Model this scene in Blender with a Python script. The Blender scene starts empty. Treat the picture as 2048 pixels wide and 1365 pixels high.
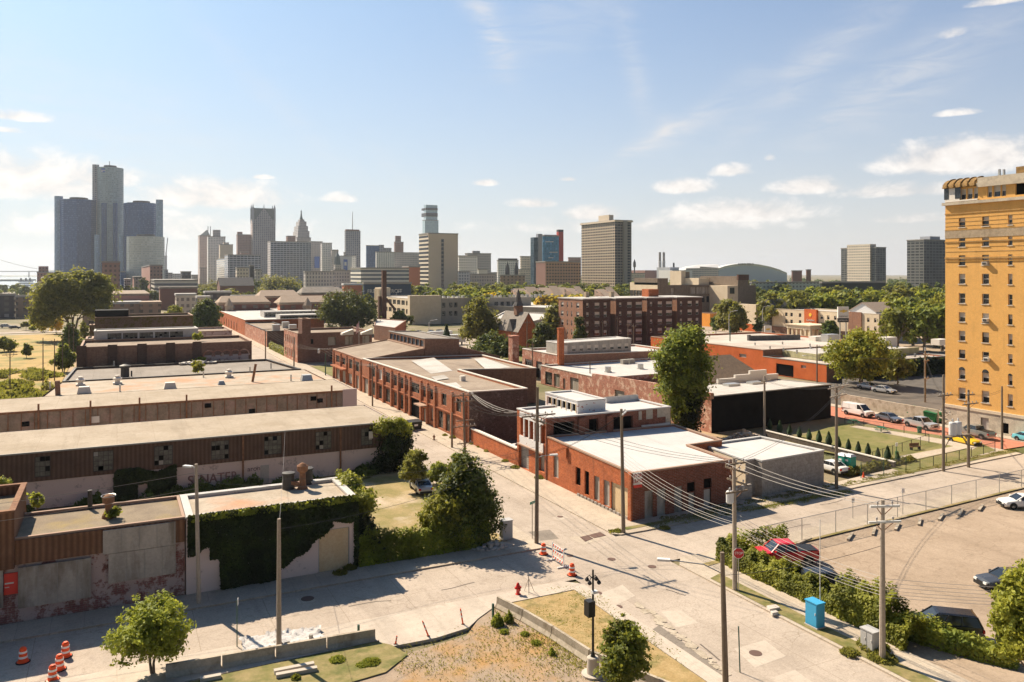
import bpy, math, random
import numpy as np
R = random.Random(11)
sc = bpy.context.scene
COL = bpy.context.collection
# ------------------------------------------------------------------ camera frame (world axes follow the street grid)
TH = math.radians(26.35); FPX = 1593.; CH = 25.; VH = 547.
S_, C_ = math.sin(TH), math.cos(TH)
def G(u, v, z=0.):
    D = (CH-z)*FPX/(v-VH); X = (u-1024)*D/FPX
    return (S_*D+C_*X, C_*D-S_*X)
def GD(u, D):
    X = (u-1024)*D/FPX
    return (S_*D+C_*X, C_*D-S_*X)
def XY(u, y):
    k = (u-1024)/FPX; D = y/(C_-S_*k); return D*(S_+C_*k)
def YX(u, x):
    k = (u-1024)/FPX; D = x/(S_+C_*k); return D*(C_-S_*k)
def DD(x, y): return S_*x+C_*y
def Z(v, x, y): return CH-(v-VH)*DD(x, y)/FPX
# ------------------------------------------------------------------ objects
def tag(o, label=None, cat=None, group=None, kind=None):
    if label: o['label'] = label
    if cat: o['category'] = cat
    if group: o['group'] = group
    if kind: o['kind'] = kind
    return o
def root(name, label, cat, loc=(0, 0, 0), rz=0., group=None):
    o = bpy.data.objects.new(name, None); COL.objects.link(o)
    o.location = loc; o.rotation_euler = (0, 0, rz); o.empty_display_size = .3
    return tag(o, label, cat, group)
def link(name, me, parent=None, loc=(0, 0, 0), rz=0., sc_=None):
    o = bpy.data.objects.new(name, me); COL.objects.link(o)
    if parent: o.parent = parent
    o.location = loc; o.rotation_euler = (0, 0, rz)
    if sc_: o.scale = sc_
    return o
KIDS = {}
def children(o):
    return [c for c in COL.objects if c.parent == o]
def dup(o, loc=None, rz=None, label=None, kids=None):
    r = o.copy(); COL.objects.link(r)
    if loc is not None: r.location = loc
    if rz is not None: r.rotation_euler = (0, 0, rz)
    if label: r['label'] = label
    def rec(src, dst, lst):
        for c, sub in lst:
            d = c.copy(); COL.objects.link(d); d.parent = dst
            rec(c, d, sub)
    rec(o, r, kids if kids is not None else tree_of(o))
    return r
def tree_of(o): return [(c, tree_of(c)) for c in children(o)]

class MB:
    def __init__(s): s.v = []; s.f = []; s.m = []; s.c = []
    def add(s, vs, fs, m=0):
        b = len(s.v); s.c.append((b, len(s.f))); s.v += [tuple(p) for p in vs]
        for f in fs: s.f.append([b+i for i in f]); s.m.append(m)
        return s
    def poly(s, pts, m=0): return s.add(pts, [list(range(len(pts)))], m)
    def box(s, x0, y0, z0, x1, y1, z1, m=0):
        v = [(x0,y0,z0),(x1,y0,z0),(x1,y1,z0),(x0,y1,z0),(x0,y0,z1),(x1,y0,z1),(x1,y1,z1),(x0,y1,z1)]
        return s.add(v, [(3,2,1,0),(4,5,6,7),(0,1,5,4),(1,2,6,5),(2,3,7,6),(3,0,4,7)], m)
    def prism(s, pts, z0, z1, m=0, mt=None, bottom=True):
        n = len(pts); z1s = z1 if isinstance(z1, (list, tuple)) else [z1]*n
        v = [(x, y, z0) for x, y in pts]+[(p[0], p[1], z1s[i]) for i, p in enumerate(pts)]
        s.add(v, [(i, (i+1) % n, n+(i+1) % n, n+i) for i in range(n)], m)
        s.add([(p[0], p[1], z1s[i]) for i, p in enumerate(pts)], [list(range(n))], m if mt is None else mt)
        if bottom: s.add([(x, y, z0) for x, y in pts], [list(range(n))[::-1]], m)
        return s
    def bar(s, p, q, w, h, m=0):     # box beam from p to q, width w (horizontal), height h
        p = np.array(p, float); q = np.array(q, float); d = q-p; L = np.linalg.norm(d); d /= L
        a = np.cross(d, (0, 0, 1)); n = np.linalg.norm(a); a = np.array((1, 0, 0)) if n < 1e-4 else a/n
        b = np.cross(a, d)
        v = [p+a*w/2*i+b*h/2*j for i, j in ((-1,-1),(1,-1),(1,1),(-1,1))]+[q+a*w/2*i+b*h/2*j for i, j in ((-1,-1),(1,-1),(1,1),(-1,1))]
        return s.add(v, [(0,1,2,3),(7,6,5,4),(0,4,5,1),(1,5,6,2),(2,6,7,3),(3,7,4,0)], m)
    def tube(s, pts, r, n=8, m=0, cap=True):
        pts = [np.array(p, float) for p in pts]; rs = r if isinstance(r, (list, tuple)) else [r]*len(pts)
        v = []
        for i, p in enumerate(pts):
            d = pts[min(i+1, len(pts)-1)]-pts[max(i-1, 0)]; d /= (np.linalg.norm(d)+1e-9)
            a = np.cross(d, (0, 0, 1) if abs(d[2]) < .9 else (1, 0, 0)); a /= np.linalg.norm(a); b = np.cross(d, a)
            for k in range(n):
                t = 2*math.pi*k/n; v.append(p+(a*math.cos(t)+b*math.sin(t))*rs[i])
        fs = [(i*n+k, i*n+(k+1) % n, (i+1)*n+(k+1) % n, (i+1)*n+k) for i in range(len(pts)-1) for k in range(n)]
        if cap: fs += [list(range(n))[::-1], list(range((len(pts)-1)*n, len(pts)*n))]
        return s.add(v, fs, m)
    def cyl(s, x, y, z0, z1, r, n=12, m=0, r1=None, mt=None):
        r1 = r if r1 is None else r1
        v = [(x+r*math.cos(2*math.pi*k/n), y+r*math.sin(2*math.pi*k/n), z0) for k in range(n)]
        v += [(x+r1*math.cos(2*math.pi*k/n), y+r1*math.sin(2*math.pi*k/n), z1) for k in range(n)]
        s.add(v, [(k, (k+1) % n, n+(k+1) % n, n+k) for k in range(n)]+[list(range(n))[::-1]], m)
        return s.add(v[n:], [list(range(n))], m if mt is None else mt)
    def lathe(s, x, y, prof, n=12, m=0):
        v = [(x+r*math.cos(2*math.pi*k/n), y+r*math.sin(2*math.pi*k/n), z) for r, z in prof for k in range(n)]
        fs = [(i*n+k, i*n+(k+1) % n, (i+1)*n+(k+1) % n, (i+1)*n+k) for i in range(len(prof)-1) for k in range(n)]
        fs += [list(range(n))[::-1], list(range((len(prof)-1)*n, len(prof)*n))]
        return s.add(v, fs, m)
    def mesh(s, name, mats, off=(0, 0, 0), smooth=False):
        me = bpy.data.meshes.new(name)
        V = np.array(s.v, float)-np.array(off, float)
        me.from_pydata(V.tolist(), [], s.f)
        for m in (mats if isinstance(mats, (list, tuple)) else [mats]): me.materials.append(M(m))
        me.polygons.foreach_set('material_index', s.m)
        if smooth: me.polygons.foreach_set('use_smooth', [True]*len(s.f))
        uv = me.uv_layers.new(name='UVMap'); out = []
        for f in s.f:
            p0, p1, p2 = (np.array(s.v[f[i]]) for i in (0, 1, 2))
            n = np.cross(p1-p0, p2-p0); L = np.linalg.norm(n)
            if L < 1e-12 and len(f) > 3:
                n = np.cross(p2-p0, np.array(s.v[f[3]])-p0); L = np.linalg.norm(n)
            n = n/(L+1e-12)
            if abs(n[2]) > .75:
                for i in f: out += [s.v[i][0], s.v[i][1]]
            else:
                h = math.hypot(n[0], n[1])+1e-9; tx, ty = -n[1]/h, n[0]/h
                for i in f: out += [s.v[i][0]*tx+s.v[i][1]*ty, s.v[i][2]]
        uv.data.foreach_set('uv', out)
        me.update()
        return me
    def build(s, name, mats, parent=None, smooth=False):   # mesh given in world coordinates
        if name in SPLIT and len(s.c) > 1:
            for (b, f), (b2, f2) in zip(s.c, s.c[1:]+[(len(s.v), len(s.f))]):
                q = MB(); q.add(s.v[b:b2], [[i-b for i in p] for p in s.f[f:f2]]); q.m = s.m[f:f2]; q.build(name, mats, parent, smooth)
            return
        if parent is not None:
            off = parent.location if parent.type == 'EMPTY' else ORG.get(parent.name, (0, 0, 0))
            o = link(name, s.mesh(name, mats, off, smooth), parent); ORG[o.name] = tuple(off); return o
        V = np.array(s.v); off = ((V[:, 0].min()+V[:, 0].max())/2, (V[:, 1].min()+V[:, 1].max())/2, V[:, 2].min())
        o = link(name, s.mesh(name, mats, off, smooth), None, off); ORG[o.name] = off; return o
ORG = {}
SPLIT = {'pilaster', 'roof_patch', 'block_infill', 'brace', 'downpipe', 'brick_band', 'parapet', 'roof_duct', 'battlement', 'light_fin', 'block_course', 'vent'}
def sheet(name, pts, z, mat, kind='structure', label=None, cat=None):
    mb = MB(); mb.poly([(x, y, z) for x, y in pts])
    o = mb.build(name, mat); tag(o, label, cat, kind=kind); return o
def slab(name, pts, z0, z1, mat, kind='structure'):
    o = MB().prism(pts, z0, z1).build(name, mat); o['kind'] = kind; return o
def rect(x0, y0, x1, y1): return [(x0, y0), (x1, y0), (x1, y1), (x0, y1)]

# ------------------------------------------------------------------ materials
MATS = {}
DEFS = {}
def M(n):
    if not isinstance(n, str): return n
    if n not in MATS: MATS[n] = DEFS[n](n)
    return MATS[n]
class NT:
    def __init__(s, name):
        s.mat = bpy.data.materials.new(name); s.mat.use_nodes = True; s.t = s.mat.node_tree
        s.b = s.t.nodes['Principled BSDF']; s.out = s.t.nodes['Material Output']
    def n(s, ty, ins=None, **kw):
        nd = s.t.nodes.new(ty)
        for k, v in kw.items(): setattr(nd, k, v)
        for k, v in (ins or {}).items():
            if isinstance(v, bpy.types.NodeSocket): s.t.links.new(v, nd.inputs[k])
            else: nd.inputs[k].default_value = v
        return nd
    def math(s, op, a, b=0., c=0.):
        return s.n('ShaderNodeMath', {0: a, 1: b, 2: c}, operation=op).outputs[0]
    def mix(s, f, a, b, bt='MIX'):
        nd = s.n('ShaderNodeMix', data_type='RGBA', blend_type=bt)
        for i, v in ((0, f), (6, a), (7, b)):
            if isinstance(v, bpy.types.NodeSocket): s.t.links.new(v, nd.inputs[i])
            elif i: nd.inputs[i].default_value = (*v[:3], 1)
            else: nd.inputs[i].default_value = v
        return nd.outputs[2]
    def ramp(s, f, a, b):
        nd = s.n('ShaderNodeMapRange', {0: f, 1: a, 2: b}); return nd.outputs[0]
    def noise(s, vec, scale, detail=5, rough=.6, dist=0.):
        return s.n('ShaderNodeTexNoise', {'Vector': vec, 'Scale': scale, 'Detail': detail, 'Roughness': rough, 'Distortion': dist}).outputs[0]
    def pos(s, st=(1, 1, 1)):
        g = s.n('ShaderNodeNewGeometry')
        return s.n('ShaderNodeVectorMath', {0: g.outputs['Position'], 1: st}, operation='MULTIPLY').outputs[0]
    def uv(s): return s.n('ShaderNodeTexCoord').outputs['UV']
    def done(s, col, rough=.85, metal=0., bump=None, bs=.3, spec=.3):
        if isinstance(col, bpy.types.NodeSocket): s.t.links.new(col, s.b.inputs['Base Color'])
        else: s.b.inputs['Base Color'].default_value = (*col[:3], 1)
        if isinstance(rough, bpy.types.NodeSocket): s.t.links.new(rough, s.b.inputs['Roughness'])
        else: s.b.inputs['Roughness'].default_value = rough
        s.b.inputs['Metallic'].default_value = metal
        s.b.inputs['Specular IOR Level'].default_value = spec
        if bump is not None:
            bp = s.n('ShaderNodeBump', {'Height': bump, 'Strength': bs, 'Distance': .05})
            s.t.links.new(bp.outputs[0], s.b.inputs['Normal'])
        return s.mat
def plain(n, c, rough=.6, metal=0., spec=.4):
    DEFS[n] = lambda nm: NT(nm).done(c, rough, metal, spec=spec)
def noisy(n, c1, c2, scale=.5, st=(1, 1, 1), rough=.9, fine=6., fa=.35, c3=None, lo=.35, hi=.65, s3=.15, metal=0.):
    def f(nm):
        t = NT(nm); p = t.pos(st)
        a = t.ramp(t.noise(p, scale, 6), lo, hi)
        col = t.mix(a, c1, c2)
        if c3 is not None:
            col = t.mix(t.ramp(t.noise(p, s3, 5), .5, .68), col, c3)
        g = t.noise(t.pos(), fine, 4, .7)
        col = t.mix(fa, col, t.n('ShaderNodeCombineColor', {0: g, 1: g, 2: g}).outputs[0], 'OVERLAY')
        return t.done(col, rough, metal, g, .25, spec=.2)
    DEFS[n] = f
def asphalt(n, c1, c2, crack=(.10, .085, .07), scale=.12, cs=.18, fa=.5, cw=.02, seam=0., st=1.):
    def f(nm):
        t = NT(nm); p = t.pos()
        col = t.mix(t.ramp(t.noise(p, scale, 7, .65), .35, .65), c1, c2)
        col = t.mix(t.ramp(t.noise(t.pos((1, .12, 1)), .5, 6), .52, .8), col, tuple(x*.8 for x in c1))
        col = t.mix(t.math('MULTIPLY', t.ramp(t.noise(t.pos((1, 1, 1)), 2.3, 6, .75), .5, .7), .38*st), col, tuple(x*.6 for x in c1))
        col = t.mix(t.math('MULTIPLY', t.ramp(t.noise(t.pos((1, 1, 1)), .28, 5, .7), .52, .68), .35), col, tuple(x*1.12 for x in c2))
        # oil stains and patches
        col = t.mix(t.math('MULTIPLY', t.ramp(t.noise(p, .9, 3, .5), .62, .8), .55*st), col, tuple(x*.55 for x in c1))
        w = t.n('ShaderNodeTexNoise', {'Vector': p, 'Scale': .6, 'Detail': 4}).outputs[1]
        pw = t.n('ShaderNodeVectorMath', {0: p, 1: t.n('ShaderNodeVectorMath', {0: w, 3: 1.8}, operation='SCALE').outputs[0]}, operation='ADD').outputs[0]
        for k, (sc2, wd) in enumerate(((cs*1.6, cw*.55), (cs*4.5, cw*1.))):
            vo = t.n('ShaderNodeTexVoronoi', {'Vector': pw, 'Scale': sc2}, feature='DISTANCE_TO_EDGE').outputs[0]
            cr = t.math('SUBTRACT', 1., t.ramp(vo, 0., wd*(1 if k == 0 else 1.6)))
            if k: cr = t.math('MULTIPLY', cr, t.ramp(t.noise(p, .25, 3), .5, .62))
            col = t.mix(t.math('MULTIPLY', t.math('MULTIPLY', cr, t.ramp(t.noise(p, .13, 3), .5, .62)) if k == 0 else cr, .6 if k == 0 else .45), col, crack)
        if seam:
            sp_ = t.n('ShaderNodeSeparateXYZ', {0: t.n('ShaderNodeVectorMath', {0: p, 1: t.n('ShaderNodeVectorMath', {0: w, 3: .12}, operation='SCALE').outputs[0]}, operation='ADD').outputs[0]})
            for ax in (0, 1):
                ln = t.math('LESS_THAN', t.math('FRACT', t.math('DIVIDE', sp_.outputs[ax], seam*(1 if ax else 1.35))), .035/seam)
                col = t.mix(t.math('MULTIPLY', ln, .5), col, crack)
        g = t.noise(p, 7., 5, .8)
        col = t.mix(fa, col, t.n('ShaderNodeCombineColor', {0: g, 1: g, 2: g}).outputs[0], 'OVERLAY')
        return t.done(col, .92, 0., g, .2, spec=.15)
    DEFS[n] = f
def brick(n, c1, c2, mortar=(.3, .27, .24), dirt=(.08, .05, .04), da=.45, paint=None, pa=.5, bw=.5, bh=.16, mot=1.):
    def f(nm):
        t = NT(nm); uv = t.uv(); p = t.pos()
        b = t.n('ShaderNodeTexBrick', {'Vector': uv, 'Color1': (*c1, 1), 'Color2': (*c2, 1), 'Mortar': (*mortar, 1), 'Scale': 1., 'Mortar Size': .012, 'Bias': 0., 'Brick Width': bw, 'Row Height': bh})
        col = b.outputs[0]
        col = t.mix(t.math('MULTIPLY', t.ramp(t.noise(p, .35, 7, .7), .45, .75), da), col, dirt)
        col = t.mix(t.math('MULTIPLY', t.ramp(t.noise(p, 2.6, 6, .85),   .46, .62), .6*mot), col, tuple(x*.45 for x in c1))
        col = t.mix(t.math('MULTIPLY', t.ramp(t.noise(t.pos((1, 1, 1.6)), 5.5, 3, .6), .58, .7), .4*mot), col, tuple(min(1, x*1.35+.08) for x in c1))
        streak = t.noise(t.n('ShaderNodeVectorMath', {0: p, 1: (1.6, 1.6, .12)}, operation='MULTIPLY').outputs[0], 1., 5)
        col = t.mix(t.math('MULTIPLY', t.ramp(streak, .55, .75), .4), col, dirt)
        if paint is not None:
            k = t.ramp(t.noise(p, .8, 8, .75), .5-.12*(pa-.5)*4-.03, .5-.12*(pa-.5)*4+.03)
            col = t.mix(k, col, paint)
        return t.done(col, .93, 0., t.noise(p, 8, 3), .3, spec=.12)
    DEFS[n] = f
def corrug(n, c1, c2, pitch=.35, rust=None):
    def f(nm):
        t = NT(nm); uv = t.uv(); sx = t.n('ShaderNodeSeparateXYZ', {0: uv}).outputs[0]
        w = t.math('PINGPONG', t.math('DIVIDE', sx, pitch), .5)
        col = t.mix(t.ramp(w, .1, .4), c1, c2)
        p = t.pos()
        col = t.mix(t.math('MULTIPLY', t.ramp(t.noise(p, .5, 6), .45, .7), .5), col, rust or tuple(x*.5 for x in c1))
        g = t.noise(p, 5, 4, .8)
        col = t.mix(.3, col, t.n('ShaderNodeCombineColor', {0: g, 1: g, 2: g}).outputs[0], 'OVERLAY')
        return t.done(col, .75, 0., w, .6, spec=.2)
    DEFS[n] = f
def tower_mat(n, wall, glass, bw=3., fh=3.6, wx=.7, wz=.55, var=.5, rough=.35, wall2=None, vstrip=0, gl=.15):
    """window grid from metre UVs: real curtain walls and punched windows, seen from half a mile or more"""
    def f(nm):
        t = NT(nm); uv = t.n('ShaderNodeSeparateXYZ', {0: t.uv()})
        a = t.math('DIVIDE', uv.outputs[0], bw); b = t.math('DIVIDE', uv.outputs[1], fh)
        fa = t.math('FRACT', a); fb = t.math('FRACT', b)
        inx = t.math('MULTIPLY', t.math('GREATER_THAN', fa, (1-wx)/2), t.math('LESS_THAN', fa, (1+wx)/2))
        inz = t.math('MULTIPLY', t.math('GREATER_THAN', fb, (1-wz)/2), t.math('LESS_THAN', fb, (1+wz)/2))
        k = t.math('MULTIPLY', inx, inz)
        cell = t.n('ShaderNodeCombineXYZ', {0: t.math('FLOOR', a), 1: t.math('FLOOR', b)}).outputs[0]
        wn = t.n('ShaderNodeTexWhiteNoise', {0: cell}, noise_dimensions='2D').outputs[0]
        gcol = t.mix(t.math('MULTIPLY', t.math('POWER', wn, 2.), var), glass, tuple(min(1, x*2.2+.08) for x in glass))
        p = t.pos()
        wc = t.mix(t.ramp(t.noise(p, .02, 4), .3, .7), wall, wall2 or tuple(x*.85 for x in wall))
        col = t.mix(k, wc, gcol)
        r = t.math('SUBTRACT', .85, t.math('MULTIPLY', k, .85-gl))
        return t.done(col, r, 0., spec=.5)
    DEFS[n] = f
def leaf(n, c1, c2, c3=None, tr=.42):
    def f(nm):
        t = NT(nm); g = t.n('ShaderNodeNewGeometry'); rnd = g.outputs['Random Per Island']
        oi = t.n('ShaderNodeObjectInfo').outputs['Random']
        col = t.mix(rnd, tuple(x*1.75 for x in c1), tuple(x*1.9 for x in c2))
        p = t.pos()
        col = t.mix(t.ramp(t.noise(p, .45, 3), .4, .62), col, tuple(x*1.5 for x in c3) if c3 else tuple(x*1.0 for x in c1))
        hs = t.n('ShaderNodeHueSaturation', {'Hue': t.math('ADD', .485, t.math('MULTIPLY', oi, .03)), 'Saturation': 1., 'Value': t.math('ADD', .85, t.math('MULTIPLY', oi, .3)), 'Color': col})
        col = hs.outputs[0]
        t.done(col, .6, spec=.25)
        tl = t.n('ShaderNodeBsdfTranslucent', {'Color': t.mix(.45, col, (.52, .49, .065))})
        mx = t.n('ShaderNodeMixShader', {0: tr, 1: t.b.outputs[0], 2: tl.outputs[0]})
        t.t.links.new(mx.outputs[0], t.out.inputs[0])
        return t.mat
    DEFS[n] = f
def glassy(n, c, rough=.08, spec=.6):
    DEFS[n] = lambda nm: NT(nm).done(c, rough, 0., spec=spec)
# ------------------------------------------------------------------ materials used
asphalt('road_asphalt', (.39, .325, .265), (.49, .415, .345), crack=(.22, .17, .12), seam=3.7)
asphalt('concrete_walk', (.44, .37, .295), (.52, .445, .355), crack=(.3, .24, .18), scale=.3, cs=.3, cw=.014, seam=1.55)
asphalt('pale_slab', (.48, .41, .34), (.55, .475, .395), crack=(.4, .33, .26), scale=.4, cs=.22, fa=.25, cw=.01, seam=3.05)
asphalt('lot_asphalt', (.33, .25, .18), (.43, .335, .25), crack=(.17, .12, .08), scale=.09, cs=.11)
asphalt('asphalt_patch', (.22, .19, .16), (.28, .24, .2), crack=(.08, .07, .06), scale=.4)
noisy('ground_mix', (.17, .15, .08), (.30, .24, .16), .03, c3=(.10, .11, .035), s3=.02, fine=1.5)
noisy('park_grass', (.15, .155, .045), (.22, .20, .075), .5, c3=(.27, .22, .10), s3=.2, fine=5)
noisy('verge_grass', (.17, .16, .05), (.30, .235, .11), .9, c3=(.10, .12, .03), s3=.6, fine=4)
noisy('dry_grass', (.43, .31, .15), (.34, .235, .10), 1.1, c3=(.20, .17, .06), s3=.8, fine=7, fa=.5)
noisy('golden_field', (.36, .25, .085), (.44, .30, .11), .15, c3=(.19, .19, .055), s3=.09, fine=2)
noisy('gravel', (.30, .23, .17), (.38, .29, .21), 1.2, c3=(.42, .23, .07), s3=.16, fine=16, fa=.75)
noisy('dirt', (.36, .25, .15), (.46, .34, .22), .8, fine=6, c3=(.2, .17, .07), s3=.4)
noisy('lot_grass', (.22, .19, .065), (.36, .27, .13), .35, c3=(.50, .40, .29), s3=.22, fine=5)
noisy('red_brick_road', (.45, .17, .11), (.52, .22, .14), .8, fine=4)
noisy('dark_pavement', (.10, .09, .08), (.15, .13, .11), .4)
DEFS['river_water'] = lambda n: NT(n).done((.30, .36, .40), .18, spec=.5)
noisy('far_land', (.17, .21, .20), (.22, .26, .25), .004, fine=.02)
plain('concrete_plain', (.5, .44, .37), .9)
noisy('old_concrete', (.40, .34, .26), (.50, .43, .34), 1.4, fine=7, c3=(.26, .21, .15), s3=.9)
plain('manhole_iron', (.15, .09, .07), .7, .3)
# ------------------------------------------------------------------ terrain
EX = 9000
sheet('ground', rect(-EX, -300, EX, EX*1.2), -.12, 'ground_mix')
sheet('river', [GD(-900, 1180), GD(40, 1150), GD(74, 1420), GD(150, 2600), GD(210, 5200), GD(-1200, 5200)], -.04, 'river_water')
# far bank and its low hills
mb = MB(); n = 40
top = []
for i in range(n+1):
    u = -900+i*1150/n; top.append((u, 14+10*math.sin(i*.9)+7*math.sin(i*2.3+1)))
for (u0, h0), (u1, h1) in zip(top, top[1:]):
    a, b, c, d = GD(u0, 5150), GD(u1, 5150), GD(u0, 5500), GD(u1, 5500)
    mb.poly([(*a, 0), (*b, 0), (*d, h1), (*c, h0)]); mb.poly([(*c, h0), (*d, h1), (*GD(u1, 6200), 0), (*GD(u0, 6200), 0)])
mb.build('hills', 'far_land')['kind'] = 'structure'
mb = MB(); mb.prism([GD(-300, 2500), GD(48, 2500), GD(72, 2750), GD(-300, 2900)], -.2, 5, bottom=False)
mb.build('land', 'far_land')['kind'] = 'structure'
RB = lambda x: max(0., (x-46.)*.06)          # the cross street swings a little north east of the junction
sheet('road', [(-120, 56), (33.5, 56), (33.5, -40), (43., -40), (43., 56), (46, 56), (330, 56+RB(330)), (330, 63.4+RB(330)), (46, 63.4), (42.4, 63.4), (42.4, 900), (35, 900), (35, 63.5), (-120, 63.5)], 0., 'road_asphalt')
# pavements: real kerbs, 12 cm up
slab('pavement', [(-120, 63.5), (34.4, 63.5), (35, 64.2), (35, 190), (32.6, 190), (32.6, 66.5), (-120, 66.5)], -.1, .12, 'concrete_walk')
slab('pavement', [(42.4, 64.0), (43., 63.4), (46, 63.4), (112, 63.4+RB(112)), (112, 68.2+RB(112)), (75.5, 67.8), (46.3, 66.6), (46.3, 420), (42.4, 420)], -.1, .12, 'concrete_walk')
slab('pavement', [(-120, 52.0), (15.9, 52.4), G(762, 1301), G(874, 1279), G(937, 1259), G(957, 1240), G(990, 1216), (25.3, 54.), (32.2, 54.), (32.2, -20), (33.5, -20), (33.5, 54.6), (32.1, 56.), (-120, 56.)], -.1, .12, 'pale_slab')
slab('pavement', [(43., -40), (46.6, -40), (46.6, 53.8), (330, 54.+RB(330)), (330, 56+RB(330)), (46, 56.), (44.2, 56.), (43., 54.6)], -.1, .12, 'concrete_walk')
slab('pavement', [(120, 60), (122.1, 60), (122.1, 300), (120, 300)], -.1, .12, 'concrete_walk')
sheet('street', rect(112, 66.4+RB(112), 120, 300), .01, 'red_brick_road')
sheet('avenue', rect(191, -200, 231, 1500), .01, 'road_asphalt')
sheet('cross_street', rect(-120, 388, 190, 398), .02, 'road_asphalt')
sheet('lawn', [(44.2, 64.2), (112, 64.2+RB(112)), (112, 65.7+RB(112)), (78, 66.3), (62, 65.2), (44.2, 65.)], .145, 'verge_grass')
sheet('lawn', [(43.3, -40), (44.7, -40), (44.7, 51.5), (43.3, 51.)], .145, 'verge_grass')
sheet('lawn', [(44.8, 53.2), (46.4, 53.4), (330, 53.8+RB(330)), (330, 54.4+RB(330)), (60, 54.6), (44.8, 53.9)], .15, 'lot_grass')
sheet('lawn', [(25.6, 53.8), (32.1, 53.8), (32.1, -20), (28.9, 40), (28.6, 41.2)], .15, 'dry_grass')
sheet('yard', [(-120, 20), (30.5, 20), (28.6, 41.2), (25.4, 53.9), (24.2, 53.5), (21.5, 50.5), (17.2, 49.9), (-120, 47)], .06, 'gravel')
sheet('lawn', [(-20, 44), (15, 48), (17., 49.6), (16.4, 51.4), (15.6, 52.3), (-20, 51.9)], .14, 'verge_grass')
sheet('yard', [(18.3, 66.6), (32.6, 66.6), (32.6, 97.9), (18.3, 97.9)], .05, 'lot_grass')
sheet('parking_lot', [(46.7, -20), (160, -20), (160, 60), (80, 55.4), (46.7, 53.6)], .03, 'lot_asphalt')
sheet('yard', [(46.4, 92), (60, 92), (60, 107), (46.4, 107)], .04, 'dark_pavement')
sheet('yard', [(60, 67.4), (76, 67.8), (84, 92), (90, 98), (82, 106), (64, 106), (62, 84)], .05, 'dirt')
sheet('field', [(-160, 150), (-11.5, 150), (-11.5, 383), (-160, 383)], .03, 'golden_field')
sheet('path', [(-11.4, 130), (-8.2, 130), (-8.2, 383), (-11.4, 383)], .05, 'dirt')
sheet('path', rect(-120, 377, -13, 381), .08, 'concrete_walk')
PARK = [G(1556, 888), G(1690, 847), G(1950, 882), G(1992, 903), G(1812, 950), G(1745, 925)]
sheet('park_lawn', PARK, .14, 'park_grass')
for pp in ([(1660, 857), (1712, 851), (1990, 893), (1965, 903)], ):
    pass
sheet('park_path', [G(1700, 856), G(1715, 853), G(1960, 893), G(1945, 902)], .16, 'concrete_walk')
sheet('park_path', [G(1800, 915), G(1945, 888), G(1962, 893), G(1810, 926)], .164, 'concrete_walk')
sheet('park_path', [G(1878, 885), G(1905, 878), G(1935, 884), G(1915, 891)], .168, 'pale_slab')
sheet('parking_lot', [(124, 66), (123, 104), (118, 133), (190, 131), (190, 66)], .04, 'dark_pavement')
sheet('lawn', rect(46.6, 190, 108, 216), .04, 'park_grass')
sheet('parking_lot', rect(96, 214, 190, 300), .03, 'road_asphalt')
sheet('parking_lot', [(46.6, 216), (95, 216), (95, 300), (46.6, 300)], .035, 'lot_asphalt')
sheet('parking_lot', [(232, 150), (330, 150), (330, 420), (232, 420)], .03, 'lot_asphalt')
sheet('meadow', [(232, -200), (900, -200), (900, 149), (232, 149)], .03, 'lot_grass')
sheet('meadow', rect(46, 460, 190, 900), .03, 'park_grass')
sheet('meadow', rect(232, 421, 1500, 1500), .03, 'park_grass')
sheet('motorway', [GD(-500, 640), GD(90, 700), GD(95, 900), GD(60, 1050), GD(-500, 900)], .05, 'pale_slab')
# street slabs, utility covers and repairs
def patch(name, pts, mat, z=.006): sheet(name, [G(u, v) for u, v in pts], z, mat)
patch('road_patch', [(1468, 1298), (1530, 1281), (1572, 1313), (1510, 1336)], 'pale_slab')
patch('road_patch', [(1540, 1357), (1590, 1340), (1660, 1390), (1600, 1400)], 'pale_slab')
patch('road_patch', [(1322, 1224), (1362, 1221), (1397, 1246), (1352, 1256)], 'pale_slab')
patch('road_patch', [(1137, 1076), (1192, 1064), (1222, 1074), (1168, 1090)], 'concrete_walk')
patch('road_patch', [(1056, 1064), (1100, 1060), (1118, 1078), (1080, 1082)], 'asphalt_patch')
patch('road_patch', [(1180, 1195), (1245, 1170), (1270, 1192), (1230, 1212)], 'pale_slab')
patch('road_patch', [(592, 1198), (624, 1192), (632, 1203), (600, 1208)], 'concrete_walk')
patch('road_patch', [(1104, 1036), (1124, 1030), (1138, 1036), (1118, 1042)], 'pale_slab')
patch('road_patch', [(1301, 1262), (1318, 1251), (1452, 1346), (1440, 1380)], 'asphalt_patch')
for (u, v), r, lab in (((1511, 1307), .42, 'large brown manhole cover in a pale square slab of road'), ((1223, 1119), .36, 'manhole cover right of the striped barricade'), ((1304, 1134), .36, 'manhole cover in the middle of the junction'),
        ((1195, 1187), .36, 'manhole cover by the corner of the grass triangle'), ((615, 1198), .5, 'round drain cover in the shaded part of the road'), ((1120, 1034), .3, 'small manhole cover between the two tall poles on the side street'),
        ((1237, 1214), .3, 'faint rusty cover in the grey gutter strip'), ((1000+140, 1112), .3, 'manhole cover just behind the striped barricade')):
    x, y = G(u, v); mb = MB(); mb.cyl(x, y, .008, .022, r, 20)
    tag(mb.build('manhole_cover', 'manhole_iron'), lab, 'manhole cover')
for a, lab in (([(1160, 1075), (1176, 1071), (1186, 1078), (1170, 1084)], 'smaller steel plate of the pair set in the road'), ([(1177, 1071), (1200, 1065), (1212, 1072), (1188, 1077)], 'larger steel plate of the pair set in the road')):
    tag(MB().prism([G(*p) for p in a], .008, .03).build('steel_plate', 'manhole_iron'), lab, 'steel plate')

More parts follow.
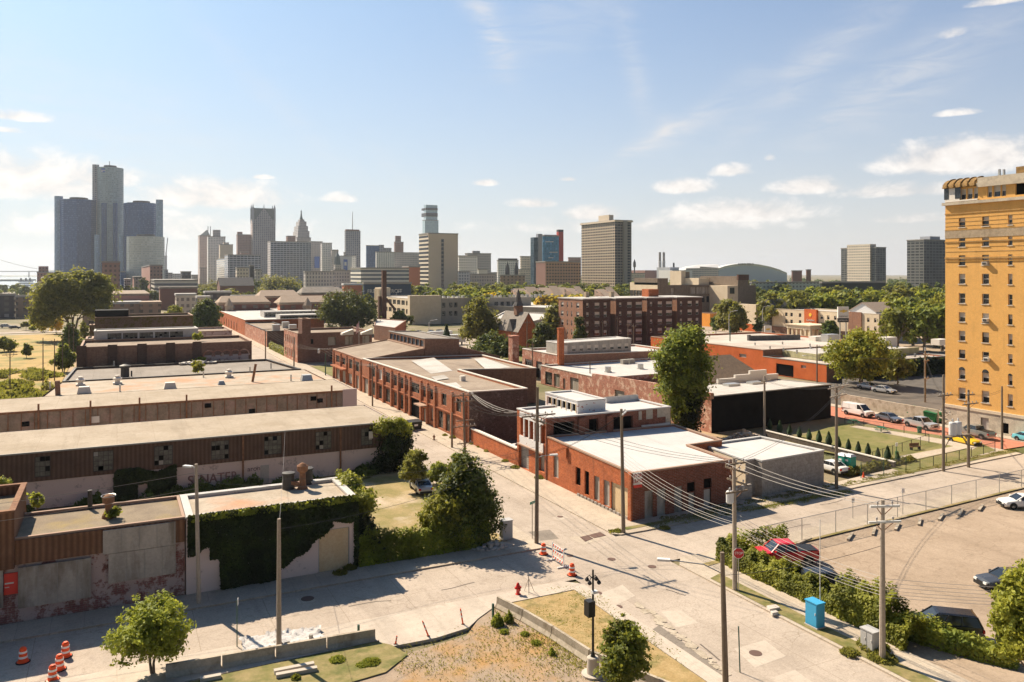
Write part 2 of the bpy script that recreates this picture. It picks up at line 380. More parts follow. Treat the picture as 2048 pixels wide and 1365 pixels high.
# ------------------------------------------------------------------ world, sun, camera
ELEV = 42.; AZ = 18.65      # sun bearing: degrees west (-x) of the +y street axis
sx, sy = -math.sin(math.radians(AZ)), math.cos(math.radians(AZ))
w = bpy.data.worlds.new('World'); sc.world = w; w.use_nodes = True
wt = w.node_tree; bg = wt.nodes['Background']
def wn(ty, ins=None, **kw):
    nd = wt.nodes.new(ty)
    for k, v in kw.items(): setattr(nd, k, v)
    for k, v in (ins or {}).items():
        if isinstance(v, bpy.types.NodeSocket): wt.links.new(v, nd.inputs[k])
        else: nd.inputs[k].default_value = v
    return nd
def wm(op, a, b=0., c=0.): return wn('ShaderNodeMath', {0: a, 1: b, 2: c}, operation=op).outputs[0]
def wmix(f, a, b):
    nd = wn('ShaderNodeMix', {0: f}, data_type='RGBA')
    for i, v in ((6, a), (7, b)):
        if isinstance(v, bpy.types.NodeSocket): wt.links.new(v, nd.inputs[i])
        else: nd.inputs[i].default_value = (*v, 1)
    return nd.outputs[2]
sky = wn('ShaderNodeTexSky', sky_type='NISHITA', sun_disc=False, sun_elevation=math.radians(ELEV), sun_rotation=math.radians(-AZ), altitude=0., air_density=1., dust_density=1.6, ozone_density=1.3)
tc = wn('ShaderNodeTexCoord').outputs['Generated']
def dot(v): return wn('ShaderNodeVectorMath', {0: tc, 1: v}, operation='DOT_PRODUCT').outputs['Value']
fw, rt = dot((S_, C_, 0)), dot((C_, -S_, 0)); el = wn('ShaderNodeSeparateXYZ', {0: tc}).outputs[2]
az = wm('ARCTAN2', rt, fw); elv = wm('ARCSINE', el)
def ae(u, v):
    k = (u-1024)/FPX; m = (VH-v)/FPX; return math.atan(k), math.atan(m/math.hypot(1, k))
px = 1/FPX
def field(patches, flat=2.4):
    out = None
    for u, v, ru, rv, amp in patches:
        a, e = ae(u, v)
        dx = wm('MULTIPLY', wm('SUBTRACT', az, a), 1/(ru*px*.9)); dz = wm('MULTIPLY', wm('SUBTRACT', elv, e), 1/(rv*px*.9))
        dz = wm('MAXIMUM', dz, wm('MULTIPLY', dz, -flat))
        d = wm('SUBTRACT', amp, wm('ADD', wm('MULTIPLY', dx, dx), wm('MULTIPLY', dz, dz)))
        out = d if out is None else wm('MAXIMUM', out, d)
    return out
vec = wn('ShaderNodeCombineXYZ', {0: az, 1: wm('MULTIPLY', elv, 1.6), 2: .37}).outputs[0]
n1 = wn('ShaderNodeTexNoise', {'Vector': vec, 'Scale': 22., 'Detail': 9, 'Roughness': .62, 'Distortion': .3}).outputs[0]
n2 = wn('ShaderNodeTexNoise', {'Vector': vec, 'Scale': 7., 'Detail': 8, 'Roughness': .55}).outputs[0]
cum = [(1368, 378, 75, 27, 1.), (1925, 325, 165, 56, 1.1), (972, 368, 34, 14, .9), (1138, 360, 24, 9, .9), (1068, 410, 66, 20, .9), (1190, 432, 85, 30, 1.), (1462, 345, 60, 26, .75),
       (1620, 378, 90, 30, .95), (1800, 385, 150, 28, .8), (1480, 432, 190, 42, .95), (1905, 70, 42, 20, .6), (1995, 5, 60, 14, .9), (1915, 228, 56, 12, .7), (1820, 440, 110, 22, .6), (1540, 318, 18, 14, .6),
       (30, 235, 70, 18, .85), (10, 262, 40, 9, .7), (60, 370, 190, 70, 1.0), (180, 360, 110, 50, .9), (430, 400, 180, 54, 1.0), (680, 400, 50, 20, .7), (525, 356, 26, 8, .9), (1270, 455, 500, 40, .5), (300, 460, 420, 60, .6)]
F = wm('ADD', field(cum), wm('MULTIPLY', wm('SUBTRACT', n1, .5), 3.0))
cm = wn('ShaderNodeMapRange', {0: F, 1: -.15, 2: 1.05}, interpolation_type='SMOOTHSTEP').outputs[0]
# thin cirrus: stretched noise kept to a few long wisps
def wisps(ps):
    out = None
    for u, v, L, Wd, ang, amp in ps:
        a, e = ae(u, v); c, s = math.cos(math.radians(ang)), math.sin(math.radians(ang))
        dx = wm('SUBTRACT', az, a); dz = wm('SUBTRACT', elv, e)
        p = wm('MULTIPLY', wm('ADD', wm('MULTIPLY', dx, c), wm('MULTIPLY', dz, s)), 1/(L*px)); q = wm('MULTIPLY', wm('SUBTRACT', wm('MULTIPLY', dz, c), wm('MULTIPLY', dx, s)), 1/(Wd*px))
        q = wm('ADD', q, wm('MULTIPLY', wm('SUBTRACT', n2, .5), 2.2))
        g = wm('MULTIPLY', wm('EXPONENT', wm('MULTIPLY', wm('ADD', wm('MULTIPLY', p, p), wm('MULTIPLY', q, q)), -1.6)), amp)
        out = g if out is None else wm('ADD', out, g)
    return out
ci = wisps([(985, 75, 90, 34, 120, .85), (960, 10, 60, 30, 150, .5), (1268, 130, 130, 26, 98, .5), (1120, 60, 200, 90, 20, .3), (1300, 285, 100, 18, 28, .75), (1400, 235, 150, 30, 33, .6), (1325, 250, 22, 26, 90, .6),
            (1620, 140, 260, 40, 38, .5), (1730, 200, 160, 44, 35, .55), (1900, 100, 260, 60, 30, .4), (560, 210, 260, 26, -42, .25), (790, 340, 90, 24, -50, .25), (150, 250, 380, 120, -10, .35)])
nz = wn('ShaderNodeTexNoise', {'Vector': wn('ShaderNodeMapping', {'Vector': vec, 'Rotation': (0, 0, -.6), 'Scale': (1., 3.2, 1.)}).outputs[0], 'Scale': 9., 'Detail': 9, 'Roughness': .65, 'Distortion': .8}).outputs[0]
ci = wm('MULTIPLY', ci, wn('ShaderNodeMapRange', {0: nz, 1: .32, 2: .68}).outputs[0])
ci = wm('MINIMUM', ci, 1.)
SKY_STR = .0535
scol = wn('ShaderNodeVectorMath', {0: sky.outputs[0], 1: (.52, .93, 1.26)}, operation='MULTIPLY').outputs[0]
back = wn('ShaderNodeMapRange', {0: fw, 1: -.25, 2: .45}, interpolation_type='SMOOTHSTEP').outputs[0]   # the half of the sky away from the sun is dimmer
hz = wm('MULTIPLY', wm('EXPONENT', wm('MULTIPLY', wm('MAXIMUM', elv, 0.), -5.2)), wm('ADD', .25, wm('MULTIPLY', back, .75)))
left = wn('ShaderNodeMapRange', {0: az, 1: -.9, 2: .75, 3: 1., 4: .1}).outputs[0]
scol = wmix(wm('MULTIPLY', hz, .93), scol, (9.3, 8.45, 7.8))
scol = wmix(wm('MULTIPLY', wm('MULTIPLY', left, wm('EXPONENT', wm('MULTIPLY', wm('MAXIMUM', elv, 0.), -1.7))), .6), scol, (6.9, 7.75, 8.3))
scol = wmix(wm('MULTIPLY', ci, .85), scol, (8.6, 8.3, 8.1))
ccol = wmix(wn('ShaderNodeMapRange', {0: n1, 1: .35, 2: .62}).outputs[0], (8.4, 7.7, 7.2), (11.0, 10.4, 9.8))
scol = wmix(wm('MULTIPLY', cm, .9), scol, ccol)
scol = wn('ShaderNodeVectorMath', {0: scol, 3: wm('ADD', .5, wm('MULTIPLY', back, .56))}, operation='SCALE').outputs[0]
wt.links.new(scol, bg.inputs[0]); bg.inputs[1].default_value = SKY_STR
w.cycles.sampling_method = 'MANUAL'; w.cycles.sample_map_resolution = 512
sl = bpy.data.lights.new('sun', 'SUN'); sl.energy = 5.; sl.angle = math.radians(.5); sl.color = (1., .85, .655)
so = bpy.data.objects.new('sun', sl); COL.objects.link(so)
from mathutils import Vector, Matrix
sd = Vector((sx*math.cos(math.radians(ELEV)), sy*math.cos(math.radians(ELEV)), math.sin(math.radians(ELEV))))
so.rotation_euler = sd.to_track_quat('Z', 'Y').to_euler(); so.location = (0, 0, 300)
cd = bpy.data.cameras.new('camera'); co = bpy.data.objects.new('camera', cd); COL.objects.link(co)
cd.sensor_width = 36; cd.lens = FPX/2048*36; cd.shift_y = -(682.5-VH)/2048; cd.clip_start = .5; cd.clip_end = 30000
co.location = (0, 0, CH); co.rotation_euler = (math.radians(90), 0, -TH)
sc.camera = co
sc.view_settings.view_transform = 'Standard'; sc.view_settings.look = 'None'; sc.view_settings.gamma = 1.; sc.view_settings.exposure = .84
sc.cycles.use_adaptive_sampling = True; sc.cycles.adaptive_threshold = .02
sc.cycles.max_bounces = 5; sc.cycles.diffuse_bounces = 2; sc.cycles.glossy_bounces = 2; sc.cycles.transmission_bounces = 3; sc.cycles.transparent_max_bounces = 6; sc.cycles.volume_bounces = 0
sc.cycles.use_denoising = True
# the air: even haze round the whole place
hzm = bpy.data.materials.new('haze'); hzm.use_nodes = True; ht_ = hzm.node_tree; ht_.nodes.remove(ht_.nodes['Principled BSDF'])
vol = ht_.nodes.new('ShaderNodeVolumePrincipled'); vol.inputs['Color'].default_value = (.84, .91, 1., 1); vol.inputs['Density'].default_value = 6e-5; vol.inputs['Anisotropy'].default_value = .35
ht_.links.new(vol.outputs[0], ht_.nodes['Material Output'].inputs['Volume'])
hb_ = MB().box(-EX-20, -320, -1.2, EX+20, EX*1.2+20, 262); hme = bpy.data.meshes.new('haze'); hme.from_pydata(hb_.v, [], hb_.f); hme.materials.append(hzm); ho = link('haze', hme); tag(ho, 'thin pale haze softening the far skyline', 'haze', kind='stuff')
# ------------------------------------------------------------------ walls, openings, windows
plain('glass_dark', (.035, .04, .045), .12, spec=.6)
plain('glass_blue', (.08, .12, .17), .15, spec=.6)
plain('interior_black', (.006, .005, .005), .9, spec=.05)
plain('frame_white', (.72, .68, .62), .6)
plain('frame_dark', (.05, .045, .04), .6)
plain('frame_grey', (.32, .30, .27), .7)
plain('stone_trim', (.58, .50, .40), .85)
plain('coping_pale', (.72, .66, .58), .8)
plain('coping_tile', (.38, .25, .18), .85)
plain('blind', (.62, .56, .48), .8)
noisy('boards', (.36, .32, .275), (.46, .41, .355), 1., st=(1, 1, .25), fine=5, c3=(.20, .165, .13), s3=.7)
noisy('plywood', (.62, .45, .26), (.68, .52, .32), .8, st=(1, 1, .3), fine=4)
plain('pale_pane', (.36, .33, .28), .4)
noisy('dirty_pane', (.10, .095, .08), (.22, .205, .17), 1.6, rough=.35, fine=5)
noisy('metal_door', (.42, .38, .34), (.5, .45, .4), .8)
noisy('rust', (.20, .10, .06), (.30, .16, .09), 2.)
plain('galvanised', (.5, .5, .48), .4, .6)
WIN = {}
WM = {'dh': ('glass_dark', 'frame_white'), 'dhd': ('glass_dark', 'frame_dark'), 'steel': ('dirty_pane', 'frame_dark'), 'board': ('boards', 'boards'), 'pale': ('blind', 'frame_white'),
      'ply': ('plywood', 'frame_grey'), 'hole': ('interior_black', 'frame_dark'), 'door': ('metal_door', 'frame_dark'), 'garage': ('frame_white', 'frame_grey'), 'shutter': ('metal_door', 'frame_grey'),
      'glass': ('glass_dark', 'frame_grey'), 'blue': ('glass_blue', 'frame_dark'), 'hole2': ('glass_dark', 'frame_white')}
def win_mesh(w, h, st, arch=False):
    key = (round(w, 2), round(h, 2), st, arch)
    if key in WIN: return WIN[key]
    a, b = WM[st]; mb = MB(); x = w/2
    mb.poly([(-x, .04, 0), (x, .04, 0), (x, .04, h), (-x, .04, h)], 0)
    fw = .07 if w > .7 else .05
    if st != 'hole':
        for bx in ((-x, 0, -x+fw, h), (x-fw, 0, x, h), (-x+fw, 0, x-fw, fw), (-x+fw, h-fw, x-fw, h)): mb.box(bx[0], -.02, bx[1], bx[2], .03, bx[3], 1)
    if st in ('dh', 'dhd', 'hole2'):
        mb.box(-x+fw, -.03, h*.5-.04, x-fw, .02, h*.5+.04, 1)
        if st != 'hole2': mb.poly([(-x+fw, .035, h*.5), (x-fw, .035, h*.5), (x-fw, .035, h-fw), (-x+fw, .035, h-fw)], 2)
    if st in ('steel', 'glass', 'blue', 'garage'):
        nx = max(1, int(round(w/(.55 if st == 'steel' else 1.))))
        nz = max(1, int(round(h/(.5 if st == 'steel' else .9))))
        for i in range(1, nx): mb.box(-x+w*i/nx-.02, 0, 0, -x+w*i/nx+.02, .03, h, 1)
        for j in range(1, nz): mb.box(-x, 0, h*j/nz-.02, x, .028, h*j/nz+.02, 1)
        if st == 'steel':       # broken and replaced panes
            for k in range(nx*nz//4):
                i, j = R.randrange(nx), R.randrange(nz)
                mb.poly([(-x+w*i/nx, .034, h*j/nz), (-x+w*(i+1)/nx, .034, h*j/nz), (-x+w*(i+1)/nx, .034, h*(j+1)/nz), (-x+w*i/nx, .034, h*(j+1)/nz)], 3 if R.random() < .75 else 2)
        if st == 'garage':
            for i in range(nx): mb.poly([(-x+w*i/nx+.1, .03, h*.62), (-x+w*(i+1)/nx-.1, .03, h*.62), (-x+w*(i+1)/nx-.1, .03, h*.82), (-x+w*i/nx+.1, .03, h*.82)], 3)
    if st == 'shutter':
        for j in range(int(h/.25)): mb.box(-x+fw, .0, j*.25, x-fw, .036, j*.25+.04, 1)
    WIN[key] = mb.mesh('window', [a, b, 'blind' if st != 'steel' else 'pale_pane', 'interior_black'])
    return WIN[key]
SILL = {}
def sill_mesh(w):
    k = round(w, 2)
    if k not in SILL: SILL[k] = MB().box(-w/2-.12, -.36, -.14, w/2+.12, -.02, 0).mesh('sill', 'stone_trim')
    return SILL[k]
NAME = {'door': 'door', 'garage': 'garage_door', 'shutter': 'rolling_door', 'hole': 'opening', 'board': 'boarded_window', 'ply': 'plywood_door'}
def face(mb, P0, P1, z0, z1, holes=(), m=0, depth=.28, par=None, z1b=None, sills=False):
    """wall from P0 to P1 (outside on the right hand), with real recessed openings"""
    x0, y0 = P0; x1, y1 = P1; L = math.hypot(x1-x0, y1-y0)
    if L < 1e-6: return
    dx, dy = (x1-x0)/L, (y1-y0)/L; nx, ny = dy, -dx; ang = math.atan2(dy, dx)
    def pt(s, z, q=0.): return (x0+dx*s-nx*q, y0+dy*s-ny*q, z)
    top = z1 if z1b is None else min(z1, z1b)
    hs = []
    for h in holes:
        s0, s1, a, b, st = h[:5]
        s0 = max(.02, s0); s1 = min(L-.02, s1); a = max(z0, a); b = min(top-.02, b)
        if s1-s0 > .1 and b-a > .1: hs.append((s0, s1, a, b, st))
    xs = sorted({0., L, *[h[0] for h in hs], *[h[1] for h in hs]})
    for a, b in zip(xs, xs[1:]):
        if b-a < 1e-5: continue
        sp = sorted((h[2], h[3]) for h in hs if h[0] < (a+b)/2 < h[1]); z = z0
        for q0, q1 in sp:
            if q0 > z+1e-4: mb.poly([pt(a, z), pt(b, z), pt(b, q0), pt(a, q0)], m)
            z = max(z, q1)
        if top > z+1e-4: mb.poly([pt(a, z), pt(b, z), pt(b, top), pt(a, top)], m)
    if z1b is not None and abs(z1-z1b) > 1e-4:
        mb.poly([pt(0, top), pt(L, top)]+([pt(L, z1b)] if z1b > top else [])+([pt(0, z1)] if z1 > top else []), m)
    for s0, s1, a, b, st in hs:
        d = depth
        for q in ([pt(s0, a), pt(s0, b), pt(s0, b, d), pt(s0, a, d)], [pt(s1, b), pt(s1, a), pt(s1, a, d), pt(s1, b, d)],
                  [pt(s0, b), pt(s1, b), pt(s1, b, d), pt(s0, b, d)], [pt(s1, a), pt(s0, a), pt(s0, a, d), pt(s1, a, d)]): mb.poly(q, m)
        if par is not None:
            p = pt((s0+s1)/2, a, d-.06)
            o = link(NAME.get(st, 'window'), win_mesh(s1-s0, b-a, st), par, (p[0]-par.location.x, p[1]-par.location.y, a-par.location.z), ang)
            if sills: link('sill', sill_mesh(s1-s0), o, (0, .02-d+.3, 0))
        else:
            q = pt((s0+s1)/2, a, d-.06)
def row(s0, s1, n, w, z0, z1, st='dh', jit=None):
    p = (s1-s0)/n
    return [(s0+p*(i+.5)-w/2, s0+p*(i+.5)+w/2, z0, z1, (R.choice(jit) if jit else st)) for i in range(n)]
def inset(poly, d):
    n = len(poly); out = []
    for i in range(n):
        a, b, c = np.array(poly[i-1]), np.array(poly[i]), np.array(poly[(i+1) % n])
        e1 = (b-a)/np.linalg.norm(b-a); e2 = (c-b)/np.linalg.norm(c-b)
        n1 = np.array((-e1[1], e1[0])); n2 = np.array((-e2[1], e2[0])); bi = n1+n2; bi /= max(1e-6, np.dot(bi, n1))
        out.append(tuple(b+bi*d))
    return out
def building(name, label, poly, h, wall='brick_red', roof='roof_grey', holes=None, par=.45, coping='coping_tile', z0=0., group=None, walls=None, wins=True, sills=False, cat='building', pt=.3, depth=.28, trim=True):
    """flat roofed building on a counter-clockwise footprint; h may be a list (sloping roof)"""
    n = len(poly); hs = list(h) if isinstance(h, (list, tuple)) else [h]*n
    cx = sum(p[0] for p in poly)/n; cy = sum(p[1] for p in poly)/n
    r = root(name, label, cat, (cx, cy, z0), 0, group)
    mats = [wall]+[w_ for w_ in (walls or {}).values() if w_ != wall]
    mb = MB()
    for i in range(n):
        j = (i+1) % n; wm_ = (walls or {}).get(i, wall)
        face(mb, poly[i], poly[j], z0, hs[i], (holes or {}).get(i, ()), mats.index(wm_), par=r if wins else None, z1b=hs[j], sills=sills, depth=depth)
    ip = inset(poly, pt)
    if par > 0:
        for i in range(n):
            j = (i+1) % n
            mb.poly([(*ip[j], hs[j]-par), (*ip[i], hs[i]-par), (*ip[i], hs[i]), (*ip[j], hs[j])], 0)
    mb.build('wall', mats, r)
    MB().poly([(*p, hs[i]-par) for i, p in enumerate(ip)]).build('roof', roof, r)
    if trim:
        op = inset(poly, -.06); i2 = inset(poly, pt+.05); mb = MB()
        for i in range(n):
            j = (i+1) % n; a, b, c, d = op[i], op[j], i2[j], i2[i]; t = .14
            mb.add([(*a, hs[i]-.02), (*b, hs[j]-.02), (*c, hs[j]-.02), (*d, hs[i]-.02), (*a, hs[i]+t), (*b, hs[j]+t), (*c, hs[j]+t), (*d, hs[i]+t)], [(3,2,1,0),(4,5,6,7),(0,1,5,4),(2,3,7,6)])
        mb.build('coping', coping, r)
    return r
def text(name, s, size, loc, rz, mat, parent, ext=.02, tilt=90., sx=1.):
    cu = bpy.data.curves.new(name, 'FONT'); cu.body = s; cu.size = size; cu.extrude = ext; cu.align_x = 'CENTER'; cu.align_y = 'CENTER'
    tmp = bpy.data.objects.new('t', cu); COL.objects.link(tmp); dg = bpy.context.evaluated_depsgraph_get()
    me = bpy.data.meshes.new_from_object(tmp.evaluated_get(dg)); bpy.data.objects.remove(tmp); me.materials.clear(); me.materials.append(M(mat))
    p = parent.location if parent and parent.type == 'EMPTY' else (0, 0, 0)
    o = bpy.data.objects.new(name, me); COL.objects.link(o); o.parent = parent
    o.location = (loc[0]-p[0], loc[1]-p[1], loc[2]-p[2]); o.rotation_euler = (math.radians(tilt), 0, rz); o.scale = (sx, 1, 1)
    return o
# wall and roof materials
brick('brick_red', (.52, .17, .085), (.40, .12, .06), da=.35)
brick('brick_orange', (.58, .165, .06), (.44, .11, .04), mortar=(.46, .25, .16), da=.5)
brick('brick_dark', (.12, .065, .05), (.085, .045, .035), mortar=(.2, .16, .13), da=.3)
brick('brick_brown', (.30, .155, .10), (.24, .12, .075), da=.3)
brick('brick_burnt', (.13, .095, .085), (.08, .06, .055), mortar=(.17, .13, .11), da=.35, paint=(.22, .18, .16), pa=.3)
brick('brick_pink_paint', (.42, .22, .17), (.36, .18, .14), paint=(.62, .48, .44), pa=.62, da=.3)
brick('brick_peeling', (.30, .12, .10), (.24, .09, .08), paint=(.46, .35, .32), pa=.5, da=.6)
brick('brick_salmon', (.58, .25, .17), (.50, .19, .12), paint=(.66, .45, .34), pa=.4, da=.2)
brick('brick_whitewash', (.60, .47, .42), (.52, .40, .36), mortar=(.4, .32, .28), dirt=(.2, .15, .12), da=.4, paint=(.70, .56, .50), pa=.7)
brick('brick_yellow', (.84, .475, .15), (.79, .43, .125), mortar=(.68, .40, .15), dirt=(.50, .28, .10), da=.4, bw=.3, bh=.09, mot=.3)
brick('brick_tan', (.50, .40, .28), (.44, .34, .23), mortar=(.4, .33, .25), da=.3)
brick('block_grey', (.36, .32, .285), (.43, .385, .345), mortar=(.28, .25, .22), dirt=(.24, .215, .19), da=.45, bw=.8, bh=.4)
brick('block_dark', (.14, .115, .10), (.19, .155, .13), mortar=(.08, .07, .06), da=.3, bw=.8, bh=.4)
noisy('stucco_cream', (.68, .56, .40), (.74, .62, .46), .5, fine=4)
noisy('stucco_grey', (.40, .35, .28), (.46, .40, .33), .5, fine=4, c3=(.30, .26, .21), s3=.2)
noisy('limestone', (.60, .50, .37), (.68, .58, .44), .6, fine=4)
asphalt('roof_white', (.50, .48, .455), (.57, .55, .525), crack=(.38, .35, .31), scale=.2, cs=.06, fa=.2, cw=.004, seam=3.2, st=.5)
asphalt('roof_cream', (.35, .285, .21), (.44, .37, .29), crack=(.25, .19, .13), scale=.2, cs=.08, fa=.35, cw=.004, seam=2.9)
asphalt('roof_grey', (.25, .22, .19), (.33, .29, .25), crack=(.12, .1, .085), scale=.2, cs=.1, fa=.4, cw=.008, seam=3.)
noisy('roof_light_grey', (.46, .43, .40), (.56, .53, .49), .3, fine=3, c3=(.38, .35, .31), s3=.15)
asphalt('roof_brown', (.27, .21, .16), (.36, .29, .225), crack=(.15, .115, .09), scale=.2, cs=.1, fa=.4, cw=.008, seam=3.)
noisy('roof_gravel', (.20, .155, .11), (.27, .215, .15), .6, fine=9, fa=.6, c3=(.30, .225, .09), s3=.25)
noisy('roof_patchy', (.37, .305, .23), (.46, .39, .31), .35, fine=4, c3=(.50, .27, .16), s3=.16)
noisy('shingle', (.19, .145, .105), (.25, .19, .135), 1.5, fine=6)
noisy('shingle_tan', (.38, .29, .22), (.44, .34, .26), 1.2, fine=5)
noisy('slate_dark', (.10, .095, .095), (.15, .14, .135), 1.2, fine=5)
corrug('corrugated_brown', (.115, .07, .05), (.17, .105, .075), .45, rust=(.06, .035, .028))
corrug('corrugated_rust', (.24, .125, .07), (.14, .07, .04), .4, rust=(.10, .045, .025))
corrug('corrugated_grey', (.46, .43, .39), (.55, .515, .47), 1.6, rust=(.38, .35, .31))
corrug('siding_grey', (.42, .385, .34), (.48, .44, .39), .9)
noisy('panel_wall', (.22, .175, .135), (.31, .25, .195), .8, fine=4, c3=(.36, .25, .21), s3=.5)
noisy('black_paint', (.004, .004, .005), (.009, .008, .008), .8, fine=3, fa=.3)
asphalt('white_membrane', (.55, .535, .52), (.60, .585, .57), crack=(.42, .40, .38), scale=.3, cs=.07, fa=.12, cw=.003, seam=2.4, st=.35)
plain('stucco_pink', (.56, .44, .41), .9)
plain('poster_red', (.72, .05, .03), .6)
plain('graffiti_dark', (.16, .09, .085), .8); plain('graffiti_red', (.36, .20, .17), .8)
brick('brick_mossy', (.17, .10, .06), (.13, .075, .045), da=.3, paint=(.10, .085, .02), pa=.42)
brick('brick_red_shaded', (.28, .085, .045), (.2, .06, .03), da=.5)  # red brick darkened for walls away from the sun, shade put into its colour
plain('poster_dark', (.45, .04, .02), .6)
DEFS['house_wrap'] = lambda n: (lambda t: t.done(t.mix(t.math('GREATER_THAN', t.n('ShaderNodeTexNoise', {'Vector': t.pos((1, 1, 2.2)), 'Scale': 2.6, 'Detail': 1}).outputs[0], .68), (.78, .76, .74), (.45, .16, .12)), .6))(NT(n))
brick('brick_orange2', (.48, .17, .085), (.36, .12, .06), mortar=(.42, .25, .16), da=.35)
brick('brick_dark2', (.25, .115, .08), (.19, .085, .06), da=.3)
brick('brick_salmon2', (.42, .21, .13), (.35, .165, .10), da=.3)
brick('brick_taupe', (.26, .205, .155), (.215, .165, .125), da=.25)
brick('brick_yellow_dark', (.60, .34, .10), (.5, .28, .08), da=.3)
noisy('paint_orange', (.56, .14, .04), (.47, .105, .03), .4, fine=3, fa=.2, c3=(.62, .15, .05), s3=.12)
noisy('paint_orange2', (.78, .33, .06), (.72, .29, .05), .4, fine=3, fa=.2)
noisy('parapet_green', (.34, .32, .17), (.44, .41, .25), .6, st=(1, 1, .3))
noisy('roof_patchy2', (.46, .40, .34), (.58, .52, .45), .12, fine=3, c3=(.38, .32, .27), s3=.07)
noisy('slate_grey', (.21, .185, .165), (.27, .24, .21), 1., fine=4)
noisy('stucco_grey2', (.38, .33, .27), (.44, .385, .31), .15, fine=3)
noisy('limestone_grey', (.50, .43, .33), (.58, .51, .41), .7, fine=4, c3=(.36, .31, .25), s3=.6)
noisy('tile_ochre', (.34, .21, .08), (.20, .12, .05), 1.5, fine=5)
noisy('rust_dark', (.11, .06, .045), (.15, .085, .06), .6)
plain('tarp_blue', (.30, .42, .60), .6); plain('sign_yellow', (.9, .55, .05), .5); plain('sign_gold', (.75, .5, .08), .5)
tower_mat('stair_glass', (.16, .13, .10), (.03, .035, .04), 1.2, 1.1, .85, .8, .5)
T = tower_mat
plain('t_roof', (.30, .28, .26), .8); plain('t_dark', (.06, .06, .07), .6)
T('tm_blue', (.035, .095, .24), (.02, .065, .19), 2.2, 3.6, .8, .6, .45, gl=.3)
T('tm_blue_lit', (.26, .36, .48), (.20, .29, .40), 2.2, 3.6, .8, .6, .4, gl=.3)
T('tm_hotel', (0.312, 0.388, 0.413), (0.208, 0.273, 0.299), 2.6, 3.5, .8, .55, .5, gl=.25)
T('tm_pale_glass', (0.56, 0.588, 0.532), (0.42, 0.462, 0.434), 3., 3.6, .8, .5, .4, gl=.25)
T('tm_grey', (0.522, 0.478, 0.464), (0.168, 0.168, 0.192), 3., 3.8, .5, .55, .5)
T('tm_grey2', (0.405, 0.392, 0.405), (0.12, 0.132, 0.168), 4.2, 3.8, .62, .7, .4)
T('tm_pink', (0.588, 0.462, 0.42), (0.192, 0.156, 0.168), 3., 3.6, .45, .5, .4)
T('tm_brown', (0.36, 0.216, 0.18), (0.14, 0.1, 0.1), 3.2, 3.6, .5, .5, .4)
T('tm_stone', (0.56, 0.518, 0.49), (0.18, 0.18, 0.204), 3., 3.8, .5, .6, .4)
T('tm_cream', (0.728, 0.637, 0.533), (0.216, 0.192, 0.18), 3., 3.8, .55, .5, .4)
T('tm_stripe', (0.775, 0.725, 0.65), (0.084, 0.096, 0.12), 60., 3.9, 1., .5, .2)
T('tm_slab', (0.54, 0.558, 0.612), (0.045, 0.06, 0.09), 5.0, 3.2, .86, .66, .55)
T('tm_dark', (.09, .09, .11), (.04, .05, .07), 4., 3.2, .7, .6, .8)
T('tm_concrete', (0.725, 0.609, 0.478), (0.725, 0.609, 0.478), 30., 4., 1., .06, .0)
T('tm_balcony', (0.759, 0.667, 0.54), (0.03, 0.03, 0.035), 40., 4.6, 1., .56, .1)
T('tm_window_strip', (.30, .26, .22), (.03, .035, .05), 30., 4.6, 1., .66, .4)
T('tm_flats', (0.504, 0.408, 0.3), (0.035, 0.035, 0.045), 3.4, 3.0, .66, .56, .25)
T('tm_flats_shaded', (.24, .21, .19), (.04, .045, .06), 4.2, 3.0, .75, .5, .4)  # tower face turned from the sun, its shade is part of the wall colour
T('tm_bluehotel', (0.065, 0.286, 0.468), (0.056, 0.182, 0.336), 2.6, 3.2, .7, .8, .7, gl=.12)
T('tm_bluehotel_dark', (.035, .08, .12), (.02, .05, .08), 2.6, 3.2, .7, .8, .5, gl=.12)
T('tm_brick_band', (0.65, 0.39, 0.247), (0.09, 0.06, 0.05), 3.4, 3.3, .66, .55, .3)
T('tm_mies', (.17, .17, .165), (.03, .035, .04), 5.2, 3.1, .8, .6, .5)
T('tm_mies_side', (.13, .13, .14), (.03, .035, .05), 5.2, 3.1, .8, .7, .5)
T('tm_white', (0.825, 0.8, 0.775), (0.196, 0.21, 0.238), 3.2, 3.4, .5, .55, .4)
T('tm_glass_light', (0.468, 0.624, 0.702), (0.338, 0.494, 0.585), 2.4, 3.8, .8, .6, .4, gl=.15)
T('tm_parking', (0.8, 0.75, 0.675), (0.12, 0.132, 0.156), 80., 3.6, 1., .5, .2)
T('tm_shop', (.40, .27, .20), (.10, .08, .07), 4.5, 3.3, .4, .5, .5)
T('tm_townhouse', (.24, .10, .075), (.12, .10, .09), 5.5, 3.2, .4, .5, .9)
T('tm_condo', (.34, .25, .19), (.07, .065, .07), 4.4, 3.2, .5, .55, .7)
T('tm_condo_dark', (.11, .10, .11), (.16, .15, .15), 4.4, 3.2, .5, .55, .9)
plain('t_red', (.48, .055, .04), .6); plain('t_greyslab', (.36, .38, .42), .7); plain('t_copper', (.14, .17, .17), .6); plain('t_bluepanel', (.05, .12, .42), .5); plain('t_whitewall', (.66, .65, .64), .8)
plain('t_brick', (.26, .14, .115), .9); plain('t_pinkbrick', (.42, .22, .18), .9); plain('steel_light', (.55, .55, .54), .5)
plain('t_stadium', (.46, .53, .60), .7); plain('t_stadium_rim', (.72, .76, .80), .6); plain('t_stadium_roof', (.66, .65, .63), .6)
plain('t_orangebrick', (.60, .22, .13), .9)
plain('t_navy', (.03, .06, .12), .6)
T('tm_pale_flats', (0.546, 0.598, 0.546), (0.144, 0.156, 0.156), 4., 3.1, .5, .5, .5)
plain('t_darkgreen', (.05, .06, .05), .8)
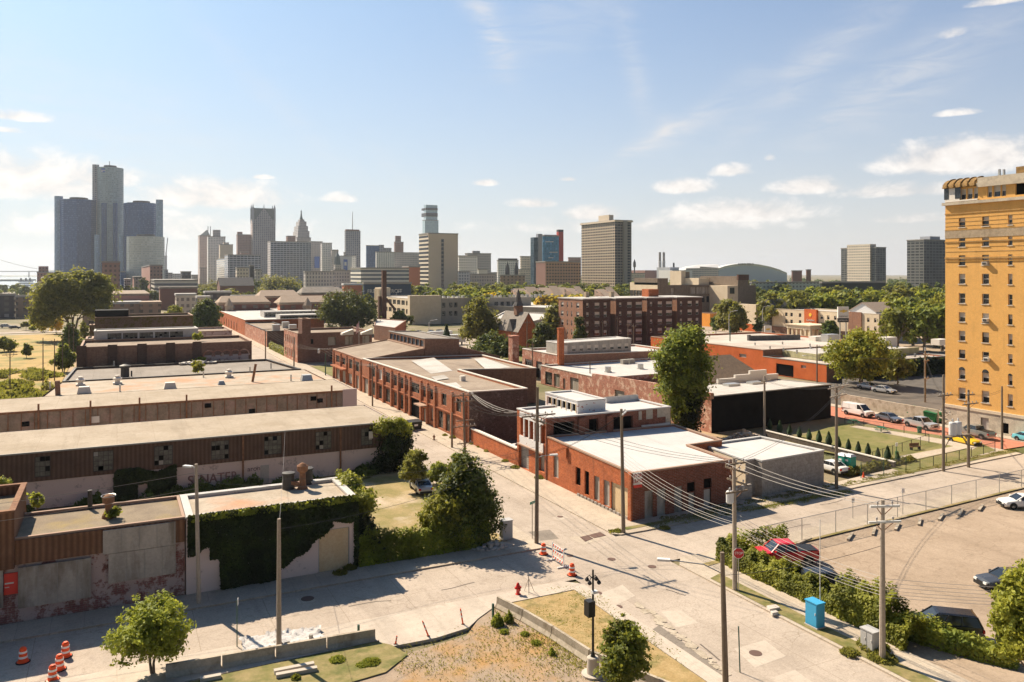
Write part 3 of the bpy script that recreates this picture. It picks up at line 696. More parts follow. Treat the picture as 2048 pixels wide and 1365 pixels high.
# ================================================================== LEFT BLOCK
xL = lambda u: XY(u, 66.6)
r = building('warehouse', 'low warehouse at the front left with peeling painted brick and grey boarded openings', rect(-24, 66.6, 4.68, 73.2), 6., 'brick_peeling', 'roof_gravel', par=.12, pt=.15, coping='coping_tile')
mb = MB(); mb.box(-24, 66.42, 4.25, 4.66, 66.58, 5.98); mb.build('cladding', 'corrugated_rust', r)
for a, b, z0, z1 in ((206, 351, 4.15, 5.9), (217, 351, 1.95, 4.12), (37, 182, 1.15, 4.05)):
    mb = MB(); mb.box(xL(a), 66.30, z0, xL(b), 66.41, z1)
    k = int((xL(b)-xL(a))/1.22)
    for i in range(1, k+1): mb.box(xL(a)+i*1.22-.015, 66.27, z0, xL(a)+i*1.22+.015, 66.30, z1, 1)
    mb.build('board_panel', ['boards', 'frame_grey'], r)
mb = MB(); mb.box(-24, 66.30, 1.4, xL(7), 66.41, 4.05); mb.build('board_panel', 'boards', r)
po = MB().box(xL(8), 66.48, 2.2, xL(36), 66.57, 3.7).build('poster', 'poster_red', r)
mb = MB(); mb.box(xL(10), 66.47, 2.95, xL(28), 66.49, 3.05); mb.box(xL(10), 66.47, 2.7, xL(19), 66.49, 2.75); mb.build('lettering', 'frame_white', r)
bx = building('rooftop_shed', 'tall rust ribbed metal box at the left end of the front warehouse', rect(-24, 66.15, -6.55, 74.5), 8.1, 'corrugated_rust', 'roof_gravel', par=.7, coping='rust', z0=4.08)
# vine-clad white building
vb = building('white_building', 'white painted block building smothered in dark green ivy with a stained pale roof', rect(4.76, 66.4, 18.15, 73.3), 6., 'brick_whitewash', 'roof_patchy', holes={0: [(10.2, 12.8, .0, 3.6, 'ply')]}, par=.14, pt=.5, coping='roof_white', depth=.15)
# long sheds
sh = building('long_shed', 'long shed with cream roof, brown ribbed upper wall and pink painted brick below', rect(-34, 97.9, 31.9, 112.2), 6.05, 'brick_whitewash', 'roof_cream', par=.0, trim=False)
mb = MB(); hl = []
for a, b in ((69, 101), (186, 227), (308, 346), (422, 458), (528, 563), (631, 663), (722, 745)): hl.append((XY(a, 97.8)+34, XY(b, 97.8)+34, 3.4, 5.6, 'steel'))
sh_w = root('x', 'x', 'x'); bpy.data.objects.remove(sh_w)
face(mb, (-34, 97.78), (31.95, 97.78), 3.0, 6.0, hl, 0, par=sh, depth=.1); mb.box(-34, 97.79, 2.98, 31.95, 97.89, 3.02)
mb.build('cladding', 'corrugated_brown', sh)
MB().box(-34.2, 97.55, 6.0, 32.1, 97.77, 6.16).build('gutter', 'frame_grey', sh)
mb = MB()
for u in (486, 681): mb.box(XY(u, 97.7)-.1, 97.6, 0, XY(u, 97.7)+.1, 97.76, 6)
mb.build('downpipe', 'rust', sh)
MB().box(XY(738, 97.7), 97.7, 4.2, XY(746, 97.7), 97.77, 5.1).build('notice', 'frame_white', sh)
MB().box(XY(521, 97.8), 97.82, 0, XY(538, 97.8), 97.88, 2.2).build('door', 'metal_door', sh)
text('graffiti', 'SENATER', 1.55, (XY(426, 97.8), 97.86, 1.25), 0, 'graffiti_dark', sh, .012, sx=.86)
text('graffiti', 'SENATER', 1.45, (XY(427, 97.8), 97.83, 1.28), 0, 'graffiti_red', sh, .012, sx=.9)
text('graffiti', 'aron', .8, (XY(508, 97.8), 97.86, 1.9), 0, 'graffiti_dark', sh, .01)
s2 = building('long_shed', 'second long shed with streaky cream roof and a boarded brown window wall', rect(-34, 127.6, 34.8, 142), 6., 'panel_wall', 'roof_cream', par=.0, trim=False, walls={1: 'stucco_pink'})
mb = MB(); x = -33.5
while x < 32.4: mb.box(x-.05, 127.5, 0, x+.05, 127.6, 5.75); x += 1.55
mb.box(-34, 127.4, 5.8, 34.9, 127.6, 6.1); mb.box(-34, 127.48, 3.1, 32.6, 127.58, 3.2)
mb.build('mullion', 'rust', s2)
for u in (77, 181, 279, 373, 663):
    x = XY(u, 127.4); MB().box(x-.12, 127.2, 0, x+.12, 127.44, 7.0).build('post', 'rust', s2)
for u, v in ((51, 849), (416, 812), (504, 823), (627, 798), (640, 802)):
    x = XY(u, 127.5); z = Z(v, x, 127.5); MB().box(x-.45, 127.47, z-.3, x+.45, 127.57, z+.35).build('opening', 'interior_black', s2)
x = XY(191, 127.5); MB().box(x-.7, 127.47, 3.8, x+.5, 127.57, 4.7).build('notice', 'frame_white', s2)
MB().box(32.6, 127.3, 0, 34.9, 127.58, 6.25).build('end_pier', 'stucco_pink', s2)
building('low_building', 'low flat building with a pale patched roof dotted with white vents', [(-10.6, 142.1), (33.6, 142.1), (33.4, 160), (-8.9, 160)], 5.9, 'brick_brown', 'roof_patchy', par=.05, trim=False)
building('low_building', 'low flat building with a grey felt roof behind the patched pale roof', [(-8.6, 160.1), (32.6, 160.1), (29.6, 182), (-7.7, 182)], 5.95, 'brick_dark', 'roof_grey', par=.3, coping='frame_dark')
ab = building('warehouse', 'dark red brick warehouse with blind arches and wide pilasters', rect(-6.9, 186, 27, 205), 9.7, 'brick_brown', 'roof_brown', par=.5, coping='coping_tile')
mb = MB()
for u in (163, 225, 284, 341, 394): mb.box(XY(u, 186)-.9, 185.75, 0, XY(u, 186)+.9, 185.98, 10.1)
mb.build('pilaster', 'brick_dark', ab)
for i in range(5):
    u = 418+i*17.5; cx = XY(u, 186); mb = MB(); pr = []
    for k in range(13):
        t = math.pi*k/12; pr.append((cx-math.cos(t)*.95, 7.0+math.sin(t)*.9))
    for (a, za), (b, zb) in zip(pr, pr[1:]):
        mb.poly([(a, 185.9, za), (b, 185.9, zb), (cx+(b-cx)*1.3, 185.9, 7+(zb-7)*1.3), (cx+(a-cx)*1.3, 185.9, 7+(za-7)*1.3)][::-1])
    mb.box(cx-1.3, 185.9, 6.7, cx-.95, 185.97, 7.); mb.box(cx+.95, 185.9, 6.7, cx+1.3, 185.97, 7.)
    mb.build('arch', 'brick_salmon', ab)
    MB().box(cx-.95, 185.93, 3.5, cx+.95, 185.975, 7.).build('blocked_window', 'brick_pink_paint', ab)
xa = lambda u: XY(u, 206)
building('rooftop_house', 'white rooftop house with steel framed windows on the arched warehouse', rect(xa(188), 206, xa(396), 214), 11.6, 'roof_white', 'roof_light_grey', holes={0: [(XY(a, 206)-xa(188), XY(b, 206)-xa(188), 9.6, 11.1, 'steel') for a, b in ((215, 243), (246, 275), (279, 306), (310, 338), (340, 366))]}, z0=9.25, par=.1, coping='roof_white')
building('low_building', 'pinkish brick annexe right of the white rooftop house', rect(XY(360, 220), 220, XY(464, 220), 236), 9.9, 'brick_pink_paint', 'roof_brown', par=.4)
building('brick_building', 'old brick building with a moss green front beside a spreading dark tree', rect(XY(190, 252), 252, XY(386, 252), 268), Z(634, XY(280, 252), 252), 'brick_mossy', 'roof_grey', par=.5)
ht = Z(621, XY(225, 252), 254); MB().box(XY(190, 254), 253.5, Z(636, XY(225, 252), 252)-.3, XY(257, 254), 262, ht).build('roof_tank', 'black_paint', children(bpy.data.objects['brick_building'])[0].parent)
building('brick_building', 'narrow ochre brick stack house beside the old mossy building', rect(XY(179, 246), 246, XY(189, 246), 250), Z(651, XY(184, 246), 246), 'brick_mossy', 'roof_grey', par=.2)
building('low_building', 'small black flat shed with yellow weeds left of the arched warehouse', rect(XY(168, 196), 206, XY(186, 206), 214), 9.9, 'black_paint', 'frame_dark', par=.2)
# ---- small things on the left roofs
def on(name, label, cat, mb_, mats, group=None, smooth=False):
    return tag(mb_.build(name, mats, None, smooth), label, cat, group)
def mushroom(u, v, z, lab, s=1.):
    x, y = G(u, v, z); mb = MB()
    mb.box(x-.7*s, y-.7*s, z, x+.7*s, y+.7*s, z+.25*s); mb.lathe(x, y, [(.42*s, z+.25*s), (.42*s, z+.7*s), (.72*s, z+.75*s), (.74*s, z+1.0*s), (.4*s, z+1.2*s), (.42*s, z+1.45*s), (.1*s, z+1.55*s)], 14)
    on('roof_vent', lab, 'roof vent', mb, 'coping_pale', 'mushroom vents on the left roofs')
mushroom(161, 771, 5.9, 'leftmost round white mushroom vent on the patched pale roof')
mushroom(235, 768, 5.9, 'round white mushroom vent in the middle of the patched pale roof')
mushroom(458, 755, 5.9, 'round white mushroom vent near the leaning stack')
for u, v, lab in ((168, 786, 'white tapered skylight box left of two on the pale roof edge'), (340, 777, 'white tapered skylight box above the long shed roof'), (443, 769, 'small grey roof hood right of the skylight boxes'), (613, 761, 'grey metal roof box near the right end of the pale roof')):
    x, y = G(u, v, 5.9); mb = MB(); s = .9 if 'small' not in lab else .55
    a = rect(x-s*1.1, y-s, x+s*1.1, y+s); b = inset(a, .25)
    mb.add([(*p, 5.9) for p in a]+[(*p, 5.9+s*1.1) for p in b], [(0,1,5,4),(1,2,6,5),(2,3,7,6),(3,0,4,7),(4,5,6,7)])
    on('skylight', lab, 'skylight', mb, 'coping_pale' if 'grey' not in lab else 'galvanised')
for u, v, z, h, rr, m, lab in ((116, 790, 5.9, 2.2, .42, 'brick_brown', 'leaning square brown chimney at the left edge of the pale roof'),):
    x, y = G(u, v, z); on('chimney', lab, 'chimney', MB().bar((x, y, z), (x-.1, y, z+h), .85, .7), m)
x, y = G(505, 764, 5.9); on('chimney_pipe', 'tall rusty pipe leaning right on the pale roof', 'pipe', MB().tube([(x, y, 5.9), (x+.55, y, 9.0)], .22, 10), 'rust')
x, y = G(250, 752, 5.9); mb = MB(); mb.lathe(x, y, [(.75, 5.7), (.72, 7.3), (1., 7.5), (1., 7.8), (.3, 8.05)], 14); mb.tube([(x+1.1, y, 5.7), (x+1.1, y, 6.8)], .14, 8)
on('roof_fan', 'black drum roof fan on the grey felt roof', 'roof fan', mb, 'frame_dark')
for u, v in ((228, 733), (407, 755), (542, 737), (500, 745), (240, 783), (582, 762), (97+3, 777)):
    x, y = G(u, v, 5.9)
    on('vent_pipe', 'thin upright vent pipe on the flat roofs of the left block', 'vent pipe', MB().tube([(x, y, 5.8), (x, y, 7.0)], .13, 8), 'galvanised', 'thin vent pipes on the left roofs')
x, y = G(217, 1035, 5.9); mb = MB(); mb.lathe(x, y, [(.5, 5.85), (.45, 6.1), (.24, 6.5), (.24, 7.0), (.42, 7.05), (.42, 7.5), (.3, 7.6), (.1, 7.7)], 16)
o = on('roof_fan', 'rusty turbine fan with a wire guard on the front gravel roof', 'roof fan', mb, 'rust')
mb = MB(); mb.tube([(x+.52*math.cos(t*.524), y+.52*math.sin(t*.524), 7.6) for t in range(13)], .03, 5); mb.build('guard_ring', 'galvanised', o)
x, y = G(180, 1018, 5.9); on('chimney_pipe', 'short black pipe behind the turbine fan', 'pipe', MB().tube([(x, y, 5.8), (x, y, 7.4)], .18, 10), 'frame_dark')
for u, v, lab in ((577, 977, 'black drum vent on the left of the ivy building roof'), (614, 967, 'smaller black drum vent behind the grey fan')):
    x, y = G(u, v, 5.9); on('roof_fan', lab, 'roof fan', MB().lathe(x, y, [(.55, 5.85), (.5, 7.1), (.58, 7.15), (.58, 7.3), (.2, 7.35)], 14), 'frame_dark')
x, y = G(605, 977, 5.9); mb = MB(); mb.lathe(x, y, [(.5, 5.85), (.3, 6.2), (.26, 7.3), (.48, 7.5), (.5, 7.9), (.25, 8.1), (.05, 8.2)], 14); mb.bar((x-.2, y, 6.3), (x-1.1, y+.3, 6.5), .4, .3)
on('roof_fan', 'rusty fan with a pale cowl on the ivy building roof', 'roof fan', mb, 'rust')
# ================================================================== RIGHT OF THE SIDE STREET
sA = lambda u, x, yb: yb-YX(u, x)
ls = [(46.3, 66.3), (60., 67.1), (60.6, 75.2), (66., 75.6), (65.4, 84.2), (46.3, 84.2)]
hA = [(sA(a, 46.3, 84.2), sA(b, 46.3, 84.2), z0, z1, st) for a, b, z0, z1, st in ((1107, 1117, .9, 3.5, 'board'), (1151, 1161, 1.2, 3.2, 'hole'), (1169, 1178, .6, 3.2, 'hole'), (1188, 1199, .5, 3.1, 'board'), (1207, 1219, .4, 3.1, 'board'), (1222, 1260, .05, 3.2, 'ply'))]
hB = [(XY(a, 66.6)-46.3, XY(b, 66.6)-46.3, z0, z1, st) for a, b, z0, z1, st in ((1287, 1305, .1, 2.9, 'board'), (1313, 1331, .1, 2.9, 'board'), (1349, 1366, .1, 2.8, 'board'), (1376, 1393, 2.0, 3.0, 'hole'), (1379, 1392, .1, 1.9, 'board'), (1411, 1428, 2.1, 3.1, 'hole'), (1411, 1427, .1, 2.0, 'door'))]
lb = building('corner_building', 'orange brick corner shop with a white flat roof and a lease sign', ls, [4.85, 4.6, 4.6, 4.6, 5.1, 5.3], 'brick_orange', 'white_membrane', holes={5: hA, 0: hB}, par=.12, pt=.22, walls={0: 'brick_red_shaded', 1: 'brick_red_shaded'}, coping='coping_tile', depth=.2)
mb = MB(); mb.box(46.05, 79.0, 3.9, 46.28, 79.6, 5.0); mb.box(46.1, 66.25, 0, 46.29, 66.8, 4.95); mb.build('pilaster', 'brick_orange', lb)
mb = MB()
for k in range(14): mb.box(46.14-.02, 66.9+k*.72, 0.1, 46.26, 66.9+k*.72+.5, .1+.28)
mb.build('block_course', 'block_grey', lb)
x0, x1 = 46.36, XY(1276, 66.2)
sg = root('sign', 'white FOR LEASE board with red lettering on the corner of the orange brick shop', 'sign', (x0, 66.1, 3.7))
MB().box(x0, 66.12, 3.75, x1+.45, 66.2, 4.95).build('board', 'frame_white', sg)
MB().box(x0+.02, 66.10, 3.45, x1+.43, 66.2, 3.74).build('strip', 'poster_red', sg)
text('lettering', 'FOR', .52, ((x0+x1+.45)/2, 66.1, 4.65), 0, 'poster_dark', sg); text('lettering', 'LEASE', .5, ((x0+x1+.45)/2, 66.1, 4.12), 0, 'poster_dark', sg)
# two storey part with the framed openings
yb, yt = 84.25, 92.0
hB2 = [(XY(a, yb)-46.3, XY(b, yb)-46.3, z0, z1, 'hole') for a, b, z0, z1 in ((1107, 1149, 5.3, 6.85), (1178, 1197, 5.3, 6.9), (1227, 1266, 5.1, 6.85))]
tA = lambda u: yt-YX(u, 46.3)
hA2 = [(tA(a), tA(b), 4.35, 6.55, 'hole') for a, b in ((1041, 1049), (1051, 1059), (1061, 1069), (1071, 1080), (1084, 1090))]+[(tA(1037), tA(1057.5), .1, 3.0, 'shutter'), (tA(1076), tA(1089), .8, 2.8, 'board')]
tb = building('brick_building', 'two storey brick building under renovation with black empty openings and white sheathing', rect(46.3, yb, 64.9, yt), 7.45, 'brick_orange', 'white_membrane', holes={0: hB2, 3: hA2}, par=.12, coping='white_membrane', walls={0: 'brick_red_shaded'}, depth=.5)
mb = MB(); mb.box(46.14, YX(1092, 46.3)+.5, 6.6, 46.27, yt-1.0, 7.3); mb.box(46.14, YX(1091, 46.3)+.4, 3.25, 46.27, yt-.95, 4.3)
for u in (1050, 1060, 1070, 1082): mb.box(46.12, YX(u, 46.3)-.12, 4.3, 46.25, YX(u, 46.3)+.12, 6.6)
mb.build('sheathing', 'house_wrap', tb)
mb = MB(); mb.box(45.95, YX(1091, 46.3)+.3, 3.1, 46.28, yt-.6, 3.25); mb.build('ledge', 'coping_tile', tb)
mb = MB()
for u in (1161, 1217): x = XY(u, yb); mb.box(x-.45, yb-.35, 4.6, x+.45, yb-.02, 7.2)
mb.box(46.2, yb-.25, 0, 47.1, yb-.02, 7.5); mb.build('pilaster', 'brick_red_shaded', tb)
mb = MB(); mb.box(47.2, yb-.16, 4.5, 60.2, yb-.02, 5.05); mb.box(60.25, yb-.2, 4.4, 64.7, yb-.02, 5.5); mb.build('flashing', 'white_membrane', tb)
mb = MB()
for a, b, c, d in ((1277, 1283, 6.2, 7.3), (1292, 1305, 6.2, 7.4), (1314, 1331, 6.3, 7.4), (1331, 1340, 4.6, 7.4)): mb.box(XY(a, yb), yb-.06, c, XY(b, yb), yb-.015, d)
mb.build('block_infill', 'stucco_grey', tb)
gx, gy = G(1155, 830.5, 7.2); bx1 = XY(1211, gy); by1 = YX(1090.7, gx)
cl = building('clerestory', 'white wrapped rooftop clerestory box with six small openings', rect(gx, gy, bx1, by1), 8.85, 'house_wrap', 'white_membrane', z0=7.0, par=.06, coping='white_membrane', holes={3: [((by1-gy)*(.08+i*.15), (by1-gy)*(.08+i*.15)+(by1-gy)*.11, 7.55, 8.45, 'hole') for i in range(6)]}, depth=.2)
mb = MB()
for i in range(7): yy = by1-(by1-gy)*(.06+i*.15); mb.box(gx-.06, yy-.06, 7.45, gx-.01, yy+.06, 8.55)
mb.build('timber_frame', 'plywood', cl)
building('parapet_wall', 'tall white parapet on the back corner of the renovated building roof', rect(XY(1212, 91.4), 91.3, 64.8, 91.9), 8.1, 'white_membrane', 'white_membrane', z0=7.2, par=0, trim=False, cat='parapet')
# cinder block building
cb = [(62.9, 68.2), (64.4, 68.3), (64.4, 67.2), (74.75, 67.95), (73.9, 77.4), (63.9, 77.0)]
building('block_building', 'new grey cinder block building with a clean white roof', cb, 4.02, 'block_grey', 'white_membrane', holes={5: [(1.0, 2.6, 1.9, 3.1, 'hole')]}, par=.12, coping='white_membrane', walls={4: 'stucco_cream', 5: 'stucco_cream'})
on('gate_wall', 'low block wall between the orange shop and the cinder block building', 'wall', MB().box(60.1, 67.1, .1, 62.8, 67.4, 1.7).box(60.2, 67.45, .1, 60.8, 67.9, 2.6), 'block_grey')
mb = MB(); mb.prism(rect(46.3, 92.05, 46.62, 106.9), 0, [2.1, 2.1, 2.3, 2.3]); yw = root('garden_wall', 'low orange brick yard wall running along the side street', 'wall', (46.3, 99, 0)); mb.build('wall', 'brick_orange', yw)
MB().box(46.2, 92.1, 2.24, 46.72, 106.9, 2.42).build('coping', 'coping_pale', yw)
# long two storey factory
hs = []
s_ = lambda u: 163.6-YX(u, 46.)
for a, b in ((743, 752), (757, 764), (771, 781), (787, 795), (800, 809), (813, 821)): hs += [(s_(a), s_(b), .5, 3.0, 'steel'), (s_(a), s_(b), 4.2, 6.2, 'steel' if a != 757 else 'pale')]
hs += [(s_(822), s_(840), 4.4, 6.1, 'steel'), (s_(820.5), s_(841), .05, 3.4, 'hole'), (s_(845), s_(853), 4.3, 6.1, 'steel'), (s_(859), s_(869), 4.3, 6.1, 'steel'), (s_(861), s_(869), .9, 3.0, 'board'), (s_(883), s_(893), 4.2, 6.1, 'steel'),
       (s_(876), s_(886), .4, 3.1, 'steel'), (s_(891), s_(901), .4, 3.1, 'steel'), (s_(912), s_(922), 4.1, 6.1, 'steel'), (s_(846), s_(851), .05, 2.4, 'door'), (s_(728), s_(737), .1, 3.2, 'board')]
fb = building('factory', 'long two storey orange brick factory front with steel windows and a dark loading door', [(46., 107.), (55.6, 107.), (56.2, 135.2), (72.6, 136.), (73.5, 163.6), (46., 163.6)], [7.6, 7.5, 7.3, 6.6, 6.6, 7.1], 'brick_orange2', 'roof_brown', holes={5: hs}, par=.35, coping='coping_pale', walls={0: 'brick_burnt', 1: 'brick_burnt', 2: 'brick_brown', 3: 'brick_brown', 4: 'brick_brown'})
mb = MB()
for u in (740, 754, 768, 784, 798, 811, 821, 843, 856, 871, 905, 931): y = YX(u, 46.); mb.box(45.72, y-.35, 0, 45.985, y+.35, 6.9)
mb.box(45.8, 107, 3.45, 45.98, 163.5, 3.6); mb.build('pilaster', 'brick_orange2', fb)
mb = MB()
for poly in ([(822, 722), (868, 716), (905, 742), (862, 748)], [(948, 718), (968, 716), (1022, 735), (972, 740)], [(862, 757), (888, 753), (898, 760), (872, 764)], [(885, 772), (912, 768), (924, 778), (898, 780)]):
    mb.poly([(*G(u, v, 6.95), 6.98 if poly[0][1] < 740 else 7.2) for u, v in poly][::-1])
mb.build('roof_patch', 'roof_light_grey', fb)
MB().box(44.6, YX(857, 46.), 3.0, 46, YX(843, 46.), 3.2).build('canopy', 'coping_tile', fb)
x, y = G(925, 763, 7.); on('roof_vent', 'small white box vent on the factory roof', 'roof vent', MB().box(x-.4, y-.4, 6.8, x+.4, y+.4, 7.9), 'coping_pale')
# gable monitor building at the far end of the factory
pb = building('factory', 'brick factory block with a sloping brown roof rising to a glazed monitor', rect(46.1, 163.7, 59.8, 189.5), [6.8, 8.6, 8.6, 6.8], 'brick_orange2', 'roof_brown', par=.1, coping='coping_tile', walls={0: 'brick_brown'},
    holes={3: [(189.5-YX(b, 46.1), 189.5-YX(a, 46.1), z0, z1, st) for b, a, z0, z1, st in ((672, 680, .2, 2.6, 'board'), (684, 692, .2, 2.8, 'board'), (696, 704, .6, 2.8, 'board'), (672, 681, 4.2, 5.8, 'steel'), (684, 693, 4.2, 5.8, 'steel'), (698, 706, 3.9, 6.0, 'steel'), (711, 720, 3.9, 6.0, 'steel'), (712, 718, .2, 3.1, 'board'))]})
mb = MB()
for u in (668, 682, 694, 708, 722): y = YX(u, 46.1); mb.box(45.85, y-.35, 0, 46.085, y+.35, 6.6)
mb.box(44.9, 176, 3.3, 46.1, 187, 3.55); mb.build('pilaster', 'brick_orange2', pb)
building('roof_monitor', 'glazed roof monitor with a brown gabled brick end on the factory block', rect(59.9, 163.75, 68., 189.5), [10.7, 10.4, 10.4, 10.7], 'brick_brown', 'roof_grey', par=.1, coping='frame_grey', holes={3: [(1+i*2.7, 3.4+i*2.7, 8.9, 10.3, 'blue') for i in range(9)]})
building('low_building', 'low brick annexe against the end of the monitor building', rect(68.1, 163.8, 78, 189), [8.6, 6., 6., 8.6], 'brick_brown', 'roof_grey', par=.1)
on('retaining_wall', 'long dark wall behind the factory roofs', 'wall', MB().box(78.2, 168, 0, 96, 168.5, 2.2), 'black_paint')
# mid distance across the side street
xx = 44.8; y0 = YX(595, xx)
tw = building('brick_building', 'brown brick works with a square brick stair tower and boarded upper windows', rect(xx, y0, XY(744, y0), y0+20), 8.2, 'brick_dark2', 'roof_brown', par=.5, walls={3: 'brick_salmon'},
    holes={0: [(XY(a, y0)-xx, XY(b, y0)-xx, 4.6, 7., 'board') for a, b in ((656, 672), (690, 706), (725, 739))]+[(3.2, 4.4, 5.2, 6.6, 'hole'), (9, 11, .8, 1.8, 'hole')], 3: [(2+i*3.2, 3.8+i*3.2, z, z+2.2, 'pale') for i in range(5) for z in (1., 4.8)]}, coping='coping_tile')
building('stair_tower', 'square brown brick tower standing on the corner of the brown works', rect(xx+1.2, y0-.3, XY(621, y0), y0+5), 12.2, 'brick_dark2', 'roof_grey', par=.4, cat='tower')
y1 = YX(534, 45.2)
building('garage_building', 'flat brown garage block with a dark side wall behind the brown works', rect(45.2, y1, XY(598, y1), y1+52), 5.4, 'brick_dark', 'roof_brown', par=.3, walls={3: 'brick_salmon'}, coping='frame_dark')
y2 = y1+52.5
wr = building('long_warehouse', 'wide warehouse with dazzling white roof and orange brick street wall', rect(45.4, y2, XY(648, y2), y2+110), 6.4, 'brick_orange', 'roof_white', par=.3, coping='coping_pale', holes={3: [(12+i*9, 14.5+i*9, .5, 4, 'board') for i in range(9)]})
for k, (ua, ub, dy, z) in enumerate(((528, 640, 22, 8.6), (560, 640, 2, 8.0))):
    yy = y2+dy
    building('roof_monitor', ['long white roof monitor with a row of windows on the wide warehouse', 'shorter white roof monitor nearer the brown works'][k], rect(XY(ua, yy), yy, XY(ub, yy), yy+10), z, 'roof_white', 'roof_white', z0=6., par=.05, holes={0: row(.5, XY(ub, yy)-XY(ua, yy)-.5, 12, 1.9, 6.5, z-.5, 'steel')}, trim=False)
for u, v, lab in ((552, 661, 'grey roof unit left of three on the brown garage'), (571, 655, 'grey roof unit middle of three on the brown garage'), (585, 661, 'grey roof unit right of three on the brown garage')):
    x, y = G(u, v, 5.3); on('roof_unit', lab, 'roof unit', MB().box(x-1.2, y-1.2, 5.1, x+1.2, y+1.2, 7.3), 'galvanised')
for u, v, lab in ((694, 668, 'cream roof hood on the brown works left of the flag'), (733, 667, 'cream roof hood right of the flag pole')):
    x, y = G(u, v, 8); on('roof_vent', lab, 'roof vent', MB().prism([(x-1.6, y-1), (x+1.6, y-1), (x+1.6, y+1), (x-1.6, y+1)], 7.7, [8.2, 9.3, 9.3, 8.2]), 'coping_pale')
# ================================================================== MIDDLE DISTANCE, RIGHT OF THE SIDE STREET
gb = building('garage_building', 'brown brick garage with two big glazed doors and a white flat roof', rect(90.3, 159.1, 124., 176.5), [6.2, 5.9, 5.9, 6.2], 'brick_salmon', 'roof_white', par=.4, coping='coping_pale', walls={0: 'brick_salmon2'},
    holes={3: [(176.5-YX(b, 90.3), 176.5-YX(a, 90.3), .05, z1, st) for b, a, z1, st in ((1050, 1064, 3.9, 'garage'), (1072, 1084, 3.9, 'shutter'), (1090, 1108, 3.9, 'garage'))]})
ph = building('rooftop_house', 'long grey sided rooftop cabin with eight white framed windows', rect(XY(1119, 160.6), 160.6, XY(1262, 160.6), 167), [8.7, 9.1, 9.1, 8.7], 'siding_grey', 'roof_white', z0=5.8, par=.05, coping='frame_white',
    holes={0: [(XY(u, 160.6)-XY(1119, 160.6), XY(u+8, 160.6)-XY(1119, 160.6), 6.7, 8.0, 'dh') for u in (1144, 1159, 1174.5, 1189.5, 1204.5, 1220, 1235, 1249)]}, depth=.12)
MB().box(XY(1128, 160.6), 160.5, 5.9, XY(1134.5, 160.6), 160.58, 8.2).build('door', 'frame_white', ph)
x, y = XY(1109, 158.9), 158.9
on('chimney', 'square orange brick chimney on the front corner of the brown garage', 'chimney', MB().box(90.32, 158.2, 0, 91.7, 159.05, 12.3).box(90.25, 158.1, 12.3, 91.77, 159.1, 12.5), 'brick_orange')
x0 = XY(1025, 172); x1 = XY(1038, 172)
on('chimney', 'tall free standing brick chimney half covered in ivy', 'chimney', MB().box(x0, 172, 0, x1, 174.2, 9.6).box(x0-.12, 171.9, 9.6, x1+.12, 174.3, 9.9), 'brick_salmon')
lw = building('low_building', 'long low workshop with a white membrane roof and tan doors', rect(86., 134.2, 122., 158.9), [4.1, 4.3, 4.3, 4.1], 'brick_salmon', 'roof_white', par=.25, coping='coping_pale',
    holes={3: [(2, 5.2, .1, 3, 'steel'), (6, 8.6, .1, 3., 'board'), (10, 11, .1, 2.4, 'door'), (13, 16.5, .1, 3., 'board')]})
for u, v, lab in ((1216, 744, 'left of two grey roof fans on the white membrane roof'), (1281, 738, 'right of two grey roof fans on the white membrane roof')):
    x, y = G(u, v, 4.); on('roof_fan', lab, 'roof fan', MB().box(x-.6, y-.6, 3.8, x+.6, y+.6, 4.1).cyl(x, y, 4.1, 5.1, .65, 12), 'galvanised')
for u, v, lab in ((1249, 728, 'left of two brown roof hoods beside the garage wall'), (1262, 727, 'right of two brown roof hoods beside the garage wall')):
    x, y = G(u, v, 4.); on('roof_vent', lab, 'roof vent', MB().box(x-.8, y-.6, 3.8, x+.8, y+.6, 5.), 'frame_grey')
# roofless ruin
ru = root('ruin', 'roofless red brick ruin with flaking walls and a small square chimney stub', 'building', (84, 106, 0))
mb = MB(); face(mb, (84, 134), (84, 106), 0, 5.2, [(8, 11.2, .1, 3.1, 'board')], par=ru, z1b=6.1); face(mb, (84.4, 106.), (84.4, 134.), 0, 6.1, z1b=5.2); mb.poly([(84, 134, 5.2), (84, 106, 6.1), (84.4, 106, 6.1), (84.4, 134, 5.2)]); mb.build('wall', 'brick_salmon', ru)
mb = MB(); mb.box(84.42, 133.7, 0, 108, 134.1, 3.4); mb.box(108, 112, 0, 108.4, 134.1, 3.6); mb.build('wall', 'brick_brown', ru)
MB().box(99, 126.8, 0, 100.1, 127.9, 6.2).build('chimney', 'brick_orange', ru)
MB().poly([(84.5, 112, 2.2), (108, 112, 2.2), (108, 133.6, 2.2), (84.5, 133.6, 2.2)]).build('floor', 'dark_pavement', ru)
MB().poly([(88, 123, 2.25), (97, 122, 2.25), (99, 128, 2.25), (90, 129, 2.25)]).build('tarpaulin', 'tarp_blue', ru)
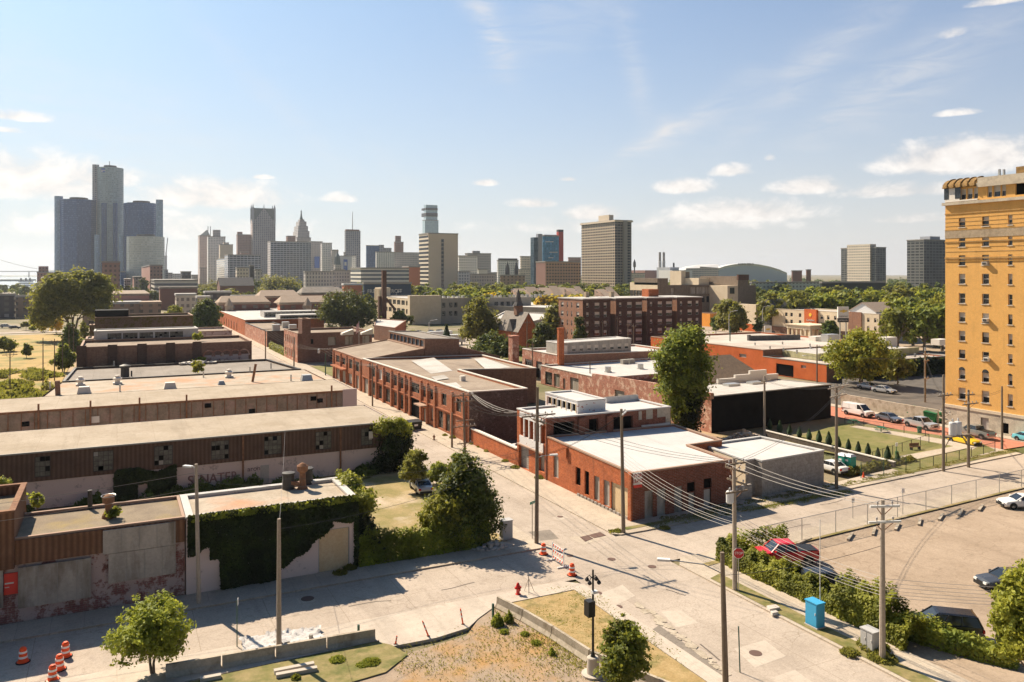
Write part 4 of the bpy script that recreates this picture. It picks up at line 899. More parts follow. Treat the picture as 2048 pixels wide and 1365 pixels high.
# black building
kb = building('black_building', 'big black painted building with a pale ribbed metal roof and stepped rear parapet', [(83., 97.5), (110.6, 99.0), (110.2, 111.), (83., 112.)], [5.7, 5.7, 5.2, 5.2], 'black_paint', 'corrugated_grey', par=.02, pt=.2, coping='frame_grey', walls={3: 'brick_salmon', 1: 'brick_brown', 2: 'brick_orange'}, holes={3: [(8.6, 9.8, .05, 2.4, 'door')]})
mb = MB()
for a, b, z in ((100, 103.5, 6.6), (103.5, 107.5, 7.2), (107.5, 110.4, 6.3), (96, 100, 6.1)): mb.box(a, 111., 4.5, b, 111.45, z)
mb.build('parapet', 'coping_pale', kb)
mb = MB(); mb.box(82.9, 97.3, 5.4, 83.3, 103, 6.3); mb.box(82.9, 103, 5.4, 83.3, 107, 7.0); mb.build('parapet', 'brick_salmon', kb)
for u, v, lab in ((1463, 770, 'left of two skylights on the ribbed roof'), (1510, 766, 'right of two skylights on the ribbed roof')):
    x, y = G(u, v, 5.5); on('skylight', lab, 'skylight', MB().box(x-1.3, y-.8, 5.2, x+1.3, y+.8, 5.75), 'galvanised')
# gabled brown house
def gable(name, label, x0, x1, y0, y1, ze, zr, wall, roof, axis='x', hip=0., over=.4, holes=None, cat='house', base=0., wmat=None):
    r = root(name, label, cat, ((x0+x1)/2, (y0+y1)/2, base)); mb = MB(); ms = [wall]
    face(mb, (x0, y0), (x1, y0), base, ze, (holes or {}).get(0, ()), par=r); face(mb, (x1, y0), (x1, y1), base, ze, (holes or {}).get(1, ()), par=r)
    face(mb, (x1, y1), (x0, y1), base, ze); face(mb, (x0, y1), (x0, y0), base, ze, (holes or {}).get(3, ()), par=r)
    rb = MB(); o = over; t = .18
    if axis == 'x':
        ym = (y0+y1)/2; k = (zr-ze)/(ym-y0); zo = ze-o*k
        a, b = (x0-o+hip, x1+o-hip) if hip else (x0-o, x1+o)
        for dz in (0, t):
            pass
        rb.add([(x0-o, y0-o, zo), (x1+o, y0-o, zo), (b, ym, zr), (a, ym, zr), (x0-o, y1+o, zo), (x1+o, y1+o, zo)]+[(x0-o, y0-o, zo+t), (x1+o, y0-o, zo+t), (b, ym, zr+t), (a, ym, zr+t), (x0-o, y1+o, zo+t), (x1+o, y1+o, zo+t)],
               [(6,7,8,9), (9,8,11,10), (3,2,1,0), (4,5,2,3), (0,1,7,6), (5,4,10,11), (1,2,8,7), (2,5,11,8), (3,0,6,9), (4,3,9,10)])
        if not hip:
            mb.poly([(x0, y1, ze), (x0, y0, ze), (x0, ym, zr)]); mb.poly([(x1, y0, ze), (x1, y1, ze), (x1, ym, zr)])
    else:
        xm = (x0+x1)/2; k = (zr-ze)/(xm-x0); zo = ze-o*k; a, b = y0-o+hip, y1+o-hip
        rb.add([(x0-o, y0-o, zo), (x0-o, y1+o, zo), (xm, b, zr), (xm, a, zr), (x1+o, y0-o, zo), (x1+o, y1+o, zo)]+[(x0-o, y0-o, zo+t), (x0-o, y1+o, zo+t), (xm, b, zr+t), (xm, a, zr+t), (x1+o, y0-o, zo+t), (x1+o, y1+o, zo+t)],
               [(9,8,7,6), (10,11,8,9), (0,1,2,3), (3,2,5,4), (6,7,1,0), (11,10,4,5), (7,8,2,1), (8,11,5,2), (9,6,0,3), (10,9,3,4)])
        if not hip: mb.poly([(x0, y0, ze), (x1, y0, ze), (xm, y0, zr)]); mb.poly([(x1, y1, ze), (x0, y1, ze), (xm, y1, zr)])
    mb.build('wall', wall, r); rb.build('roof', roof, r)
    return r
gable('gabled_shed', 'brown shingled shed roof beside the black building', XY(1412, 118), XY(1527, 118), 118, 130, 4.7, 8.5, 'brick_brown', 'shingle', 'x', hip=3.5)
# orange warehouse and its wide roofs
ob = building('orange_warehouse', 'long vivid orange painted brick wall with a black loading door', rect(145., 131, 188., 151), 4.1, 'paint_orange', 'roof_patchy2', par=.25, coping='frame_grey', walls={0: 'brick_brown'}, holes={3: [(151-YX(1587, 145), 151-YX(1552, 145)+.0, .05, 2.9, 'hole')][::-1] if False else [(sA(1552, 145, 151), sA(1587, 145, 151), .05, 2.9, 'hole'), (sA(1602, 145, 151), sA(1612, 145, 151), 2.6, 3.3, 'board')]})
oc = building('orange_warehouse', 'taller orange block with a wide gravel roof behind the long orange wall', rect(145.1, 151.1, 189, 198), 5.7, 'paint_orange', 'roof_patchy2', par=.35, coping='coping_tile', holes={3: [(sA(1478, 145, 198), sA(1492, 145, 198), 3.2, 4.1, 'shutter')]}, walls={0: 'brick_brown'})
mb = MB(); mb.box(152, 139.5, 3.95, 188, 139.9, 5.6); mb.box(151.6, 139.5, 3.95, 152, 151, 5.4); mb.build('parapet', 'parapet_green', ob)
MB().poly([(152.1, 140, 5.2), (187.9, 140, 5.2), (187.9, 151, 5.5), (152.1, 151, 5.5)]).build('roof', 'roof_light_grey', ob)
x0, y0_ = G(1500, 680, 5.6); x1, y1_ = G(1600, 678, 5.6)
on('parapet_wall', 'dark fire wall with pale ends standing on the wide gravel roof', 'wall', MB().bar((x0, y0_, 6.), (x1, y1_, 6.), .4, 1.6).bar((x0-.8, y0_, 6.1), (x0, y0_, 6.1), .7, 1.9), 'slate_dark')
for u, v, w_, h_, lab in ((1660, 682, 2.2, 2.2, 'large grey roof unit behind the yellow green tree'), (1775, 690, 2.2, 2.4, 'pale roof duct box right of the yellow green tree'), (1640, 680, 3.2, 1.4, 'long white roof unit near the fire wall'), (1880, 688, 2., 1.6, 'pale roof unit beside the yellow tower')):
    x, y = G(u, v, 5.6); on('roof_unit', lab, 'roof unit', MB().box(x-w_, y-1.3, 5.3, x+w_, y+1.3, 5.3+h_), 'coping_pale' if 'grey' not in lab else 'galvanised')
for i, (u, v) in enumerate([(1540+i*27, 700+(i*37 % 11)-3) for i in range(9)]+[(1510, 690), (1565, 688), (1620, 692), (1850, 700), (1830, 712)]):
    x, y = G(u, v, 5.5); on('vent_pipe', 'small vent stub on the wide gravel roof', 'vent pipe', MB().cyl(x, y, 5.2, 6.1, .22, 8), 'galvanised', 'small vent stubs on the gravel roof')
# retaining wall and ramp by the red brick street
on('retaining_wall', 'pale concrete retaining wall along the red brick street', 'wall', MB().box(122.1, 87.2, 0, 122.5, 107, 2.3), 'old_concrete')
sheet('yard', [(122.5, 87), (150, 87), (150, 131), (122.5, 107)], 1.2, 'dark_pavement')
# ---- four storey apartments
ax = 136.3; ay = 223.0; H4 = 16.4
blocks = [(1166, 1221), (1232, 1284.5), (1294, 1344.7), (1354, 1404)]
ap = root('apartment_building', 'long dark brown brick apartment building in four projecting wings', 'building', (ax, ay, 0)); mb = MB()
def px4(u): return XY(u, ay)
for i, (a, b) in enumerate(blocks):
    xa_, xb_ = px4(a), px4(b); L = xb_-xa_; hol = []
    for f in range(5):
        z = 2.0+f*3.02-.6
        hol += [(L*.12, L*.12+.9, z+.3, z+1.7, 'dh'), (L*.42, L*.42+1.9, z, z+1.8, 'dh'), (L*.75, L*.75+(2.6 if i in (1, 2) else 1.2), z, z+1.8, 'dh')]
    if i == 3: hol = [h for h in hol]
    face(mb, (xa_, ay), (xb_, ay), 0, H4, hol, 0, par=ap, sills=False, depth=.2)
    mb.poly([(xb_, ay, 0), (xb_, ay+9, 0), (xb_, ay+9, H4), (xb_, ay, H4)], 0)
    if i: 
        fl = [(3, 4.4, 3+f*3.02, 4.6+f*3.02, 'dh') for f in range(4)]
        face(mb, (xa_, ay+9), (xa_, ay), 0, H4, [], 1)
        mb.poly([(px4(blocks[i-1][1]), ay+9, 0), (xa_, ay+9, 0), (xa_, ay+9, H4), (px4(blocks[i-1][1]), ay+9, H4)], 0)
hol = [(s, s+w_, 2+f*3.02-.6, 3.8+f*3.02-.6, 'dh') for f in range(5) for s, w_ in ((1.6, 1.8), (5.6, .8), (8.4, .8), (11.8, 1.8))]
face(mb, (ax, ay+16), (ax, ay), 0, H4, hol, 1, par=ap, depth=.2)
xe = px4(1404); mb.poly([(xe, ay, 0), (xe, ay+16, 0), (xe, ay+16, H4), (xe, ay, H4)]); mb.poly([(xe, ay+16, 0), (ax, ay+16, 0), (ax, ay+16, H4), (xe, ay+16, H4)])
mb.build('wall', ['brick_dark', 'brick_salmon2'], ap)
mb = MB()
pts = [(ax-.3, ay-.3)]
for i, (a, b) in enumerate(blocks):
    if i: pts += [(px4(a)-.2, ay+8.8), (px4(a)-.2, ay-.3)]
    pts += [(px4(b)+.2, ay-.3)] + ([(px4(b)+.2, ay+8.8)] if i < 3 else [])
pts += [(xe+.3, ay+16.3), (ax-.3, ay+16.3)]
for i, (a, b) in enumerate(blocks): mb.prism(rect(px4(a)-.25, ay-.3, px4(b)+.25, ay+8.99), H4, H4+.35, 0)
mb.prism(rect(ax-.25, ay+9.0, xe+.25, ay+16.3), H4, H4+.36); mb.build('roof', 'roof_white', ap)
MB().box(px4(1318), ay+6, H4+.3, px4(1338), ay+10, H4+3).build('chimney', 'brick_orange', ap)
for u in (1255, 1204): MB().box(px4(u), ay+10, H4+.3, px4(u)+1.3, ay+11.3, H4+2.2).build('chimney', 'brick_tan', ap)
# ---- church-like house
hx, hy = G(1037, 706)
ch = gable('brick_house', 'steep slate roofed brick chapel with a wooden ridge turret', hx, XY(1076, hy), hy, YX(993, hx), 6.8, 12.4, 'brick_orange', 'slate_grey', 'y', over=.3, holes={3: [(4+i*3.3, 5.2+i*3.3, 1.6, 4.6, 'steel') for i in range(4)]}, cat='chapel')
cx_ = (hx+XY(1076, hy))/2; cy_ = hy+7
MB().box(cx_-1.1, cy_-1.1, 11.5, cx_+1.1, cy_+1.1, 14.6).build('turret', 'brick_brown', ch)
MB().lathe(cx_, cy_, [(1.9, 14.5), (1.2, 15.6), (.5, 18.6), (.05, 20)], 8).build('spire', 'slate_dark', ch)
mb = MB(); yy = hy+5.5; mb.add([(hx-.4, yy-2.2, 6.6), (hx-.4, yy+2.2, 6.6), (hx-.4, yy, 10.3), (hx+5, yy, 10.3)], [(1, 0, 2), (0, 3, 2), (3, 1, 2)]); mb.build('dormer', 'slate_dark', ch)
on('brick_house', 'brick gable of the chapel hall behind', 'house', MB(), 'brick_brown') if False else None
# ---- cream industrial building with the chimney
ix, iy = G(820, 650)
def fl2(L, n, w_, z0s, h_, st='steel', skip=0.): return [(L*(skip+(1-skip)*(i+.5)/n)-w_/2, L*(skip+(1-skip)*(i+.5)/n)+w_/2, z, z+h_, st) for i in range(n) for z in z0s]
yl = YX(752, ix); xr = XY(1062, iy)
ib = building('office_building', 'cream three storey industrial block with pylon corner and dark square windows', rect(ix, iy, xr, yl), 12.6, 'stucco_cream', 'roof_light_grey', par=.4, coping='coping_pale', walls={0: 'stucco_grey2'},
    holes={3: fl2(yl-iy, 7, 5.2, (5.1, 9.2), 2.3, skip=.14), 0: [(XY(a, iy)-ix, XY(b, iy)-ix, z, z+2.4, 'steel') for a, b, q in ((849, 856, 0), (860, 867, 0), (873, 880, 1), (884, 891, 1), (898, 905, 1), (908, 915, 1), (989, 996, 0), (1001, 1008, 0), (1013, 1020, 0), (1024, 1031, 0)) for z in ((8., 3.8) if q else (8.,))]})
mb = MB(); mb.box(ix-.4, yl-10, 0, ix+5, yl+.5, 17.2); 
for k in range(4): mb.box(ix-.9, yl-9+k*2.6, 0, ix-.4, yl-8+k*2.6, 16.6)
mb.build('pylon', 'limestone', ib)
MB().box(ix-.2, iy-.3, 0, ix+16, iy+3, 14.1).build('corner_block', 'stucco_cream', ib)
mb = MB()
for k in range(26): x = ix+18+k*2.6; mb.box(x, iy+2, 12.2, x+1.3, iy+3.6, 13.4+R.random()*.9)
mb.build('roof_duct', 'galvanised', ib)
px_, py_ = GD(768, 345)
cmny = root('chimney', 'tall rusty square chimney with a slanting duct beside the cream building', 'chimney', (px_, py_, 0))
mb = MB(); mb.box(px_-.9, py_-.9, 0, px_+.9, py_+.9, 26.2); mb.box(px_-1.9, py_+0.91, 0, px_+.4, py_+3.0, 15); mb.build('shaft', 'rust_dark', cmny)
MB().bar((px_+1, py_, 14), (px_+4.6, py_-2, 9), .9, .9).build('duct', 'rust_dark', cmny)
# white roofed hall behind
x_, y_ = GD(905, 470); building('low_building', 'broad white roofed hall behind the big willow', [GD(870, 430), GD(1095, 380), GD(1230, 470), GD(900, 520)], 8.5, 'stucco_grey', 'roof_white', par=.3, coping='coping_pale')
building('low_building', 'pale plain wall hall behind the chapel', [GD(985, 300), GD(1062, 275), GD(1120, 330), GD(1010, 350)], 8.2, 'stucco_grey', 'roof_white', par=.3, coping='coping_pale')
# left of it: small white and orange-brick shop
building('shop', 'small shop with a white roof, white doors and orange brick side', [GD(748, 300), GD(790, 285), GD(812, 330), GD(752, 345)][0:4], 5.4, 'brick_orange', 'roof_white', par=.2, walls={0: 'brick_brown'})
# ---- theatre block
tx, ty = GD(1315, 410)
tm = root('theatre', 'big grey brown brick theatre block with boarded panels and a square stage tower', 'building', (tx, ty, 0))
tl = YX(1260, tx); mb = MB()
h0 = Z(566, tx, ty); face(mb, (tx, tl), (tx, ty), 0, h0, fl2(tl-ty, 8, 3.2, (h0-8.6,), 4.4), 1, par=tm)
x2 = XY(1478, ty); h1 = Z(570, (tx+x2)/2, ty)
hl = [(XY(a, ty)-tx, XY(b, ty)-tx, Z(vb, XY(a, ty), ty), Z(va, XY(a, ty), ty), 'board') for a, b, va, vb in ((1381, 1391, 575, 588), (1393, 1410, 575, 588), (1411, 1428, 575, 588), (1431, 1446, 575, 588), (1342, 1348, 577, 590))]
hl += [(XY(a, ty)-tx, XY(b, ty)-tx, Z(605, XY(a, ty), ty), Z(593, XY(a, ty), ty), 'hole') for a, b in ((1402, 1409), (1413, 1429), (1432, 1444))]
face(mb, (tx, ty), (x2, ty), 0, h1, hl, 0, par=tm)
mb.box(tx+.35, ty+.35, 0, x2, tl-.1, min(h0, h1)-.4, 2)
mb.box(tx, ty, h1, XY(1336, ty), tl-4, Z(557, tx, ty), 0)
for i in range(6): k = XY(1340, ty)+i; 
y3 = ty-14; a, b, c = XY(1455, y3), XY(1476, y3), XY(1513, y3)
mb.box(a, y3, 0, b, y3+22, Z(572, a, y3), 1); mb.box(b+.02, y3+.01, 0, XY(1497, y3), y3+30, Z(553, b, y3), 0); mb.box(XY(1497, y3)+.02, y3+.5, 0, c, y3+28, Z(571, b, y3), 0)
mb.box(XY(1453, y3), y3+22, 0, XY(1474, y3), y3+34, Z(557, b, y3), 1); mb.box(XY(1446, y3), y3+34, 0, XY(1455, y3), y3+44, Z(542, b, y3), 1); mb.box(XY(1455, y3), y3+34.2, 0, XY(1464, y3), y3+43, Z(544, b, y3), 0)
mb.build('wall', ['brick_taupe', 'stucco_cream', 'roof_grey'], tm)
mb = MB()
for i in range(7): k = XY(1476, y3)+i*(XY(1497, y3)-XY(1476, y3))/7; z = Z(553, b, y3); mb.box(k, y3-.3, z-2, k+1.1, y3+1, z+.9)
mb.build('battlement', 'rust_dark', tm)
MB().box(a+1.5, y3-.08, Z(588, a, y3), a+4.6, y3-.01, Z(576, a, y3)).build('window', 'glass_dark', tm)
# ---- motel
mx = 246.; my0, my1 = YX(1758, mx), YX(1485, mx); Lm = my1-my0; sm = lambda u: my1-YX(u, mx); zM = lambda v, u: Z(v, mx, YX(u, mx))
tops = 10.2
hl = []
for u in (1570, 1580.5, 1597.5): hl += [(sm(u), sm(u+5), z, z+1.5, 'glass') for z in (7.4, 4.6)]
for u in (1641, 1654, 1668, 1696, 1710, 1734, 1748): hl += [(sm(u), sm(u+5), z, z+1.5, 'dhd') for z in (7.2, 4.2)]
mo = building('motel', 'three storey cream motel with orange sign panel and glazed stair', rect(mx, my0, mx+16, my1), tops, 'stucco_cream', 'roof_light_grey', holes={3: hl}, par=.4, coping='stone_trim')
mb = MB(); mb.box(mx-2., YX(1519, mx), 3.2, mx-.02, my1+.5, 11.6); mb.build('gable_block', 'stucco_cream', mo)
MB().box(mx-2., YX(1519, mx)+.0, 0, mx-.02, my1+.5, 3.18).build('base', 'paint_orange', mo)
MB().box(mx-1.1, YX(1544, mx), 2.6, mx-.02, YX(1519.5, mx), 10.5).build('glazed_stair', 'stair_glass', mo)
MB().box(mx-.5, YX(1604, mx), 0, mx-.02, YX(1545, mx), 2.9).build('base', 'brick_brown', mo)
MB().box(mx-.5, YX(1758, mx), 0, mx-.02, YX(1640, mx), 3.1).build('base', 'brick_dark', mo)
MB().box(mx-.4, YX(1724, mx), 3.12, mx-.02, YX(1698, mx), 10.6).build('panel', 'brick_salmon2', mo)
yc = (YX(1612, mx)+YX(1637, mx))/2
MB().box(mx-1.0, YX(1636.5, mx), 2.8, mx-.02, YX(1612, mx), 10.7).build('sign_panel', 'paint_orange', mo)
mb = MB(); mb.cyl(0, 0, 0, .1, .7, 14)
lg = link('emblem', mb.mesh('emblem', 'sign_yellow'), mo, (mx-1.02-mo.location.x, yc-mo.location.y, 8.6), 0); lg.rotation_euler = (0, math.radians(-90), 0)
text('lettering', 'Comfort', 1.15, (mx-1.06, yc, 6.5), math.radians(-90), 'frame_white', mo, .03); text('lettering', 'INN', .8, (mx-1.06, yc, 5.4), math.radians(-90), 'frame_white', mo, .03)
mb = MB(); mb.prism([(mx-.5, YX(1544, mx)), (mx+9, YX(1544, mx)), (mx+9, YX(1522, mx)), (mx-.5, YX(1522, mx))], 10.2, 10.6)
ys, ye = YX(1548, mx), YX(1520, mx); mb.add([(mx, ys, 10.6), (mx, ye, 10.6), (mx, (ys+ye)/2, 14), (mx+9, ys, 10.6), (mx+9, ye, 10.6), (mx+9, (ys+ye)/2, 14)], [(1, 0, 2), (3, 4, 5), (0, 3, 5, 2), (4, 1, 2, 5)]); mb.build('gable_roof', 'slate_grey', mo)
pc = root('portico', 'cream drive-in canopy on square columns in front of the motel', 'portico', (mx-12, yc, 0)); mb = MB()
p0, p1 = YX(1640, mx-9), YX(1592, mx-9); mb.box(mx-14, p0, 3.9, mx-3, p1, 5.2); mb.box(mx-14.4, p0-.3, 5.2, mx-2.6, p1+.3, 5.5); mb.build('roof', 'stucco_cream', pc)
for k in range(6): 
    for xx_ in (mx-13.8, mx-4.2): yy = p0+.2+k*(p1-p0-1)/5; MB().box(xx_, yy, 0, xx_+.7, yy+.7, 3.9).build('column', 'stucco_cream', pc)
building('shop', 'small orange shop with a cream awning behind the avenue', rect(248, YX(1420, 248), 262, YX(1398, 248)), 6.2, 'paint_orange2', 'roof_grey', par=.2)
building('shop', 'low brown brick shop half hidden by the street tree', rect(250, YX(1480, 250), 268, YX(1424, 250)), 4.6, 'brick_salmon2', 'roof_grey', par=.2)
# pole signs
def polesign(u, v_top, v_bot, w_, D, lab, small=False):
    x, y = GD(u, D); zt = CH-(v_top-VH)*D/FPX; zb = CH-(v_bot-VH)*D/FPX
    s = root('sign', lab, 'sign', (x, y, 0)); a = math.radians(-90-0)
    ax_ = (C_, -S_)
    def P(k, z, q=0.): return (x+ax_[0]*k-S_*q, y+ax_[1]*k-C_*q, z)
    def pnl(nm, z0, z1, m, t=.35):
        MB().bar(P(-w_/2, (z0+z1)/2), P(w_/2, (z0+z1)/2), t*2, z1-z0).build(nm, m, s)
    hh = zt-zb
    if not small:
        pnl('panel', zb+hh*.27, zt, 'frame_white'); pnl('lower_panel', zb, zb+hh*.265, 'frame_dark')
        for k in (-w_*.28, w_*.28): MB().tube([P(k, 0), P(k, zb)], .22, 8).build('post', 'galvanised', s)
        text('lettering', 'CHEVROLET', w_*.155, P(0, zb+hh*.38, .4), -TH, 'frame_dark', s); text('lettering', 'JEFFERSON', w_*.16, P(0, zb+hh*.13, .4), -TH, 'frame_white', s)
        zc = zb+hh*.72; e = w_
        mb = MB(); q = .42
        mb.poly([P(-.34*e, zc-.07*e, q), P(-.10*e, zc-.07*e, q), P(-.10*e, zc-.14*e, q), P(.10*e, zc-.14*e, q), P(.10*e, zc-.07*e, q), P(.30*e, zc-.07*e, q), P(.36*e, zc+.07*e, q), P(.12*e, zc+.07*e, q), P(.12*e, zc+.14*e, q), P(-.08*e, zc+.14*e, q), P(-.08*e, zc+.07*e, q), P(-.28*e, zc+.07*e, q)])
        mb.build('emblem', 'sign_gold', s)
    else:
        pnl('panel', zb, zt, 'frame_white', .2); MB().tube([P(0, 0), P(0, zb)], .12, 8).build('post', 'galvanised', s)
        zc = (zb+zt)/2+.3; e = w_; q = .24
        MB().poly([P(-.34*e, zc-.07*e, q), P(-.10*e, zc-.14*e, q), P(.10*e, zc-.14*e, q), P(.36*e, zc+.07*e, q), P(.12*e, zc+.14*e, q), P(-.28*e, zc+.07*e, q)]).build('emblem', 'sign_gold', s)
polesign(1686, 614, 645, 3.6, 268, 'tall white and black dealer sign with a gold cross emblem on two posts')
polesign(1536, 652, 669, 2.6, 290, 'small white sign with a gold emblem beside the avenue', True)
# ================================================================== YELLOW TOWER
YX0, YF = 122.2, 85.9; sY = lambda u: YF-YX(u, YX0); zY = lambda v, u: Z(v, YX0, YX(u, YX0))
yt_ = root('apartment_tower', 'eleven storey yellow brick apartment tower with a crumbling tiled roofline', 'building', (YX0, YF-6, 0))
rows_v = [(436, 455), (475, 494), (511, 531), (548, 568), (587, 607), (625, 644), (662, 682), (700, 717)]
cols = [(1917.5, 1930.5), (1964, 1978), (2016, 2025), (2075, 2086), (2118, 2130)]
hl = []
for c, (a, b) in enumerate(cols):
    for va, vb in rows_v: hl.append((sY(a), sY(b), zY(vb, 1924), zY(va, 1924), R.choice(('dh', 'dh', 'dhd', 'hole2'))))
    hl.append((sY(a), sY(b), zY(759, 1924), zY(741, 1924), 'dh'))
    hl.append((sY(a)-.05, sY(b)+.05, zY(799, 1924), zY(776, 1924), 'dh'))
    if c < 2: hl.append((sY(1920 if c == 0 else 1971), sY(1952 if c == 0 else 1992)+.0, .9, 2.2, 'board')) if False else None
mb = MB()
face(mb, (YX0, YF), (YX0, 52), 3.1, 36.2, hl, 0, par=yt_, sills=True, depth=.32)
mb.box(YX0+.01, 52, 3.1, 150, YF-.01, 36.1, 0)
mb.f.pop(-1); mb.m.pop(-1)     # the street side of that core is the pierced wall above
mb.build('wall', 'brick_yellow', yt_)
face_b = MB(); face(face_b, (YX0-.15, YF+.1), (YX0-.15, 52), 0, 3.1, [(6.2, 7.5, .05, 2.3, 'door'), (9.6, 10.6, .4, 2.0, 'hole')], 0, par=yt_); face_b.box(YX0-.14, 52, 0, 150, YF+.1, 3.1); face_b.f.pop(-1); face_b.m.pop(-1); face_b.build('plinth', 'limestone_grey', yt_)
MB().box(YX0-.28, 51.9, 3.1, YX0+.2, YF+.2, 3.55).build('string_course', 'limestone', yt_)
mb = MB(); yy = YX(1912, YX0); mb.box(YX0-.13, yy-.9, 37.1, YX0-.1, yy+.1, 39.0); mb.box(YX0-.13, yy+1.2, 37.1, YX0-.1, yy+2.0, 39.0); mb.build('window', 'glass_dark', yt_)
# arched heads over the second floor windows
mb = MB()
for a, b in cols:
    s0, s1 = sY(a), sY(b); yc = YF-(s0+s1)/2; z = zY(741, 1924); r_ = (s1-s0)/2
    ring = [(yc+r_*math.cos(t*math.pi/8), z+r_*math.sin(t*math.pi/8)) for t in range(9)]
    mb.poly([(YX0-.015, q, w_) for q, w_ in ring])
mb.build('arched_head', 'glass_dark', yt_)
mb = MB()
for z, p, t in ((30.0, .12, .2), (27.35, .12, .25), (26.9, .1, .12), (zY(462, 1900), .06, .15), (34.6, .1, .2)): mb.box(YX0-p, 52, z, YX0-.01, YF+.05, z+t)
for z in [zY(v, 1900) for v in (430, 438, 446, 454, 470, 478, 486, 496, 505)]: mb.box(YX0-.035, 52, z, YX0-.012, YF, z+.07)
mb.build('brick_band', 'brick_yellow_dark', yt_)
MB().box(YX0-.05, 52, zY(478, 1900)+.05, YX0-.012, YF+.02, zY(462, 1900)-.05).build('frieze', 'brick_tan', yt_)
z5 = 36.2
MB().box(YX0-.5, 51.9, z5-.1, 150, YF+.3, z5+.35).build('cornice', 'limestone_grey', yt_)
hl = [(sY(a), sY(b), 36.9, 38.6, 'dh') for a, b in ((1920, 1931), (1933, 1944), (1946, 1955), (1974, 1983), (1986, 2000), (2002, 2011), (2100, 2112))]+[(sY(2030), sY(2062), 36.9, 38.7, 'hole')]
mb = MB(); face(mb, (YX0+.1, YF), (YX0+.1, 52), z5+.4, 38.9, hl, 0, par=yt_, depth=.3); mb.box(YX0+.12, 52, z5+.4, 150, YF-.02, 38.8); mb.f.pop(-1); mb.m.pop(-1); mb.build('attic', 'brick_yellow', yt_)
MB().box(YX0-.1, YX(1955.5, YX0), z5+.45, YX0+.08, YF+.02, 36.85).box(YX0-.1, YX(1919.5, YX0), 36.85, YX0+.08, YF+.02, 38.9).build('corner_bay', 'frame_white', yt_)
mb = MB(); ya, yb_ = YX(1956, YX0), YF+.3
for k in range(10):          # barrel tiled curved roof over the corner bay
    t0, t1 = k*math.pi/20, (k+1)*math.pi/20
    p0, p1 = (YX0-.5+2.2*(1-math.cos(t0)), 38.9+1.5*math.sin(t0)), (YX0-.5+2.2*(1-math.cos(t1)), 38.9+1.5*math.sin(t1))
    mb.poly([(p0[0], ya, p0[1]), (p0[0], yb_, p0[1]), (p1[0], yb_-.25, p1[1]), (p1[0], ya, p1[1])][::-1]); mb.poly([(p0[0], yb_, p0[1]), (YX0+6, yb_, p0[1]), (YX0+6, yb_-.25, p1[1]), (p1[0], yb_-.25, p1[1])][::-1])
for k in range(5):
    yy = ya+k*(yb_-ya)/5+.3
    mb.tube([(YX0-.52+2.2*(1-math.cos(t)), yy, 38.92+1.5*math.sin(t)) for t in [q*math.pi/12 for q in range(7)]], .16, 6)
mb.box(YX0+1.7, ya, 38.8, YX0+6, yb_-.4, 40.38); mb.build('tiled_roof', 'tile_ochre', yt_)
mb = MB(); mb.box(YX0-.45, 52, 38.6, YX0+.9, ya-.02, 39.3); mb.box(YX0-.3, 52, 39.3, YX0+.9, ya-.1, 40.1); mb.box(YX0+2, 52, 38.8, 150, ya, 40.3); mb.build('cornice', 'limestone_grey', yt_)
mb = MB(); x, y = YX0+3, YX(1975, YX0); mb.box(x, y, 40.2, x+.4, y+.25, 41.5); mb.box(x, y-.7, 40.2, x+.4, y-.5, 41.4); mb.build('vent', 'galvanised', yt_)
mb = MB(); yy = YX(2028, YX0); mb.box(YX0+.5, 53, 40.15, YX0+6, yy, 41.2); mb.build('penthouse', 'tile_ochre', yt_)
for u, v in ((1970, 531), (1973, 717), (1971, 641-300+300)):
    x = YX0; y = YX(u+2, x); z = zY(v, 1924); o = on('air_conditioner', 'window air conditioner on the yellow tower, ' + {531: 'third floor from the top', 717: 'third floor from the street', 641: 'middle floors'}[v], 'air conditioner', MB().box(x-.5, y-.4, z, x+.1, y+.4, z+.5).box(x-.53, y-.3, z+.08, x-.5, y+.3, z+.42, 1), ['frame_white', 'frame_dark'])
# ================================================================== DOWNTOWN, built at its real size and distance
NAMES = set()
def tower(name, label, u0, uc, u1, v, D, mat, roof='t_roof', mat3=None, z0=0., par=None, parts=(), depth=None):
    """block with its near corner at column uc and distance D; west face u0..uc, south face uc..u1, roof at row v"""
    x, y = GD(uc, D); h = Z(v, x, y)
    yl = YX(u0, x) if u0 < uc-.01 else y+(depth or 30)
    xr = XY(u1, y) if u1 > uc+.01 else x+(depth or 30)
    r = par or root(name, label, 'building', (x, y, 0))
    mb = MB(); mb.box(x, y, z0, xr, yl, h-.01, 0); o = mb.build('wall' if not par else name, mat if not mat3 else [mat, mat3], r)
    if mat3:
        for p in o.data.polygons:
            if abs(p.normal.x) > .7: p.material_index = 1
    MB().box(x-.4, y-.4, h, xr+.4, yl+.4, h+1.2).build('roof', roof, r) if not par else None
    return r, x, y, xr, yl, h
def sub(r, nm, u0, uc, u1, v, D, mat, **k): return tower(nm, None, u0, uc, u1, v, D, mat, par=r, **k)
